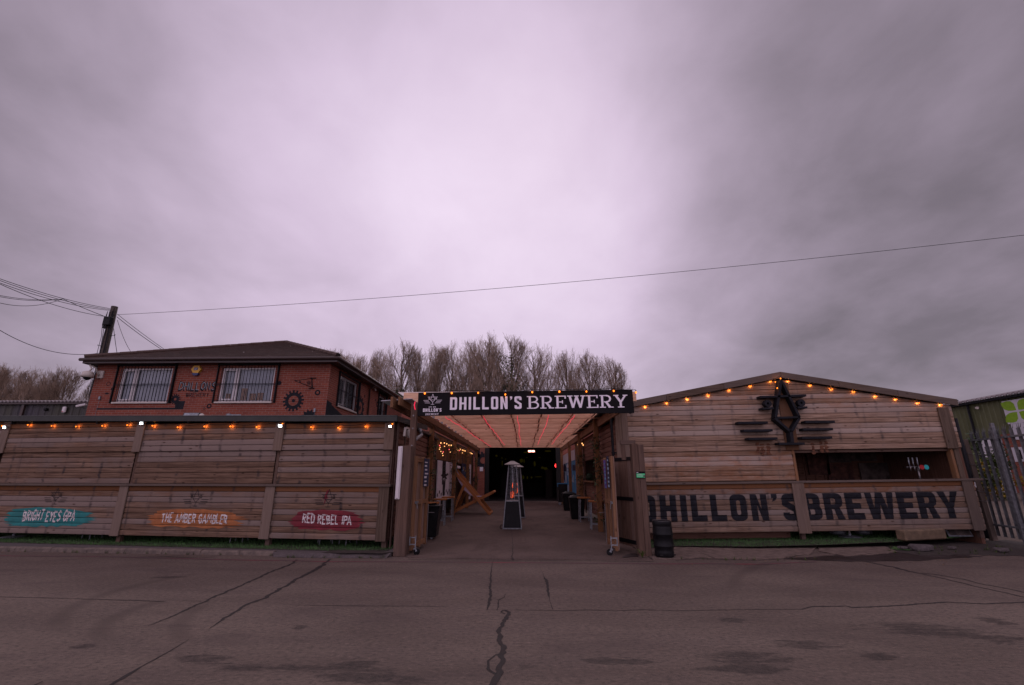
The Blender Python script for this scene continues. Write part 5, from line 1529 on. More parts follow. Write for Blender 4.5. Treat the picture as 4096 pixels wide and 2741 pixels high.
f2 = [d1(*q) for q in ((326, 134), (333, 166), (322, 195), (345, 232), (382, 240), (370, 265), (378, 299), (404, 147), (482, 200), (500, 243), (604, 202), (627, 211), (653, 219), (699, 257))]
fr_ = thing('fairy_lights', tuple(XP(*f2[0], -3.22)), 'tangle of tiny fairy lights hanging on the booth screens', 'fairy lights')
for k, q in enumerate(f2):
    mb = MB(); mb.ball(XP(*q, -3.22), .02, 8); mb.build('bulb', 'fairy' if k % 4 else 'fairyred', fr_)
mb = MB(); mb.tube([XP(*q, -3.225) for q in f2], .004, 3, False); mb.build('cable', 'black', fr_)

# ================================================================== RIGHT SIDE OF THE WALK
yG, yH = XP(*d3(297, 700), SX + .05).y, XP(*d3(128, 700), SX + .05).y
tm = thing('mural', (SX, yG, .4), 'blue and white painted mural boards on the right wall of the walk', 'mural', 'painted panels')
mb = MB(); mb.cbox(SX + .02, SX + .06, yG, yH, .4, 3.0); mb.build('board', 'muralblue', tm)
fr = lambda u, v, d=0.0: Vector((SX + .018 - d, yG + (1 - u) * (yH - yG), .4 + v * 2.6))
mb = MB(); r_ = random.Random(8)
for k in range(26):
    u_, v_, w_, h_ = r_.uniform(0, .85), r_.uniform(.02, .72), r_.uniform(.05, .15), r_.uniform(.03, .16); mb.poly([[(u_, v_), (u_ + w_, v_ + .01), (u_ + w_ * .9, v_ + h_), (u_ + .01, v_ + h_)]], fr, .0005 * (k + 1))
mb.poly([[(.15, .05), (.32, .05), (.30, .50), (.16, .52)]], fr, .015); mb.build('pale_blocks', 'muralpale', tm)
mb = MB()
for k, l in enumerate([[(0, .62), (.3, .60), (.28, .78), (.20, .72), (.12, .80), (0, .72)], [(.45, .66), (.75, .66), (.6, .88), (.52, .76)], [(.0, .40), (.12, .40), (.12, .60), (0, .6)], [(.8, .6), (1, .6), (1, .7), (.82, .72)], [(.62, .15), (.66, .15), (.66, .42), (.62, .42)]]): mb.poly([l], fr, .017 + .0005 * k)
mb.build('navy_shapes', 'muralnavy', tm)
mb = MB(); mb.poly([[(0, .78), (1, .80), (1, 1), (0, 1)]], fr, .020); mb.poly([[(.35, .68), (.5, .68), (.43, .80)]], fr, .021); mb.build('white_upper', 'muralwhite', tm)
mb = MB(); yy = XP(*d3(310, 700), SX - .05).y; mb.cbox(SX - .12, SX + .04, yy - .10, yy + .10, .02, 3.3); tag(mb.build('timber_upright', 'postwood', bevel=.005), 'broad brown timber upright at the near edge of the blue mural', 'post')
pts = [XP(*d3(*q), SX - .1) for q in ((320, 345), (378, 328), (392, 350))]
string_lights('string_lights', pts, 'three small pale lights beside the second ivy post on the right', r=.025, sag=.02, mat='fairy', group=None, watt=0)


def leaf_mass(mb, pts, size, rg, n):
    for _ in range(n):
        p = Vector(rg.choice(pts)) if not callable(pts) else pts()
        a, b = rg.uniform(0, 6.28), rg.uniform(-1, 1); d = Vector((math.cos(a), math.sin(a), b)).normalized(); e = d.cross(Vector((rg.uniform(-1, 1), rg.uniform(-1, 1), rg.uniform(-1, 1)))).normalized()
        s = size * rg.uniform(.6, 1.3)
        mb.face([p - d * s, p + e * s * .6, p + d * s * 1.1, p - e * s * .6])


def ivy_post(x, y, z0, z1, label, seed, n=330):
    rg = random.Random(seed); t_ = thing('ivy_vine', (x, y, z0), label, 'ivy', 'ivy vines on the pergola posts')
    path = [Vector((x + .10 * math.cos(k * .9 + seed), y + .10 * math.sin(k * .9 + seed), z0 + (z1 - z0) * k / 40)) for k in range(41)]
    mb = MB(); mb.tube(path, .008, 4); mb.build('stem', 'bark', t_)
    mb = MB()
    cl = [rg.uniform(z0, z1) for _ in range(16)]
    def pt():
        z = min(z1, max(z0, rg.choice(cl) + rg.gauss(0, .10))); a = rg.uniform(0, 6.28); r = .09 + abs(rg.gauss(0, .05)); return Vector((x + r * math.cos(a), y + r * math.sin(a), z))
    leaf_mass(mb, pt, .038, rg, n); mb.build('leaves', 'ivy', t_)


ivy_post(-3.10, 15.7, .6, 3.1, 'ivy on the nearest pergola post on the deckchair side', 1, 380)
ivy_post(-3.10, 21.2, .2, 3.0, 'ivy on the pergola post in front of the deckchair', 2, 420)
ivy_post(-3.10, 26.4, .6, 2.9, 'ivy on the pergola post behind the deckchair', 3, 220)
ivy_post(-3.10, 31.0, .8, 2.9, 'ivy on the farthest pergola post on the deckchair side', 4, 300)
ivy_post(2.38, 15.35, .3, 2.9, 'ivy on the nearest pergola post beside the right gate', 5, 420)
ivy_post(2.42, 20.3, .4, 2.9, 'ivy on the second pergola post from the right gate', 6, 330)
for (q, lb) in ((d3(478, 792), 'round clipped box ball on the right side sill'), (d3(628, 835), 'round clipped box ball half hidden by the right gate')):
    p = XP(*q, SX - .08); t_ = thing('topiary_ball', tuple(p), lb, 'topiary', 'topiary balls')
    mb = MB(); mb.ball(p, .125, 14); mb.build('core', 'topiary', t_)
    rg = random.Random(3); mb = MB()
    def pt():
        v = Vector((rg.gauss(0, 1), rg.gauss(0, 1), rg.gauss(0, 1))).normalized(); return p + v * rg.uniform(.12, .15)
    leaf_mass(mb, pt, .018, rg, 500); mb.build('foliage', 'topiary', t_)

# bins
def bin_(x, y, w, d, h, label, wheels):
    t_ = thing('litter_bin', (x, y, .014), label, 'bin', 'black litter bins')
    mb = MB(); z0 = .07 if wheels else .015
    B = [(-w * .40, -d * .40), (w * .40, -d * .40), (w * .40, d * .40), (-w * .40, d * .40)]; T = [(-w * .5, -d * .5), (w * .5, -d * .5), (w * .5, d * .5), (-w * .5, d * .5)]
    vb = [(x + p[0], y + p[1], z0) for p in B]; vt = [(x + p[0], y + p[1], h - .06) for p in T]
    mb.idx(vb + vt, [(3, 2, 1, 0)] + [(i, (i + 1) % 4, 4 + (i + 1) % 4, 4 + i) for i in range(4)]); mb.build('tub', 'blackplastic', t_, bevel=.02)
    mb = MB(); mb.cbox(x - w * .54, x + w * .54, y - d * .54, y + d * .54, h - .065, h - .015)
    if not wheels:
        r0 = [(x - w * .5, y - d * .5), (x + w * .5, y - d * .5), (x + w * .5, y + d * .5), (x - w * .5, y + d * .5)]; mb.idx([(*p, h - .015) for p in r0] + [(x + (p[0] - x) * .45, y + (p[1] - y) * .45, h + .07) for p in r0], [(i, (i + 1) % 4, 4 + (i + 1) % 4, 4 + i) for i in range(4)] + [(4, 5, 6, 7)])
    mb.build('lid_rim', 'blackplastic', t_, bevel=.01)
    if wheels:
        mb = MB(); mb.lathe([(.035, -.02), (.035, .02)], (x + w * .2, y - d * .3, .05), 12, axis=(0, 1, 0)); mb.build('wheel', 'galv', t_); mb = MB(); mb.lathe([(.035, -.02), (.035, .02)], (x - w * .25, y - d * .3, .05), 12, axis=(0, 1, 0)); mb.build('wheel', 'galv', t_)
        mb = MB()
        for k in range(4): mb.tube([(x - w * .45 + k * .05, y - d * .3 + k * .1, h - .01), (x + w * .3, y + d * .2 * (k - 1.5), h + .03 * (k % 2))], .012, 4)
        mb.build('bag', 'signblack', t_)
    else:
        mb = MB(); mb.cbox(x + w * .05, x + w * .22, y - d * .53, y - d * .515, h - .17, h - .11); mb.build('sticker', 'muralwhite', t_)


p = G(*h6(590, 1240)); bin_(p.x - .08, p.y + .15, .60, .55, .90, 'open black bin on castors beside the left gate', True)
p = G(*d3(320, 1390)); bin_(p.x + .0, p.y + .2, .62, .55, .86, 'black lidded bin with a white sticker beside the right bar tables', False)
p = G(*d3(205, 1272)); bin_(p.x + .0, p.y + .2, .66, .55, .86, 'farther black lidded bin below the blue mural', False)


# bar tables: timber top, steel legs
def bar_table(x, y, label, rz=0.0, w=.46, d=.46, h=.90):
    t_ = thing('bar_table', (x, y, .014), label, 'table', 'bar tables in the walk')
    mb = MB(); mb.cbox(x - w / 2, x + w / 2, y - d / 2, y + d / 2, h - .05, h); mb.build('table_top', 'chairwood', t_, bevel=.006)
    for sx_ in (-1, 1):
        for sy_ in (-1, 1):
            mb = MB(); mb.bar((x + sx_ * w * .36, y + sy_ * d * .36, h - .05), (x + sx_ * w * .40, y + sy_ * d * .40, .016), .035, .035, up=(0, 1, 0)); mb.build('leg', 'galv', t_)
    mb = MB(); mb.cbox(x - w * .38, x + w * .38, y - d * .39, y - d * .34, .16, .19); mb.cbox(x - w * .38, x + w * .38, y + d * .34, y + d * .39, .16, .19); mb.build('footrest', 'galv', t_)
    t_.rotation_euler = (0, 0, rz)
    return t_


p = G(*d1(392, 1400)); t1 = bar_table(-2.96, 18.9, 'high table with timber top and steel legs before the white mural')
dup(t1, (-2.98, 17.2, .014), .05, 'high timber table standing second from the open bin'); dup(t1, (-2.86, 14.8, .014), -.04, 'high timber table nearest the open bin on the left')
p = G(*d3(420, 1430)); dup(t1, (2.30, p.y + .2, .014), .03, 'high timber table beside the lidded bin on the right'); p = G(*d3(515, 1545)); dup(t1, (2.36, p.y + .3, .014), -.03, 'high timber table beside the nearest right ivy post')
# flight trolley at the back right
p = G(*d3(110, 1190)); t_ = thing('equipment_trolley', (p.x, p.y, .014), 'dark equipment trolley on wheels with blue edges at the back right', 'trolley')
mb = MB(); mb.cbox(p.x - .25, p.x + .35, p.y, p.y + .7, .18, 1.25); mb.build('case', 'interior', t_); mb = MB(); mb.cbox(p.x - .27, p.x - .255, p.y - .01, p.y + .7, 1.05, 1.28); mb.cbox(p.x - .27, p.x + .36, p.y - .02, p.y - .005, 1.22, 1.28); mb.build('blue_edge', 'muralblue', t_)
for dx in (-.18, .28):
    mb = MB(); mb.lathe([(.08, -.03), (.08, .03)], (p.x + dx, p.y + .05, .10), 12, axis=(0, 1, 0)); mb.build('wheel', 'galv', t_)

# ================================================================== GIANT DECKCHAIR
DY0, DY1 = 21.75, 23.1
dk = thing('giant_deckchair', (-2.3, DY0, .014), 'giant orange timber deckchair with dark canvas in the covered walk', 'deckchair')
tA, tB = V(*d1(490, 470), DY0), V(*d1(1150, 1290), DY0); sA, sB = V(*d1(540, 1235), DY0), V(*d1(1205, 905), DY0); bA, bB = V(*d1(552, 1215), DY0), V(*d1(735, 785), DY0)
for k, y_ in enumerate((DY0, DY1)):
    s_ = (0, y_ - DY0, 0); o = lambda P: Vector((P.x, y_, max(P.z, .05)))
    for nm, (a, b), dy in (('back_rail', (tA, tB), 0), ('seat_rail', (sA, sB), .10 if k == 0 else -.10), ('prop_strut', (bA, bB), -.10 if k == 0 else .10)):
        mb = MB(); mb.bar(o(a) + Vector((0, dy, 0)), o(b) + Vector((0, dy, 0)), .07, .125, up=(0, 1, 0) if False else (0, 0, 1)); mb.build(nm, 'chairwood', dk, bevel=.008)
for P in (tA, sB, sA, tB):
    mb = MB(); q = Vector((P.x, 0, max(P.z, .06))); mb.tube([(q.x, DY0 - .06, q.z), (q.x, DY1 + .06, q.z)], .055, 10); mb.build('cross_bar', 'chairwood', dk)
mb = MB(); cv = [V(*d1(*q), DY0) for q in ((510, 455), (570, 590), (640, 740), (720, 870), (800, 945), (880, 985), (1000, 985), (1080, 940))]
for a, b in zip(cv, cv[1:]):
    mb.box((a.x, DY0 + .10, a.z), Vector((b.x - a.x, 0, b.z - a.z)), (0, DY1 - DY0 - .2, 0), (.012, 0, .012))
mb.build('canvas', 'canvas', dk)
mb = MB(); q0 = V(*d1(545, 470), DY0); q1 = V(*d1(600, 510), DY0); mb.cbox(q0.x - .02, q1.x + .02, DY0 - .07, DY1, q1.z, q0.z + .01); mb.build('head_cushion', 'muralwhite', dk, bevel=.02)

# ================================================================== PATIO HEATERS
def heater(p, label, rz=0.0):
    t_ = thing('patio_heater', (p.x, p.y, .014), label, 'patio heater', 'pyramid patio heaters')
    b, s, z0, z1, z2 = .30, .125, .03, .86, 2.02; X, Y = p.x, p.y
    hw = lambda z: b + (s - b) * (z / z2)
    C4 = ((-1, -1), (1, -1), (1, 1), (-1, 1))
    for c in C4:
        mb = MB(); mb.bar((X + c[0] * b, Y + c[1] * b, .014), (X + c[0] * s, Y + c[1] * s, z2), .032, .032, up=(0, 1, 0)); mb.build('corner_leg', 'galv', t_, bevel=.004)
    mb = MB(); k0, k1 = hw(.06) - .012, hw(z1) - .012
    vs = [(X + c[0] * k0, Y + c[1] * k0, .06) for c in C4] + [(X + c[0] * k1, Y + c[1] * k1, z1) for c in C4]
    mb.idx(vs, [(i, (i + 1) % 4, 4 + (i + 1) % 4, 4 + i) for i in range(4)] + [(4, 5, 6, 7), (3, 2, 1, 0)]); mb.build('base_panel', 'black', t_)
    mb = MB(); k = hw(z1) + .01; mb.cbox(X - k, X + k, Y - k, Y + k, z1, z1 + .03); k = hw(.05) + .003; mb.cbox(X - k, X + k, Y - k, Y + k, .02, .055); mb.build('shelf', 'galv', t_)
    mb = MB(); z = z1 + .07
    while z < z2 - .06:
        k = hw(z) - .004
        for i in range(4):
            a, c = C4[i], C4[(i + 1) % 4]; mb.bar((X + a[0] * k, Y + a[1] * k, z), (X + c[0] * k, Y + c[1] * k, z), .005, .005)
        z += .045
    for c in C4:
        for f in (-.33, .33):
            a0 = hw(z1) - .004; a1 = hw(z2) - .004
            mb.bar((X + c[0] * a0 if c[0] == c[1] else X + f * a0, Y + (c[1] * a0 if c[0] != c[1] else f * a0), z1 + .03), (X + c[0] * a1 if c[0] == c[1] else X + f * a1, Y + (c[1] * a1 if c[0] != c[1] else f * a1), z2), .005, .005, up=(0, 1, 0))
    mb.build('wire_guard', 'galv', t_)
    mb = MB(); mb.tube([(X, Y, z1 + .04), (X, Y, z2 - .02)], .06, 14, False); mb.build('glass_tube', 'glass', t_, smooth=True)
    mb = MB(); mb.tube([(X - .02, Y, z1 + .10), (X + .01, Y, z1 + .16), (X + .02, Y, z1 + .26), (X + .005, Y, z1 + .34)], [.003, .008, .007, .002], 8); mb.tube([(X + .005, Y + .02, z1 + .42), (X + .0, Y + .02, z1 + .50), (X + .008, Y, z1 + .60)], [.003, .009, .002], 8); mb.tube([(X - .05, Y, z1 + .1), (X - .05, Y, z1 + .3)], [.004, .003], 6); mb.build('flame', 'flame', t_)
    mb = MB(); r0, r1 = .265, .07
    vs = [(X + c[0] * r0, Y + c[1] * r0, z2 + .03) for c in C4] + [(X + c[0] * r1, Y + c[1] * r1, z2 + .135) for c in C4] + [(X + c[0] * r0, Y + c[1] * r0, z2 + .018) for c in C4]
    mb.idx(vs, [(i, (i + 1) % 4, 4 + (i + 1) % 4, 4 + i) for i in range(4)] + [(4, 5, 6, 7), (11, 10, 9, 8)] + [(8 + i, 8 + (i + 1) % 4, (i + 1) % 4, i) for i in range(4)]); mb.cbox(X - .06, X + .06, Y - .06, Y + .06, z2 + .135, z2 + .15); mb.build('hood', 'steel', t_)
    mb = MB(); mb.cbox(X - .07, X + .07, Y - .07, Y + .07, z2 - .05, z2 + .017); mb.build('burner_head', 'steel', t_)
    mb = MB(); mb.tube([(X - b, Y - b, .06), (X - b - .06, Y - b, .03), (X - b - .10, Y - b, .08), (X - b - .07, Y - b, .15), (X - b - .01, Y - b + .02, .14)], .012, 6); mb.build('gas_hose', 'blackplastic', t_, smooth=True)
    return t_


ht = heater(G(2050, 2116), 'nearer pyramid patio heater with lit flame in the middle of the walk')
p = G(2069, 2072); dup(ht, (p.x, p.y, .014), .1, 'farther pyramid patio heater half hidden behind the first')

# ================================================================== MAIN BREWERY BUILDING at the end of the walk
mbd = thing('brewery_hall', (0, 33.5, 0), 'brewery hall with gear mural brickwork and dark open doorway at the end of the walk', 'building')
DX0, DX1, DZ = V(1938, 1900, 33.5).x, V(2246, 1900, 33.5).x, 4.2


def brickwall(mb, p0, p1, z0, z1, n, thick=.2, holes=()):
    p0, p1 = Vector(p0), Vector(p1); d = (p1 - p0); L_ = d.length; d.normalize()
    us = sorted({0, L_} | {h for q in holes for h in q[:2]}); zs = sorted({z0, z1} | {h for q in holes for h in q[2:4]})
    for i in range(len(us) - 1):
        for j in range(len(zs) - 1):
            u, z = (us[i] + us[i + 1]) / 2, (zs[j] + zs[j + 1]) / 2
            if any(q[0] < u < q[1] and q[2] < z < q[3] for q in holes): continue
            P = [p0 + d * us[i] + Vector((0, 0, zs[j])), p0 + d * us[i + 1] + Vector((0, 0, zs[j])), p0 + d * us[i + 1] + Vector((0, 0, zs[j + 1])), p0 + d * us[i] + Vector((0, 0, zs[j + 1]))]
            mb.face(P, [(us[i], zs[j]), (us[i + 1], zs[j]), (us[i + 1], zs[j + 1]), (us[i], zs[j + 1])])
    nn = Vector(n)
    for q in holes:      # reveals
        for (ua, za, ub, zb_) in ((q[0], q[2], q[1], q[2]), (q[1], q[2], q[1], q[3]), (q[1], q[3], q[0], q[3]), (q[0], q[3], q[0], q[2])):
            A, B = p0 + d * ua + Vector((0, 0, za)), p0 + d * ub + Vector((0, 0, zb_))
            mb.face([A, B, B - nn * thick, A - nn * thick], [(ua, za), (ub, zb_), (ub + .1, zb_ + .1), (ua + .1, za + .1)])


mb = MB(); brickwall(mb, (-9, 33.5, 0), (9, 33.5, 0), 0, 6.2, (0, -1, 0), .35, [(9 + DX0, 9 + DX1, -.01, DZ)]); mb.build('wall', 'brick', mbd)
mb = MB(); I = frame((0, 33.5, 0), (1, 0, 0), (0, -1, 0))
for s_ in gear(DX0 - .1, 2.75, .62, 12, .22, rot=.2) + gear(DX0 - .62, 1.45, .20, 9, .09, .04) + [[rrect(DX0 - .75, 2.95, DX0 - .35, 3.9, .03)]]: mb.poly([[(min(q[0], DX0 - .01), q[1]) for q in l] for l in s_], I, .004)
mb.build('painted_gear', 'blackpaint', mbd)
mb = MB(); mb.cbox(DX0 - .33, DX0 - .11, 33.47, 33.49, 2.02, 2.30); mb.build('wall_notice', 'muralwhite', mbd)
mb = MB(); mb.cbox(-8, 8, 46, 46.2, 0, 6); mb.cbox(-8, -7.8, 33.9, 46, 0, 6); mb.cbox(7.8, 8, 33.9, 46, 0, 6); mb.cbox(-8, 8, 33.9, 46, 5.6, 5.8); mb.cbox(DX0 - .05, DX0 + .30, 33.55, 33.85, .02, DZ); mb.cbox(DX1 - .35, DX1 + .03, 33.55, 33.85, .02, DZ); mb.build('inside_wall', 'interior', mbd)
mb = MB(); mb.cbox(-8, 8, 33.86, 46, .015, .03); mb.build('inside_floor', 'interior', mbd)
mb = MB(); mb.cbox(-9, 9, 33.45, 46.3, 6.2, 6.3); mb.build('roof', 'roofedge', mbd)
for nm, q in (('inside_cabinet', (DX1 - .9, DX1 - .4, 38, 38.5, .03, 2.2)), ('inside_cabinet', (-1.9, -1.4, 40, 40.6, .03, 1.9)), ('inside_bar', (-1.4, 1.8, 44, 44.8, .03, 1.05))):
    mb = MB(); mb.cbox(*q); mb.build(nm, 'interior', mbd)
scr = thing('projection_screen', (0, 45.9, 2.0), 'dim yellow projected picture on the back wall of the brewery hall', 'screen')
mb = MB(); mb.cbox(-3.4, 3.6, 45.86, 45.95, 1.3, 4.9); mb.build('screen_sheet', 'interior', scr)
IS = frame((0, 45.86, 0), (1, 0, 0), (0, -1, 0)); mb = MB()
for (x, y, w, h) in ((560, 190, 70, 80), (612, 200, 20, 90), (800, 250, 45, 100), (940, 320, 70, 50), (1000, 335, 70, 60), (595, 490, 40, 80), (670, 495, 30, 60), (745, 495, 40, 40), (865, 482, 150, 18), (655, 45, 120, 34), (660, 138, 60, 12), (885, 135, 60, 12), (1040, 22, 140, 30), (115, 105, 45, 40), (215, 145, 30, 30), (280, 165, 26, 22), (218, 240, 20, 110)):
    a, b = V(*d2(x - w / 2, y + h / 2), 45.8), V(*d2(x + w / 2, y - h / 2), 45.8); cx_, cy_ = (a.x + b.x) / 2, (a.z + b.z) / 2; ru, rv = (b.x - a.x) / 2, (b.z - a.z) / 2
    r_ = random.Random(x); mb.poly([[(cx_ + ru * math.cos(t) * r_.uniform(.75, 1.1), cy_ + rv * math.sin(t) * r_.uniform(.8, 1.1)) for t in [k * math.pi / 7 for k in range(14)]]], IS, .01)
mb.build('projected_shapes', 'projected', scr)
p = V(*c4(158, 596), 36); mb = MB(); mb.box((p.x - .24, 36, p.z - .06), (.22, 0, 0), (0, .1, 0), (0, 0, .12)); mb.box((p.x + .02, 36, p.z - .06), (.22, 0, 0), (0, .1, 0), (0, 0, .12)); tag(mb.build('heater_lamp', 'hotlamp'), 'glowing twin heater lamp hanging inside the doorway', 'lamp')
p = V(*c4(372, 717), 36); t_ = thing('red_lamp', tuple(p), 'round red lamp glowing inside the doorway on the right', 'lamp'); mb = MB(); mb.ball(p, .17, 12); mb.build('globe', 'redlamp', t_, smooth=True); mb = MB(); mb.tube([p + Vector((0, .1, -.2)), (p.x, p.y + .1, .03)], .03, 6); mb.tube([p + Vector((0, .1, .15)), (p.x, p.y + .1, 4.0)], .03, 6); mb.build('stand', 'black', t_)
p = V(*d1(1130, 610), 36.5); mb = MB(); mb.ball(p, .09, 10, (.6, .6, 2)); tag(mb.build('wall_lamp', 'flame', smooth=True), 'small orange wall light inside the doorway on the left', 'lamp')

# ================================================================== BRICK BUILDING (upper storey seen above the shelter)
BX0, BX1, BY0, BY1, BZ = -14.88, -6.64, 15.3, 25.0, 5.46
bb = thing('brick_building', (BX0, BY0, 0), 'two storey red brick building with hipped tile roof and black painted gears', 'building')
wins = []
for (tl, br) in ((h8(415, 232), h8(1000, 665)), (h8(1680, 225), (1106, 1610))):
    pass
Wd = [(V(*h8(315, 660), BY0).x, V(*h8(965, 660), BY0).x), (V(*h8(1612, 658), BY0).x, V(*h8(2290, 658), BY0).x)]
WZ0, WZ1 = 4.10, 5.28
S1 = (XP(*c2(1315, 1100), BX1).y - BY0, XP(*c2(1520, 1170), BX1).y - BY0); S2 = (XP(*c2(1790, 1190), BX1).y - BY0, XP(*c2(1860, 1190), BX1).y - BY0)
fh = [(a - BX0, b - BX0, WZ0, WZ1) for a, b in Wd]; shs = [(S1[0], S1[1], WZ0, 5.2), (S2[0], S2[1], 3.9, 5.26)]
mb = MB(); brickwall(mb, (BX0, BY0, 0), (BX1, BY0, 0), 0, BZ, (0, -1, 0), .12, fh); brickwall(mb, (BX1, BY0, 0), (BX1, BY1, 0), 0, BZ, (1, 0, 0), .12, shs); brickwall(mb, (BX0, BY1, 0), (BX0, BY0, 0), 0, BZ, (-1, 0, 0)); brickwall(mb, (BX1, BY1, 0), (BX0, BY1, 0), 0, BZ, (0, 1, 0))
mb.build('wall', 'brick', bb)


def window(fr, w, h, split, label=None, boxes=False):
    """white casement window set back in the opening, blinds behind, black grille in front; fr(u, v, out)"""
    f = MB(); t = .055
    def bar(u0, u1, v0, v1, d0=-.10, d1=-.04, mb=None):
        mb = f if mb is None else mb; o = fr(u0, v0, d0); mb.box(o, fr(u1, v0, d0) - o, fr(u0, v1, d0) - o, fr(u0, v0, d1) - o)
    bar(0, w, 0, t); bar(0, w, h - t, h); bar(0, t, t, h - t); bar(w - t, w, t, h - t)
    if split:
        s = w * split; bar(s - .04, s + .04, t, h - t)
        bar(t, s - .04, t, t + .05, -.09, -.025); bar(t, s - .04, h - t - .05, h - t, -.09, -.025); bar(t, t + .045, t + .05, h - t - .05, -.09, -.025); bar(s - .085, s - .04, t + .05, h - t - .05, -.09, -.025)
    wf = f.build('window_frame', 'upvc', bb, bevel=.004)
    p = MB(); p.face([fr(t, t, -.075), fr(w - t, t, -.075), fr(w - t, h - t, -.075), fr(t, h - t, -.075)]); p.build('pane', 'glass', wf)
    b = MB(); u = t
    while u < w - t - .02:
        j = random.uniform(-.004, .004); o = fr(u, t, -.15 + j); b.box(o, fr(u + .082, t, -.175 - j) - o, fr(u, h - .04, -.15 + j) - o, fr(u, t, -.152 + j) - o); u += .088
    b.build('blind', 'blind', wf)
    k = MB(); bar(-.05, w + .05, -.02, h + .02, -.62, -.58, k); k.build('room_back', 'interior', wf)
    s = MB(); bar(-.08, w + .06, -.06, -.005, -.10, .06, s); wf2 = s.build('sill', 'cream', bb, bevel=.004)
    g_ = MB(); u = .03; n = int(w / .115)
    for i in range(n + 1):
        u = .02 + (w - .04) * i / n; bar(u - .007, u + .007, -.0, h + .06, .055, .07, g_)
    for v in (h * .5 - .015, h * .5 + .02, .03): bar(-.14, w + .14, v - .008, v + .008, .045, .055, g_)
    bar(-.15, -.125, -.05, h + .12, 0.003, .07, g_); bar(w + .12, w + .155, -.05, h + .12, 0.003, .10, g_); bar(-.16, w + .16, h + .075, h + .11, .01, .08, g_)
    g_.build('security_grille', 'black', bb)
    if boxes:
        q = MB()
        for (a, b_, c) in ((.38, .49, .42), (.55, .66, .24), (.70, .80, .26), (.10, .18, .24)): bar(w * a, w * b_, t, t + c, -.135, -.10, q)
        q.build('cardboard_box', 'cardboard', wf)


for k, (a, b) in enumerate(Wd): window(frame((a, BY0, WZ0), (1, 0, 0), (0, -1, 0)), b - a, WZ1 - WZ0, .29, boxes=k == 1)
window(frame((BX1, BY0 + S1[0], WZ0), (0, 1, 0), (1, 0, 0)), S1[1] - S1[0], 5.2 - WZ0, .36)
window(frame((BX1, BY0 + S2[0], 3.9), (0, 1, 0), (1, 0, 0)), S2[1] - S2[0], 5.26 - 3.9, 0)
# hipped roof in stepped courses
EX0, EX1, EY0, EY1, ZE, ZA = BX0 - .22, BX1 + .36, BY0 - .36, BY1 + .4, 5.56, 7.42
APX, APY, APY2 = -10.62, 19.5, 21.0
mb = MB(); n = 15
for k in range(n):
    f0, f1 = k / n, (k + 1) / n
    for (A, B, T0, T1) in (((EX0, EY0), (EX1, EY0), (APX, APY), (APX, APY)), ((EX1, EY0), (EX1, EY1), (APX, APY), (APX, APY2)), ((EX0, EY1), (EX0, EY0), (APX, APY2), (APX, APY)), ((EX1, EY1), (EX0, EY1), (APX, APY2), (APX, APY2))):
        L0 = lambda P, T, f, dz=0.0: Vector((P[0] + (T[0] - P[0]) * f, P[1] + (T[1] - P[1]) * f, ZE + (ZA - ZE) * f + dz))
        mid = Vector(((EX0 + EX1) / 2, (EY0 + EY1) / 2, 0))
        a, b, c, d = L0(A, T0, f0, .035), L0(B, T1, f0, .035), L0(B, T1, f1, .0), L0(A, T0, f1, .0)
        w = (b - a).length; u0 = random.random()
        mb.face([a, b, c, d], [(u0, .02), (w + u0, .02), (w + u0 - (w - (c - d).length) / 2, .45), (u0 + (w - (c - d).length) / 2, .45)])
        a2_, b2_ = L0(A, T0, f0, -.002), L0(B, T1, f0, -.002); mb.face([a2_, b2_, b, a], [(0, 0), (w, 0), (w, .01), (0, .01)])
rf = mb.build('roof', 'tile', bb)
mb = MB()
for (P, T) in (((EX0, EY0), (APX, APY)), ((EX1, EY0), (APX, APY)), ((EX1, EY1), (APX, APY2))):
    for k in range(14):
        a = Vector((*P, ZE + .05)).lerp(Vector((*T, ZA + .03)), k / 14); b = Vector((*P, ZE + .05)).lerp(Vector((*T, ZA + .03)), (k + 1) / 14 + .01); mb.tube([a, b], [.085, .075], 8)
mb.tube([(APX, APY, ZA + .02), (APX, APY2, ZA + .02)], .08, 8); mb.build('hip_tiles', 'tile', rf, smooth=False)
mb = MB(); z0, z1 = 5.44, 5.52
mb.poly([[(EX0, EY0), (EX1, EY0), (EX1, EY1), (EX0, EY1)], [(BX0 + .02, BY0 + .02), (BX0 + .02, BY1 - .02), (BX1 - .02, BY1 - .02), (BX1 - .02, BY0 + .02)]], lambda a, b, d=0.0: Vector((a, b, 5.40 + d)), 0, .02); mb.build('soffit', 'gutter', bb)
mb = MB(); mb.cbox(EX0, EX1, EY0 - .012, EY0 + .012, 5.38, 5.56); mb.cbox(EX1 - .012, EX1 + .012, EY0 + .015, EY1, 5.38, 5.56); mb.cbox(EX0 - .012, EX0 + .012, EY0 + .015, EY1, 5.38, 5.56); mb.build('fascia', 'gutter', bb)
mb = MB(); mb.tube([(EX0 - .06, EY0 - .07, 5.50), (EX1 + .07, EY0 - .07, 5.50), (EX1 + .07, EY1, 5.50)], .055, 10); mb.build('gutter', 'gutter', bb, smooth=True)
q = XP(*c2(1690, 1000), BX1 + .06); mb = MB(); mb.tube([(EX1, q.y - .1, 5.45), (BX1 + .06, q.y, 5.25), (BX1 + .06, q.y, 3.2)], .035, 8); mb.build('downpipe', 'gutter', bb, smooth=True)
# painted gears and lettering on the brick
BF = frame((0, BY0, 0), (1, 0, 0), (0, -1, 0)); BS = frame((BX1, 0, 0), (0, 1, 0), (1, 0, 0))


def bp(x, y, f=h8): P = V(*f(x, y), BY0); return P.x, P.z


def bs(x, y): P = XP(*c2(x, y), BX1); return P.y, P.z


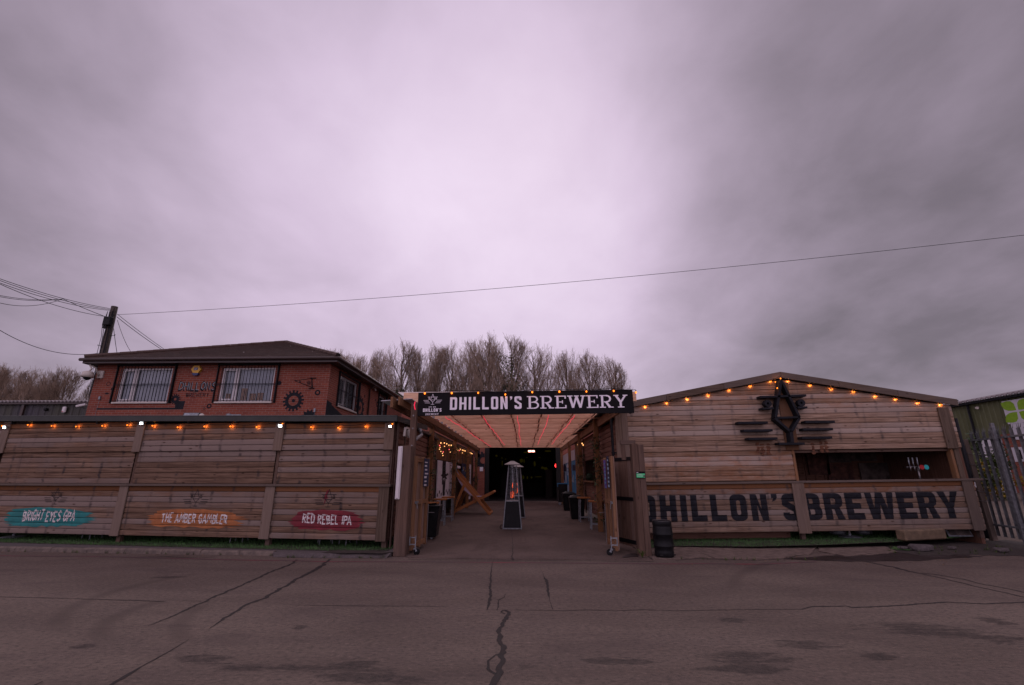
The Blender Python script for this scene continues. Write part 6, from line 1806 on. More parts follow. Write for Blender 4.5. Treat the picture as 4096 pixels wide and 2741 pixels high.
shp = []
c_ = bp(802, 1035, c2); shp += gear(c_[0], c_[1], .365, 16, .172, .058, .22, .1)
c_ = bp(1080, 625); shp += gear(c_[0], c_[1], .185, 13, .045, 0, .28)
c_ = bp(1085, 940, c2); shp += ring(c_[0], c_[1], .098, .045)
c_ = bp(638, 828, c2); shp += ring(c_[0], c_[1], .075, 0)
for (x, y, r, hh_) in ((235, 430, .075, .055), (278, 495, .04, 0), (1510, 712, .085, .04), (1447, 745, .04, .025)): c_ = bp(x, y); shp += ring(c_[0], c_[1], r, hh_)
c_ = bp(215, 552); shp.append([[(c_[0] - .09, c_[1]), (c_[0], c_[1] - .035), (c_[0] + .09, c_[1]), (c_[0], c_[1] + .035)]])
a, b = bp(80, 757), bp(1185, 733); shp.append([[(a[0], a[1]), (b[0], a[1]), (b[0], b[1]), (a[0], b[1])]])
a, b = bp(1075, 733), bp(1200, 648); shp.append([[(a[0], a[1]), (b[0], a[1]), (b[0] + .02, b[1]), (a[0] - .02, b[1])]])
c_ = bp(985, 1215, c2); shp += [[[(c_[0] + .24 * (1.25 if k % 2 else .85) * math.cos(math.pi * k / 12), c_[1] - .05 + .24 * (1.25 if k % 2 else .85) * math.sin(math.pi * k / 12)) for k in range(13)]]]
a, b = bp(1180, 1240, c2), bp(1200, 1025, c2); shp.append([[(a[0], a[1] - .3), (BX1 - .003, a[1] - .3), (BX1 - .003, b[1]), (b[0], b[1])]])
mb = MB()
for k, s_ in enumerate(shp): mb.poly(s_, BF, .003 + .0004 * (k % 5))
mb.build('painted_gear', 'blackpaint', bb)
mb = MB(); shp = []
a, b = bs(1260, 1050), bs(1360, 1210); shp.append([[(BY0 + .003, 3.4), (BY0 + .42, 3.4), (BY0 + .42, a[1] - .05), (BY0 + .003, a[1])]]); shp.append([[(BY0 + .42, 3.4), (BY0 + 1.6, 3.4), (BY0 + 1.6, b[1] + .0), (BY0 + .42, b[1] + .25)]])
c_ = bs(1580, 1120); shp += gear(c_[0], c_[1], .50, 12, .25, .10, .2)
c_ = bs(1782, 1075); shp += ring(c_[0], c_[1], .13, .06)
for (x, y) in ((1636, 980), (1765, 1027)): c_ = bs(x, y); shp += ring(c_[0], c_[1], .06, 0)
for k, s_ in enumerate(shp): mb.poly(s_, BS, .003 + .0004 * (k % 5))
mb.build('painted_gear', 'blackpaint', bb)
a, b = bp(1112, 520), bp(1590, 410); mb = MB()
for l, o_2 in brush_text('DHILLONS', a[0], b[0], a[1], b[1], t=.20, seed=2, jit=.04): mb.poly(l, BF, .003 + o_2)
a, b = bp(1215, 597), bp(1508, 545)
for l, o_2 in brush_text('BREWERY', a[0], b[0], a[1], b[1], t=.13, seed=4, jit=.05): mb.poly(l, BF, .003 + o_2)
mb.build('painted_lettering', 'blackpaint', bb)
a, b = bp(1118, 515), bp(1598, 412); mb = MB()
for l, o_2 in brush_text('DHILLONS', a[0], b[0], a[1] + (b[1] - a[1]) * .1, b[1], t=.07, seed=2, jit=.04): mb.poly(l, BF, .010 + o_2)
mb.build('lettering_highlight', 'galv', bb)
# alarm box
p = V(*h8(1342, 245), BY0 - .09); t_ = thing('alarm_box', tuple(p), 'yellow hexagonal alarm box with blue base between the front windows', 'alarm')
hexa = lambda r, q=1.0: [(r * math.cos(R(60 * k)), r * q * math.sin(R(60 * k))) for k in range(6)]
AF = frame((p.x, BY0 - .0, p.z), (1, 0, 0), (0, -1, 0)); mb = MB(); mb.poly([hexa(.17, .88)], AF, .002, .09); mb.build('cover', 'yellow', t_, bevel=.012)
mb = MB(); mb.poly([[(-.085, -.125), (.085, -.125), (.11, -.16), (.06, -.215), (-.06, -.215), (-.11, -.16)]], AF, .004, .085); mb.build('strobe', 'blue', t_)
mb = MB(); mb.poly([rrect(-.075, -.035, .065, .065, .01)], AF, .0935); mb.build('badge', 'blue', t_)
mb = MB()
for k, (l, o_2) in enumerate(brush_text('ADT', -.06, .05, -.018, .048, t=.15, seed=1, jit=0)): mb.poly(l, AF, .0945 + o_2)
mb.build('badge_lettering', 'muralwhite', t_)
# security dome camera on the corner
p = V(*crop(0, 1380, .2041)(1720, 590), 15.0); w_ = V(*crop(0, 1380, .2041)(1985, 590), BY0)
t_ = thing('dome_camera', tuple(w_), 'grey dome camera on a swan neck arm at the brick corner', 'camera')
mb = MB(); mb.box((w_.x - .10, BY0 - .05, w_.z - .12), (.20, 0, 0), (0, .048, 0), (0, 0, .26)); mb.build('wall_plate', 'cream', t_)
mb = MB(); mb.tube([(w_.x - .02, BY0 - .05, w_.z - .05), (w_.x - .10, 15.12, w_.z + .22), (w_.x - .26, 15.03, w_.z + .32), (p.x + .08, 15.0, p.z + .22), (p.x + .02, 15.0, p.z + .10)], .03, 8); mb.build('arm', 'cream', t_, smooth=True)
mb = MB(); mb.lathe([(.06, .14), (.15, .10), (.17, 0), (.17, -.08), (.12, -.085)], p, 16); mb.build('housing', 'cream', t_, smooth=True)
mb = MB(); mb.lathe([(.11, -.087), (.10, -.13), (.05, -.17), (.0, -.18)], p, 16); mb.build('dome', 'blackplastic', t_, smooth=True)
# hanging-sign bracket
t_ = thing('sign_bracket', (*[BX1 - .9], BY0, 5.0), 'black wrought iron scroll bracket on the brick wall above the large gear', 'bracket')
mb = MB(); q = lambda x, y, d: Vector((*[V(*c2(x, y), BY0).x], BY0 - d, V(*c2(x, y), BY0).z))
mb.tube([q(1020, 775, .02), q(1025, 890, .02)], .018, 6); mb.tube([q(1005, 770, .03), q(1072, 772, .03)], .015, 6); mb.tube([q(985, 890, .03), q(1052, 890, .03)], .015, 6)
mb.tube([q(1020, 778, .03), q(905, 838, .55)], .012, 6); mb.tube([q(1022, 880, .03), q(905, 838, .55)], .012, 6)
mb.tube([q(1000 + 18 * math.cos(k * .5) * (1 - k / 26), 830 + 30 * math.sin(k * .5) * (1 - k / 26), .12) for k in range(22)], .010, 5); mb.tube([q(935 + 12 * math.cos(k * .6) * (1 - k / 16), 832 + 12 * math.sin(k * .6) * (1 - k / 16), .35) for k in range(14)], .009, 5)
mb.build('scroll_work', 'black', t_)
for (x, y, f, lb) in ((132, 610, h8, 'small grey junction box on the brick by the far left window'), (1055, 1148, c2, 'small grey junction box on the brick right of the large gear')):
    P = V(*f(x, y), BY0); mb = MB(); mb.box((P.x - .03, BY0 - .055, P.z - .06), (.06, 0, 0), (0, .053, 0), (0, 0, .12)); mb.tube([(P.x, BY0 - .02, P.z - .06), (P.x - .03, BY0 - .015, 3.3)], .006, 4); tag(mb.build('junction_box', 'galv', bevel=.006), lb, 'box', 'junction boxes on the brick')
P = XP(*c2(1770, 880), BX1 + .12); t_ = thing('security_light', tuple(P), 'small white security light under the side gutter', 'light'); mb = MB(); mb.box(P + Vector((-.10, -.08, -.07)), (.10, 0, 0), (0, .16, 0), (0, 0, .14)); mb.build('body', 'upvc', t_, bevel=.02); mb = MB(); mb.ball(P + Vector((-.02, 0, -.10)), .05, 8); mb.build('sensor', 'upvc', t_, smooth=True)

# ================================================================== UTILITY POLE and wires
PY = 17.4
pt_, pb_ = V(*c1(1075, 345), PY), V(*c1(838, 1360), PY)
px_ = (pt_.x + pb_.x) / 2
up = thing('utility_pole', (pb_.x, PY, 0), 'dark timber telegraph pole with cable boxes behind the brick building', 'utility pole')
axis = Vector((pt_.x - pb_.x, 0, pt_.z - pb_.z)); base = Vector((pb_.x, PY, pb_.z)) - axis * (pb_.z / axis.z); top = Vector((pt_.x, PY, pt_.z))
mb = MB(); mb.tube([base, base.lerp(top, .5), top], [.155, .135, .115], 14); mb.build('shaft', 'bark', up, smooth=True)
q = V(*c1(1045, 500), PY); mb = MB(); mb.box(q + Vector((-.13, -.28, -.16)), (.30, 0, 0), (0, .15, 0), (0, 0, .36)); mb.build('cable_box', 'blackplastic', up, bevel=.02)
q = V(*c1(995, 515), PY); mb = MB(); mb.box(q + Vector((-.10, -.05, -.15)), (.16, 0, 0), (0, .2, 0), (0, 0, .34)); mb.build('cable_box', 'blackplastic', up, bevel=.02)
mb = MB()
for k in range(9):
    c_ = base.lerp(top, .50 + .05 * k); sg_ = 1 if k % 2 else -1; mb.tube([c_ + Vector((sg_ * .1, 0, 0)), c_ + Vector((sg_ * .30, -.02, .0)), c_ + Vector((sg_ * .31, -.02, .05))], .011, 5)
mb.build('climbing_step', 'black', up)
mb = MB(); rg = random.Random(4)
for k in range(9):
    o_ = Vector((rg.uniform(-.17, .15), -.13, 0)); mb.tube([base.lerp(top, f) + o_ * rg.uniform(.8, 1.2) for f in (.55, .62, .70, .76, .84, .9, .97)], .010, 4)
for k in range(5):
    c_ = base.lerp(top, .9 + .02 * k) + Vector((.14, -.1, 0)); mb.tube([c_ + Vector((.06 * math.cos(a), 0, .12 * math.sin(a))) for a in [i * .7 for i in range(10)]], .007, 4)
mb.build('cable_loop', 'black', up)


def wire(pa, pb, sag, label, r=.012, group='overhead cables'):
    pa, pb = Vector(pa), Vector(pb); n = 24
    mb = MB(); mb.tube([pa.lerp(pb, k / n) + Vector((0, 0, -sag * 4 * (k / n) * (1 - k / n))) for k in range(n + 1)], r, 5, False)
    return tag(mb.build('overhead_cable', 'black'), label, 'cable', group)


tp = lambda x, y: V(*c1(x, y), PY - .05)
wire(tp(1100, 420), V(4140, 936, 13.0), .28, 'long single cable crossing the whole sky to the right', .008)
for k, (x, y, a, b, lb) in enumerate(((-60, 62, 1030, 362, 'topmost cable of the bundle leaving the pole to the left'), (-60, 78, 1032, 372, 'second cable of the bundle leaving the pole to the left'), (-60, 100, 1030, 380, 'lower thick cable of the upper bundle left of the pole'), (-60, 106, 1010, 440, 'cable running from the upper left edge to the box on the pole'))):
    wire(tp(a, b), V(*c1(x, y), 12.0), .10 + .02 * k, lb, .010)
J = tp(590, 272)
for (x, y, s_, lb) in ((-40, 232, .10, 'upper cable of the lower bundle at the left edge'), (-40, 243, .12, 'middle cable of the lower bundle at the left edge'), (-40, 300, .22, 'lowest slack cable of the lower bundle at the left edge')):
    wire(J, V(*c1(x, y), 14.0), s_, lb, .010)
wire(J, tp(1005, 445), .02, 'short cable from the bundle junction down to the pole box', .012)
wire(tp(930, 780), V(*c1(-60, 530), 13.0), .35, 'single slack cable leaving the pole low to the left', .010)
wire(tp(1100, 415), V(*c1(1570, 765), 19.2), .03, 'upper cable slanting from the pole to the brick roof', .010); wire(tp(1095, 440), V(*c1(1545, 765), 19.0), .04, 'lower cable slanting from the pole to the brick roof', .012)
wire(tp(1100, 470), V(*c1(1240, 790), 18.2), .10, 'slack cable dropping from the pole behind the tiles', .008); wire(tp(1065, 550), V(*c1(1100, 800), 17.6), .02, 'short cable dropping beside the pole', .010)

# ================================================================== DARK SHED far left
ds = thing('dark_shed', (-30, 20.6, 0), 'dark profiled metal shed with wavy roof edge behind the long shelter', 'shed')
y_ = 20.6; zE = V(100, 1618, y_).z; xr = V(352, 1650, y_).x + .6
mb = MB(); x = -40.0; k = 0
while x < xr:
    d0, d1_ = (0, .03) if k % 2 else (.03, 0)
    for (a, b, da, db) in ((x, x + .12, d0, d0), (x + .12, x + .16, d0, d1_)):
        mb.face([(a, y_ - da, 0), (b, y_ - db, 0), (b, y_ - db, zE), (a, y_ - da, zE)])
    x += .16; k += 1
mb.build('wall', 'darkclad', ds)
mb = MB(); x = -40.0; pitch = .177; n = 8
z0 = V(100, 1604, y_ - .2).z; z1 = z0 + 1.5
while x < xr + .4:
    for i in range(n // 2):
        a, b = x + pitch * i / (n // 2), x + pitch * (i + 1) / (n // 2); ha, hb_ = .028 * math.sin(2 * math.pi * i / (n // 2)), .028 * math.sin(2 * math.pi * (i + 1) / (n // 2))
        mb.face([(a, y_ - .25, z0 + ha), (b, y_ - .25, z0 + hb_), (b, y_ + 12, z1 * 0 + z0 + .02 + hb_), (a, y_ + 12, z0 + .02 + ha)])
        mb.face([(a, y_ - .25, z0 + ha - .05), (b, y_ - .25, z0 + hb_ - .05), (b, y_ - .25, z0 + hb_), (a, y_ - .25, z0 + ha)])
    x += pitch
mb.build('roof', 'fibre', ds)
mb = MB(); mb.cbox(-40, xr + .3, y_ - .20, y_ - .06, zE - .02, zE + .10); q = V(*crop(0, 1380, .2041)(460, 1250), y_ - .06); mb.cbox(q.x - .06, q.x + .06, y_ - .12, y_ - .035, 0, zE - .02); mb.build('gutter', 'gutter', ds)
mb = MB(); mb.cbox(xr - .02, xr, y_, y_ + 12, 0, zE); mb.build('end_wall', 'darkclad', ds)
cs = crop(0, 1380, .2041); P = V(*cs(1278, 1272), y_ - .06); t_ = thing('wall_alarm', tuple(P), 'small white alarm sounder on the dark metal shed wall', 'alarm'); mb = MB(); mb.box((P.x - .09, y_ - .15, P.z - .14), (.17, 0, 0), (0, .10, 0), (0, 0, .28)); mb.build('cover', 'upvc', t_, bevel=.03); mb = MB(); mb.cbox(P.x - .05, P.x + .02, y_ - .158, y_ - .151, P.z - .10, P.z - .08); mb.build('badge', 'red', t_)
P = V(*cs(1620, 1195), y_ - .3); t_ = thing('wall_camera', tuple(P), 'white tilted camera on the dark shed beside the pole', 'camera'); mb = MB(); mb.bar(P + Vector((-.12, -.2, -.05)), P + Vector((.12, .0, .06)), .10, .10); mb.build('housing', 'upvc', t_, bevel=.02); mb = MB(); mb.bar(P + Vector((.12, 0, .06)), P + Vector((.25, .25, .03)), .05, .05); mb.build('arm', 'cream', t_)
P = V(*cs(915, 1265), y_ - .04); mb = MB(); mb.lathe([(.07, 0), (.07, .08), (.03, .10)], P, 12, axis=(0, -1, 0)); tag(mb.build('wall_vent', 'blackplastic'), 'small round vent on the dark shed wall', 'vent')

# ================================================================== RIGHT: palisade fence, timber post, green unit
A0, A1 = Vector((12.58, 13.45, 0)), Vector((12.18, 11.75, 0)); fd = (A1 - A0).normalized(); fnn = Vector((-fd.y, fd.x, 0)) * -1
pf = thing('palisade_fence', tuple(A0), 'galvanised steel palisade fence beside the bar hut', 'fence')
s = 0.0; k = 0
zb_, zt_ = .14, 2.97
for i in range(22):
    q = A0 + fd * (.05 + i * .245)
    if i == 4:
        mb = MB(); mb.bar(q + fnn * .06 + Vector((0, 0, 0)), q + fnn * .06 + Vector((0, 0, 3.0)), .09, .06, up=(0, 1, 0)); mb.build('fence_post', 'palisade', pf, bevel=.004)
    mb = MB(); w = .13
    def pv(o, z, dd): return q + fd * o + Vector((0, 0, z)) - fnn * dd
    prof = [(-w / 2, 0), (-w / 4, .018), (w / 4, .018), (w / 2, 0)]
    for a, b in zip(prof, prof[1:]):
        mb.face([pv(a[0], zb_, a[1]), pv(b[0], zb_, b[1]), pv(b[0], zt_ - .16, b[1]), pv(a[0], zt_ - .16, a[1])]); mb.face([pv(b[0], zb_, b[1] - .003), pv(a[0], zb_, a[1] - .003), pv(a[0], zt_ - .16, a[1] - .003), pv(b[0], zt_ - .16, b[1] - .003)])
    for (o, dz, lean) in ((-w * .33, .12, -.03), (0, .17, 0), (w * .33, .12, .03)):
        mb.face([pv(o - w * .16, zt_ - .16, .016), pv(o + w * .16, zt_ - .16, .016), pv(o + lean, zt_ - .16 + dz, .016 + .02)])
    mb.build('pale', 'palisade', pf)
mb = MB()
for z_ in (.42, 2.62): mb.bar(A0 + fnn * .015 + Vector((0, 0, z_)), A0 + fd * 5.4 + fnn * .015 + Vector((0, 0, z_)), .045, .05)
mb.build('rail', 'palisade', pf)
tb, bb_ = V(*d8(355, 580), 13.55), V(*d8(620, 1460), 13.55)
tpst = thing('timber_post', (bb_.x, 13.55, 0), 'weathered timber fence post wound with wire beside the palisade fence', 'post')
mb = MB(); mb.bar((bb_.x - .03, 13.55, 0), (tb.x - .03, 13.55, tb.z + .0), .14, .14, up=(0, 1, 0)); mb.build('post', 'trim', tpst, bevel=.01)
mb = MB()
for z_ in (1.0, 1.25, 1.6, 1.95, 2.25): mb.tube([(tb.x - .2, 13.45, z_ + .05), (tb.x + .02, 13.44, z_), (tb.x + .2, 13.4, z_ - .02)], .006, 4)
mb.build('wire', 'steel', tpst)
P0, P1 = V(*d8(265, 390), 13.1), V(*d8(555, 1470), 13.1)
dpp = thing('corner_downpipe', (P1.x, 13.1, 0), 'black downpipe at the fence end of the bar hut', 'pipe')
mb = MB(); mb.tube([(P0.x, 13.1, P0.z + .0), (P1.x, 13.1, .12)], .058, 10); mb.build('pipe', 'black', dpp, smooth=True); mb = MB(); mb.cbox(P1.x - .10, P1.x + .02, 13.02, 13.04, 1.38, 1.52); mb.build('pipe_tag', 'upvc', dpp)
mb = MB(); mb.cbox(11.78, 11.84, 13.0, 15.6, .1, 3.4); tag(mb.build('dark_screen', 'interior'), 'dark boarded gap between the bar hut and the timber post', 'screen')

# yard behind the fence, rising to the unit
mb = MB(); mb.face([(12.7, 8, .0), (30.05, 8, .70), (30.05, 60, .70), (12.7, 60, .0)]); struct('yard', mb, 'asphalt')
gu = thing('green_unit', (30, 30, .7), 'green profiled metal industrial unit with grey roof beyond the palisade fence', 'building')
GX, gz0, gz1 = 30.0, 6.50, .7
mb = MB(); y_ = 12.0; k = 0
yS0, yS1 = XP(*d8(755, 900), GX).y, XP(*d8(620, 900), GX).y; zS = XP(*d8(640, 640), GX).z
yBr = XP(*d8(845, 700), GX).y; zBr = XP(*d8(830, 680), GX).z
ye = 33.2
while y_ < ye:
    for (a, b, da, db) in ((y_, y_ + .20, 0, 0), (y_ + .20, y_ + .235, 0, .045), (y_ + .235, y_ + .30, .045, .045), (y_ + .30, y_ + .335, .045, 0)):
        zb2 = .7 if not (yS0 < a < yS1 + .2) else zS
        mb.face([(GX - da, a, zb2), (GX - db, b, zb2), (GX - db, b, gz0), (GX - da, a, gz0)])
    y_ += .335
mb.face([(GX, ye, .7), (GX + 20, ye, .7), (GX + 20, ye, gz0), (GX, ye, gz0)]); mb.build('wall', 'greenclad', gu)
mb = MB(); y_ = 12.0
while y_ < ye + .3:
    for i in range(4):
        a, b = y_ + .0825 * i, y_ + .0825 * (i + 1); ha, hb_ = .04 * math.sin(math.pi * i / 2), .04 * math.sin(math.pi * (i + 1) / 2)
        mb.face([(GX - .35, a, gz0 + .02 + ha), (GX - .35, b, gz0 + .02 + hb_), (GX + 12, b, gz0 + 2.2 + hb_), (GX + 12, a, gz0 + 2.2 + ha)]); mb.face([(GX - .35, a, gz0 - .06 + ha), (GX - .35, b, gz0 - .06 + hb_), (GX - .35, b, gz0 + .02 + hb_), (GX - .35, a, gz0 + .02 + ha)])
    y_ += .33
mb.build('roof', 'fibre', gu)
mb = MB(); mb.cbox(GX - .30, GX - .06, 12, ye, gz0 - .22, gz0 - .08); yy = XP(*d8(430, 400), GX).y; mb.tube([(GX - .12, yy, gz0 - .2), (GX - .12, yy, .7)], .07, 8); mb.build('gutter', 'black', gu)
mb = MB(); z_ = .72
while z_ < zS - .12:
    mb.face([(GX + .02, yS0, z_), (GX + .02, yS1, z_), (GX - .03, yS1, z_ + .06), (GX - .03, yS0, z_ + .06)]); mb.face([(GX - .03, yS0, z_ + .06), (GX - .03, yS1, z_ + .06), (GX + .02, yS1, z_ + .12), (GX + .02, yS0, z_ + .12)]); z_ += .12
mb.build('roller_shutter', 'shutter', gu)
mb = MB(); mb.cbox(GX - .12, GX - .05, yS0 - .25, yS1 + .30, zS, zS + .45); mb.cbox(GX - .12, GX - .05, yS1 + .05, yS1 + .30, .7, zS); mb.cbox(GX - .12, GX - .05, yS0 - .25, yS0 - .02, .7, zS); mb.build('shutter_housing', 'shutter', gu)
mb = MB(); brickwall(mb, (GX - .12, yS0 - .3, 0), (GX - .12, yS0 - 3.5, 0), .7, XP(*d8(860, 520), GX).z, (-1, 0, 0)); mb.build('brick_pier', 'brick', gu)
# sign with leaf mark
sy1, sy0 = XP(*d8(725, 300), GX).y, XP(*d8(990, 300), GX).y; sz1, sz0 = XP(*d8(735, 235), GX).z, XP(*d8(790, 440), GX).z
gs = thing('leaf_sign', (GX - .2, sy1, sz0), 'white sign with four green leaves high on the green unit', 'sign')
mb = MB(); mb.cbox(GX - .16, GX - .10, sy0, sy1, sz0, sz1); mb.cbox(GX - .16, GX - .10, sy0, sy1 - .15, sz0 - .95, sz0 - .012); mb.build('panel', 'signwhite', gs)
LF = frame((GX - .16, sy1, sz0), (0, -1, 0), (-1, 0, 0)); cxl, czl = sy1 - XP(*d8(855, 322), GX).y, XP(*d8(855, 322), GX).z - sz0
mb = MB()
for (sx_, sz_) in ((-1, 1), (1, 1), (-1, -1), (1, -1)):
    L1 = .78; pts = [(.05, .05)] + [(.05 + L1 * t + .0, .05 + L1 * t * .0 + .62 * L1 * (t ** .55) * (1 if t < 1 else 1)) for t in ()] 
    pts = [(.06, .06), (.10, .45), (.25, .62), (.50, .66), (.86, .60), (.84, .40), (.74, .18), (.52, .07), (.25, .04)]
    if sx_ * sz_ < 0: pass
    mb.poly([[(cxl + sx_ * p[0], czl + sz_ * p[1]) for p in pts]], LF, .004)
mb.build('leaf_mark', 'leafgreen', gs)
P = XP(*d8(858, 712), GX - .14); t_ = thing('number_sign', (P.x - .03, P.y, P.z), 'small white unit number one sign beside the roller shutter', 'sign'); mb = MB(); mb.cbox(GX - .17, GX - .13, P.y - .35, P.y + .42, P.z - .42, P.z + .42); mb.build('panel', 'signwhite', t_)
NF = frame((GX - .17, P.y + .12, P.z - .28), (0, -1, 0), (-1, 0, 0)); mb = MB()
for s_ in glyph('1', .5, .22, .1)[0]: mb.poly([[(p[0] * .55, p[1] * .55) for p in l] for l in s_], NF, .004)
mb.build('number', 'signblack', t_)
P = XP(*d8(462, 297), GX - .2); mb = MB(); mb.bar(P, P + Vector((.2, .1, .08)), .10, .10); mb.lathe([(.08, 0), (.08, .3)], P + Vector((0, 0, 0)), 10, axis=(-.6, -.8, -.1)); tag(mb.build('bullet_camera', 'cream'), 'small pale camera on the green wall near the roof', 'camera')


def bush(p, rx, ry, rz, n, label, mats, seed, size=.10):
    rg = random.Random(seed); t_ = thing('garden_shrub', tuple(p), label, 'shrub', 'shrubs behind the palisade fence')
    mb = MB(); 
    for k in range(7):
        a = rg.uniform(0, 6.28); mb.tube([p, p + Vector((rx * .4 * math.cos(a), ry * .4 * math.sin(a), rz * .8)), p + Vector((rx * .7 * math.cos(a), ry * .7 * math.sin(a), rz * 1.6))], [.03, .02, .006], 5)
    mb.build('stems', 'treebark', t_)
    cl = [Vector((rg.gauss(0, .45), rg.gauss(0, .45), rg.gauss(0, .45))) for _ in range(14)]
    for i, m_ in enumerate(mats):
        mb = MB()
        def pt():
            c = rg.choice(cl[i::len(mats)]); return p + Vector((rx * (c.x + rg.gauss(0, .16)), ry * (c.y + rg.gauss(0, .16)), rz + rz * max(-.95, c.z + rg.gauss(0, .2))))
        leaf_mass(mb, pt, size, rg, n); mb.build('foliage', m_, t_)


bq = lambda x, y, xx: XP(*d8(x, y), xx)
p = bq(560, 1010, 24); p.z = .45; bush(p, .9, .8, .8, 300, 'green and yellow flowering shrub seen low through the fence pales', ['leaf', 'yellowleaf'], 3)
p = bq(600, 900, 26); p.z = .5; bush(p, 1.0, .9, 1.3, 380, 'taller mixed green shrub against the green unit', ['leaf', 'ivy', 'leaf'], 5)
p = bq(510, 850, 25); p.z = .5; bush(p, .8, .6, 1.1, 260, 'yellow-green shrub next to the weathered timber post', ['leaf', 'yellowleaf'], 8)

# ================================================================== IN FRONT OF / UNDER THE HUT
p = G(*h7(1010, 1500)); keg_c = Vector((2.98, 10.70, .024))
kg = thing('black_keg', tuple(keg_c), 'dented black steel keg standing beside the right gate post', 'keg')
prof = [(.19, 0), (.20, .02), (.20, .10), (.195, .115), (.197, .15), (.205, .20), (.212, .205), (.212, .225), (.204, .235), (.206, .33), (.207, .43), (.214, .437), (.214, .457), (.207, .465), (.204, .56), (.195, .60), (.19, .61), (.20, .62), (.20, .70), (.192, .715)]
mb = MB(); mb.lathe(prof, keg_c, 32); mb.build('shell', 'blackplastic', kg, smooth=True)
mb = MB(); mb.lathe([(.192, .715), (.186, .72), (.178, .715), (.176, .66)], keg_c, 32); mb.build('top_rim', 'steel', kg, smooth=True)
mb = MB()
for a in (-.5, .9, 2.3): mb.box(keg_c + Vector((.203 * math.sin(a) - .04, -.203 * math.cos(a) - .002, .035)), (.08, 0, 0), (0, .012, 0), (0, 0, .03))
mb.build('hand_slot', 'interior', kg)
p = G(*h7(752, 1490)); rg = random.Random(2); mb = MB(); p.z = .02
for k in range(26):
    a = rg.uniform(0, 6.28); l = rg.uniform(.10, .20); d = Vector((math.cos(a), math.sin(a), 0)); e = Vector((-d.y, d.x, 0)) * .008
    q1_ = p + d * l * .4 + Vector((0, 0, l * .75)); q2_ = p + d * l * .9 + Vector((0, 0, l * .8)); mb.face([p - e, p + e, q1_ + e, q1_ - e]); mb.face([q1_ - e, q1_ + e, q2_])
tag(mb.build('grass_tuft', 'leaf'), 'small green weed tuft at the foot of the right gate post', 'weed')
# stone block
a_, b_ = d7(1550, 1290), d7(2150, 1262)
P0, P1 = G(*d7(1600, 1295), .14), G(*d7(2150, 1265), .14)
mb = MB(); d = (P1 - P0); d.z = 0; nn = Vector((-d.y, d.x, 0)).normalized(); L_ = d.length; zz = .10 + hz(P0.x)
mb.box(Vector((P0.x, P0.y, zz - .05)), d, nn * .24, (0, 0, .25)); o = mb.build('stone_block', 'stone', bevel=.03); tag(o, 'long pale sandstone block lying on the turf under the bar hut', 'stone block')
# rubble
rg = random.Random(9)
for k, (x, y, s_, lb) in enumerate(((*g4(1680, 155), .17, 'largest broken concrete lump on the muddy verge'), (*g4(1560, 150), .07, 'small broken stone left of the largest concrete lump'), (*g4(1880, 150), .06, 'small broken stone right of the largest concrete lump'), (*g4(2200, 165), .10, 'flat broken slab piece near the palisade fence'))):
    p = G(x, y, .05); bm = bmesh.new(); bmesh.ops.create_icosphere(bm, subdivisions=3, radius=1)
    for v in bm.verts:
        n_ = v.co.normalized(); f = 1 + .22 * math.sin(3 * n_.x + k) * math.cos(4 * n_.y + k) + rg.uniform(-.05, .05); v.co = Vector((n_.x * f * s_ * 1.5, n_.y * f * s_, max(-.3, min(.55, n_.z * f)) * s_ * .8))
    me = bpy.data.meshes.new('concrete_lump'); bm.to_mesh(me); bm.free(); me.materials.append(M['pavement']); o = bpy.data.objects.new('concrete_lump', me); o.location = (p.x, p.y, .05 + .08 * s_); COL.objects.link(o); tag(o, lb, 'rubble', 'broken concrete on the verge')
sheet('moss_patch', 'grass', wobble([gp(g4, 1480, 165), gp(g4, 1600, 172), gp(g4, 1640, 150), gp(g4, 1500, 145)], .04, 2), .024)
# parasol base and kegs in the dark below the hut
def pole_base(P, label, rz=0):
    t_ = thing('parasol_base', tuple(P), label, 'parasol base', 'parasol bases'); mb = MB(); mb.lathe([(.26, 0), (.27, .02), (.24, .035), (.04, .05), (.04, .10)], P, 24); mb.build('base_plate', 'galv', t_, smooth=False); mb = MB(); mb.tube([P + Vector((0, 0, .05)), P + Vector((0, 0, .9))], .022, 8); mb.build('pole', 'cream', t_); return t_


P = V(*d7(845, 1262), HY + .35); P.z = .03 + hz(P.x); pole_base(P, 'round steel parasol base on the turf below the word brewery')
P = fence_pt(*c7(120, 1290), -.42); P.z = .09; pole_base(P, 'round steel parasol base on the grass under the far left shelter panel')
for (x, lb) in ((8.6, 'steel keg lying in the dark under the hut, nearer the parasol base'), (9.3, 'steel keg with red band in the dark under the hut, nearer the stone block')):
    c_ = Vector((x, 13.75, .14)); t_ = thing('beer_keg', tuple(c_), lb, 'keg', 'kegs under the hut'); mb = MB(); mb.lathe([(.18, 0), (.2, .03), (.2, .08), (.19, .1), (.2, .25), (.19, .3), (.19, .38)], c_, 20); mb.build('shell', 'galv', t_, smooth=True)
    if x > 9: mb = MB(); mb.lathe([(.205, .14), (.205, .2)], c_, 20); mb.build('band', 'red', t_, smooth=True)
P = V(*d7(2290, 1180), HY + .15); t_ = thing('framed_notice', tuple(P), 'small metal framed notice leaning under the right end of the hut', 'notice'); mb = MB(); mb.box((P.x - .30, HY + .1, .17), (.62, 0, 0), (0, .02, 0), (0, .12, .28)); mb.build('frame', 'galv', t_, bevel=.005); mb = MB(); mb.box((P.x - .26, HY + .096, .205), (.54, 0, 0), (0, .002, 0), (0, .095, .21)); mb.build('print', 'dimart', t_)
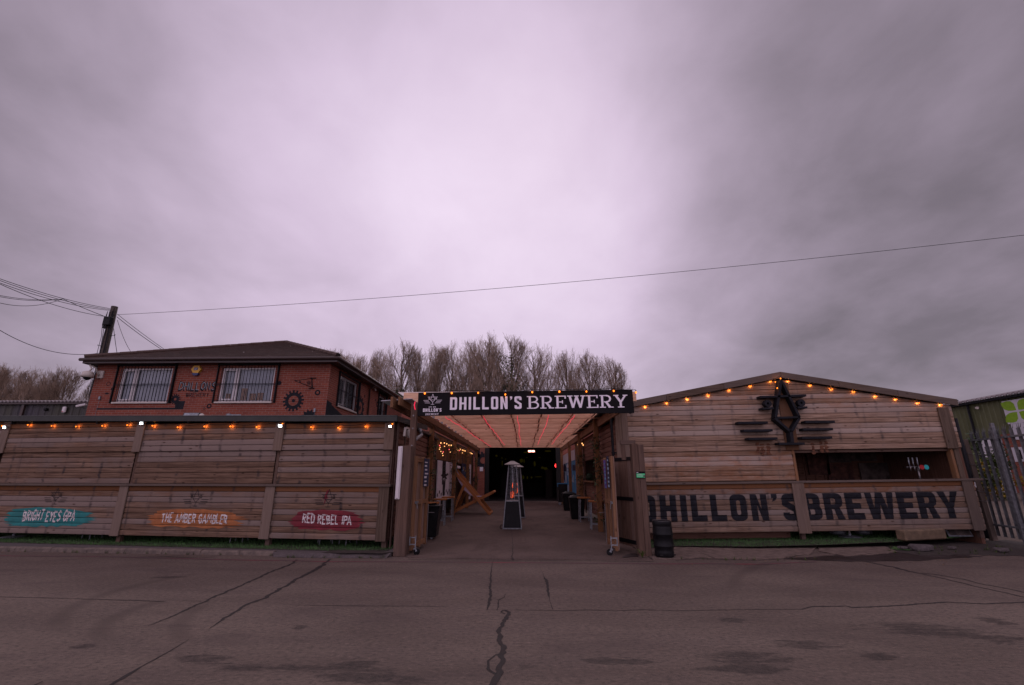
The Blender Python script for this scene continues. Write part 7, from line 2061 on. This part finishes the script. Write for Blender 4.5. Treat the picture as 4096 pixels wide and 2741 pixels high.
# table legs faintly seen below the long shelter
st0 = None
for k, (x, y) in enumerate(((c7(900, 1260)), (c8(380, 1300)), (c8(1225, 1310)), (c8(1450, 1305)))):
    q = fence_pt(x, y, -.55); q.z = .089
    lb = ['bar stool feet in the dark under the teal panel side', 'bar stool feet in the dark under the amber panel', 'bar stool feet in the dark under the red panel, nearer the amber', 'bar stool feet in the dark under the red panel, nearer the gate'][k]
    if st0 is None:
        st0 = thing('bar_stool', tuple(q), lb, 'stool', 'stools inside the long shelter'); mb = MB(); mb.lathe([(.16, .74), (.17, .75), (.17, .78), (.15, .79)], q, 18); mb.build('seat', 'chairwood', st0)
        for a in (0, 1, 2, 3):
            d = Vector((math.cos(a * 1.571 + .5), math.sin(a * 1.571 + .5), 0)); mb = MB(); mb.tube([q + d * .12 + Vector((0, 0, .74)), q + d * .21], .014, 6); mb.build('leg', 'galv', st0)
        mb = MB(); mb.lathe([(.175, .20), (.185, .21), (.175, .22)], q, 18); mb.build('foot_ring', 'galv', st0)
    else: dup(st0, tuple(q), k * .4, lb)

# inside the hatch: beer font and dim prints
P = V(*d7(1780, 460), HY + .30); bz = 1.42 + hz(P.x) * .0
bf = thing('beer_font', (P.x, HY + .3, 1.40), 'chrome three tap beer font with round badges on the hut counter', 'beer font')
qf = lambda x, y: V(*d7(x, y), HY + .30)
mb = MB(); a, b = qf(1780, 470), qf(1735, 300); mb.lathe([(.07, 0), (.07, .02), (.045, .05), (.03, .09)], (a.x, HY + .3, 1.40), 16); mb.tube([(a.x, HY + .3, 1.44), (a.x, HY + .3, b.z)], .026, 12); mb.build('column', 'steel', bf, smooth=True)
zc = b.z; mb = MB(); mb.tube([(qf(1590, 280).x, HY + .3, zc), (qf(1790, 280).x, HY + .3, zc)], .028, 10); mb.build('cross_tube', 'steel', bf, smooth=True)
for k, (x0_, x1_) in enumerate(((1557, 1600), (1617, 1655), (1680, 1715))):
    tpx = qf(x0_, 170); bx = qf(x1_, 285); mb = MB(); mb.tube([(bx.x, HY + .26, zc), (bx.x, HY + .20, zc + .01)], .016, 8); mb.tube([(bx.x, HY + .20, zc + .03), (bx.x, HY + .20, zc - .10)], .011, 8); tp_ = mb.build('tap', 'steel', bf, smooth=True)
    mb = MB(); mb.tube([(bx.x, HY + .20, zc + .03), (bx.x - .01, HY + .20, zc + .10), (bx.x - .01, HY + .19, tpx.z)], [.009, .014, .018], 8); mb.build('tap_handle', 'galv', tp_, smooth=True)
for (x, y, m_) in ((1763, 290, 'red'), (1822, 285, 'tealdisc')):
    c_ = qf(x, y); mb = MB(); mb.lathe([(.06, -.012), (.065, -.006), (.065, .006), (.06, .012)], (c_.x, HY + .22, zc), 18, axis=(0, -1, 0)); mb.build('badge_disc', m_, bf)
for k, (xa, xb, ya_, yb_, m_, lb) in enumerate(((300, 530, 110, 400, 'dimart2', 'dim brown print at the hatch end nearest the gate'), (540, 830, 110, 235, 'dimart', 'dim pale print high on the inside wall of the hut'), (560, 860, 250, 470, 'dimart2', 'dim reddish print low on the inside wall of the hut'),
                                              (1000, 1380, 240, 470, 'dimart', 'dim wide print in the middle of the hut wall'), (1400, 1720, 260, 470, 'dimart', 'dim print behind the beer font'), (850, 1180, 95, 215, 'dimart', 'dim print under the hatch lintel'))):
    a, b = V(*d7(xa, yb_), 15.5), V(*d7(xb, ya_), 15.5); mb = MB(); mb.cbox(a.x, b.x, 15.50, 15.54, a.z, b.z); tag(mb.build('wall_print', m_), lb, 'print', 'prints inside the hut')

# ================================================================== TREES
def tree_segments(h, seed, spread=.30, lean=(0, 0), dens=1.0, wide=.20):
    rg = np.random.default_rng(seed); trunk, twig = [], []
    ph = rg.uniform(0, 6.28, 4)
    def inside(p):          # rounded, lumpy outline of the crown
        z = (p[2] / h - .56) / .44; x = (p[0] - lean[0] * p[2]) / (wide * h); y = (p[1] - lean[1] * p[2]) / (wide * h); a = math.atan2(y, x)
        return x * x + y * y + (z * z if z > 0 else z * z * .6) < (1 + .10 * math.sin(3 * a + ph[0] + 4 * z) + .10 * math.sin(7 * z + ph[1] + 2 * a)) * rg.uniform(.82, 1.08)
    def grow(p, d, ln, r, lvl):
        n = 3 if lvl < 3 else 2
        q = p; dd = d.copy(); pts = [p]
        for i in range(n):
            dd = dd + rg.normal(0, .09 if lvl else .03, 3) + np.array([lean[0] * .1, lean[1] * .1, .14 if lvl else .0]); dd /= np.linalg.norm(dd)
            q = q + dd * ln / n
            if lvl and not inside(q): break
            pts.append(q)
            (trunk if lvl < 2 else twig).append((pts[-2], q, max(r * (1 - .62 * i / n), .009), max(r * (1 - .62 * (i + 1) / n), .008)))
        n = len(pts) - 1
        if lvl >= 4 or n < 1: return
        cnt = max(2, int(([22, 9, 8, 5][lvl]) * dens * (n / 3 if lvl < 3 else n / 2)))
        for k in range(cnt):
            t = (.16 + .84 * (k + rg.uniform(0, 1)) / cnt) if lvl == 0 else (.12 + .88 * (k + rg.uniform(0, 1)) / cnt)
            s = min(t * n, n - 1e-6); i = int(s); base = pts[i] + (pts[i + 1] - pts[i]) * (s - i)
            ax = pts[i + 1] - pts[i]; ax /= np.linalg.norm(ax)
            az = rg.uniform(0, 2 * math.pi); pv = np.cross(ax, [math.cos(az), math.sin(az), .1]); pv /= (np.linalg.norm(pv) + 1e-9)
            tilt = rg.uniform(.7, 1.25) * [spread * 1.7, .55, .55, .55][lvl]
            nd = ax * math.cos(tilt) + pv * math.sin(tilt); nd[2] += .12; nd /= np.linalg.norm(nd)
            l2 = ln * [(.58 - .30 * t), .46, .44, .5][lvl] * rg.uniform(.75, 1.2)
            grow(base, nd, l2, max(r * (1 - .62 * t) * [.50, .5, .5, .6][lvl], .009), lvl + 1)
    grow(np.zeros(3), np.array([lean[0] * .9, lean[1] * .9, 1.0]) / math.sqrt(1 + lean[0] ** 2 + lean[1] ** 2), h * .86, h * .012, 0)
    zm = max(t[1][2] for t in twig)
    k = h / zm
    return [tuple(np.array(a) * k if np.ndim(a) else a for a in t) for t in trunk], [tuple(np.array(a) * k if np.ndim(a) else a for a in t) for t in twig]


def tube_mesh(name, segs, mat, n=3):
    k = len(segs); P0 = np.array([s[0] for s in segs]); P1 = np.array([s[1] for s in segs]); r0 = np.array([s[2] for s in segs]); r1 = np.array([s[3] for s in segs])
    d = P1 - P0; d /= np.linalg.norm(d, axis=1)[:, None] + 1e-9; ref = np.where(np.abs(d[:, 2:3]) < .9, [[0, 0, 1]], [[1, 0, 0]]); u = np.cross(d, ref); u /= np.linalg.norm(u, axis=1)[:, None]; w = np.cross(d, u)
    v = np.zeros((k, 2 * n, 3))
    for i in range(n):
        a = 2 * math.pi * i / n; o = u * math.cos(a) + w * math.sin(a); v[:, i] = P0 + o * r0[:, None]; v[:, n + i] = P1 + o * r1[:, None]
    f = np.array([[i, (i + 1) % n, n + (i + 1) % n, n + i] for i in range(n)]); F = (f[None] + (np.arange(k) * 2 * n)[:, None, None]).reshape(-1, 4)
    me = bpy.data.meshes.new(name); me.from_pydata(v.reshape(-1, 3).tolist(), [], F.tolist()); me.materials.append(M[mat]); return me


VAR = []
for k, (h, sp_, ln_, wd_) in enumerate(((20, .32, (0, 0), .19), (20, .26, (.03, 0), .15), (20, .34, (-.02, 0), .21), (20, .36, (0, .02), .18))):
    tr, tw = tree_segments(h, 100 + k, sp_, ln_, 1.04, wd_ * 1.3)
    VAR.append((tube_mesh('trunk', tr, 'treebark', 5), tube_mesh('crown', tw, 'twig', 3)))


def tree(px, ptop, Y, var, label, rz, wide=1.0, group='bare trees behind the brewery', tilt=0.0):
    P = V(px, ptop, Y); h = P.z
    t_ = thing('bare_tree', (P.x, Y, 0), label, 'tree', group)
    for nm, me in zip(('trunk', 'crown'), VAR[var]):
        o = bpy.data.objects.new(nm, me); COL.objects.link(o); o.parent = t_
    t_.scale = (h / 20 * wide, h / 20 * wide, h / 20); t_.rotation_euler = (0, R(tilt), rz)
    return t_, P


TR = [(1312, 1392, 66, 2, 2.9, 'leftmost bare tree, just above the brick roof hip', .95), (1380, 1392, 66, 0, 1.9, 'bare tree second from the brick roof hip', .95), (1345, 1388, 60, 0, 1.0, 'bare tree just right of the brick roof apex slope', .9), (1420, 1400, 64, 3, .4, 'bare tree over the side gutter of the brick building', .8), (1462, 1405, 60, 1, 2.2, 'low rounded bare tree rising behind the side gutter', .7), (1530, 1380, 62, 1, 2.0, 'narrow bare tree above the second side window', .7),
      (1612, 1357, 58, 2, 3.1, 'wide ivy-footed bare tree left of the sign end', .95), (1690, 1385, 64, 0, .9, 'bare tree above the badge on the sign', .8), (1738, 1365, 60, 1, 5.0, 'slim bare tree above the first sign letter', .75), (1815, 1362, 63, 2, .2, 'bare tree above the first letters of the sign', .8),
      (1880, 1355, 60, 3, 1.7, 'bare tree left of the tallest tree', .7), (1945, 1325, 58, 0, 4.0, 'tallest bare tree above the middle of the sign', 1.0), (2040, 1338, 59, 2, 2.6, 'ivy-clad bare tree right of the tallest tree', 1.0), (2155, 1362, 60, 3, 3.6, 'bare tree above the slab serif word on the sign', .95),
      (2260, 1382, 62, 1, .6, 'slender bare tree above the later letters of the sign', .75), (2340, 1388, 60, 0, 5.4, 'bare tree above the last letters of the sign', .8), (2425, 1415, 60, 3, 1.2, 'last bare tree above the right end of the sign', .85)]
TR = [(*q[:6], q[6] * 1.12) for q in TR]
tr_ = [tree(*q[:4], q[5], q[4], q[6]) for q in TR]
for (a, mu, n, zr, rr) in ((12, None, 2400, (.40, .82), 1.5), (11, None, 900, (.40, .62), .8), (6, None, 1500, (.35, .66), .8), (7, None, 900, (.35, .62), .7), (9, None, 700, (.35, .55), .6)):
    t_, P = tr_[a]; rg = random.Random(a); mb = MB(); h = P.z; cl = [(rg.uniform(*zr), rg.uniform(0, 6.28), rg.uniform(0, rr)) for _ in range(26)]
    sc_ = t_.scale
    def pt():
        c = rg.choice(cl); f = 1 - .5 * (c[0] - zr[0]) / (zr[1] - zr[0]); return Vector((c[2] * f * math.cos(c[1]) + rg.gauss(0, .42), c[2] * f * math.sin(c[1]) + rg.gauss(0, .42), 20 * c[0] + rg.gauss(0, .7)))
    ROOT0 = ROOTLOC[t_.name]; ROOTLOC[t_.name] = (0, 0, 0); leaf_mass(mb, pt, .14, rg, n); mb.build('ivy', 'ivy', t_); ROOTLOC[t_.name] = ROOT0
for q in ((-40, 1440, 44, 1, 1.0, 'bare wind-leaning tree at the far left edge', 1.2), (40, 1438, 45, 0, 2.4, 'tallest bare tree above the dark shed', 1.1), (112, 1462, 45, 2, .3, 'second bare tree above the dark shed', 1.1), (185, 1500, 47, 3, 4.2, 'lowest bare tree above the dark shed roof', 1.1), (245, 1468, 46, 0, 5.1, 'third bare tree above the dark shed', 1.1), (312, 1462, 46, 2, 3.3, 'bare tree beside the telegraph pole', 1.1), (365, 1490, 48, 1, 1.3, 'bare tree half hidden behind the telegraph pole', 1.0)):
    tree(*q[:4], q[5], q[4], q[6], 'bare trees beyond the dark shed', 5)

# ================================================================== weeds and litter along the edges
rg = random.Random(21); mb = MB()
edge = [(KA.lerp(KB, rg.uniform(.3, 1)) + Vector((0, -.02, .0))) for _ in range(26)] + [Vector((rg.uniform(-5.3, -2.9), 10.47 + rg.uniform(-.03, .03), .004)) for _ in range(12)] + [G(*g4(rg.uniform(100, 1000), rg.uniform(222, 232)), .0) for _ in range(14)] + [G(*g4(rg.uniform(1450, 2300), rg.uniform(140, 190)), .02) for _ in range(30)]
for p in edge:
    for _ in range(rg.randint(5, 11)):
        a = rg.uniform(0, 6.28); l = rg.uniform(.03, .09); d = Vector((math.cos(a), math.sin(a), 0)); e = Vector((-d.y, d.x, 0)) * .005; b = p + d * rg.uniform(0, .03)
        mb.face([b - e, b + e, b + d * l * .5 + Vector((0, 0, l))])
o = mb.build('edge_weeds', 'leaf'); o['kind'] = 'stuff'
mb = MB(); M['deadleaf'] = plain('dead_leaf', (0.15, 0.085, 0.04), .9, var=.5, scale=30)
for _ in range(150):
    q = rg.random()
    if q < .45: p = KA.lerp(KB, rg.uniform(.3, 1)) + Vector((rg.uniform(-.1, .1), -abs(rg.gauss(.05, .12)), .008))
    elif q < .7: p = G(*g4(rg.uniform(100, 2300), rg.uniform(205, 260)), .012)
    else: p = Vector((rg.uniform(-2.3, 2.3), 10.5 + abs(rg.gauss(0, 2.5)), .02))
    a = rg.uniform(0, 6.28); s_ = rg.uniform(.012, .03); d, e = Vector((math.cos(a), math.sin(a), rg.uniform(-.1, .3))) * s_, Vector((-math.sin(a), math.cos(a), rg.uniform(0, .3))) * s_ * .6
    mb.face([p - d, p + e, p + d, p - e])
o = mb.build('fallen_leaves', 'deadleaf'); o['kind'] = 'stuff'
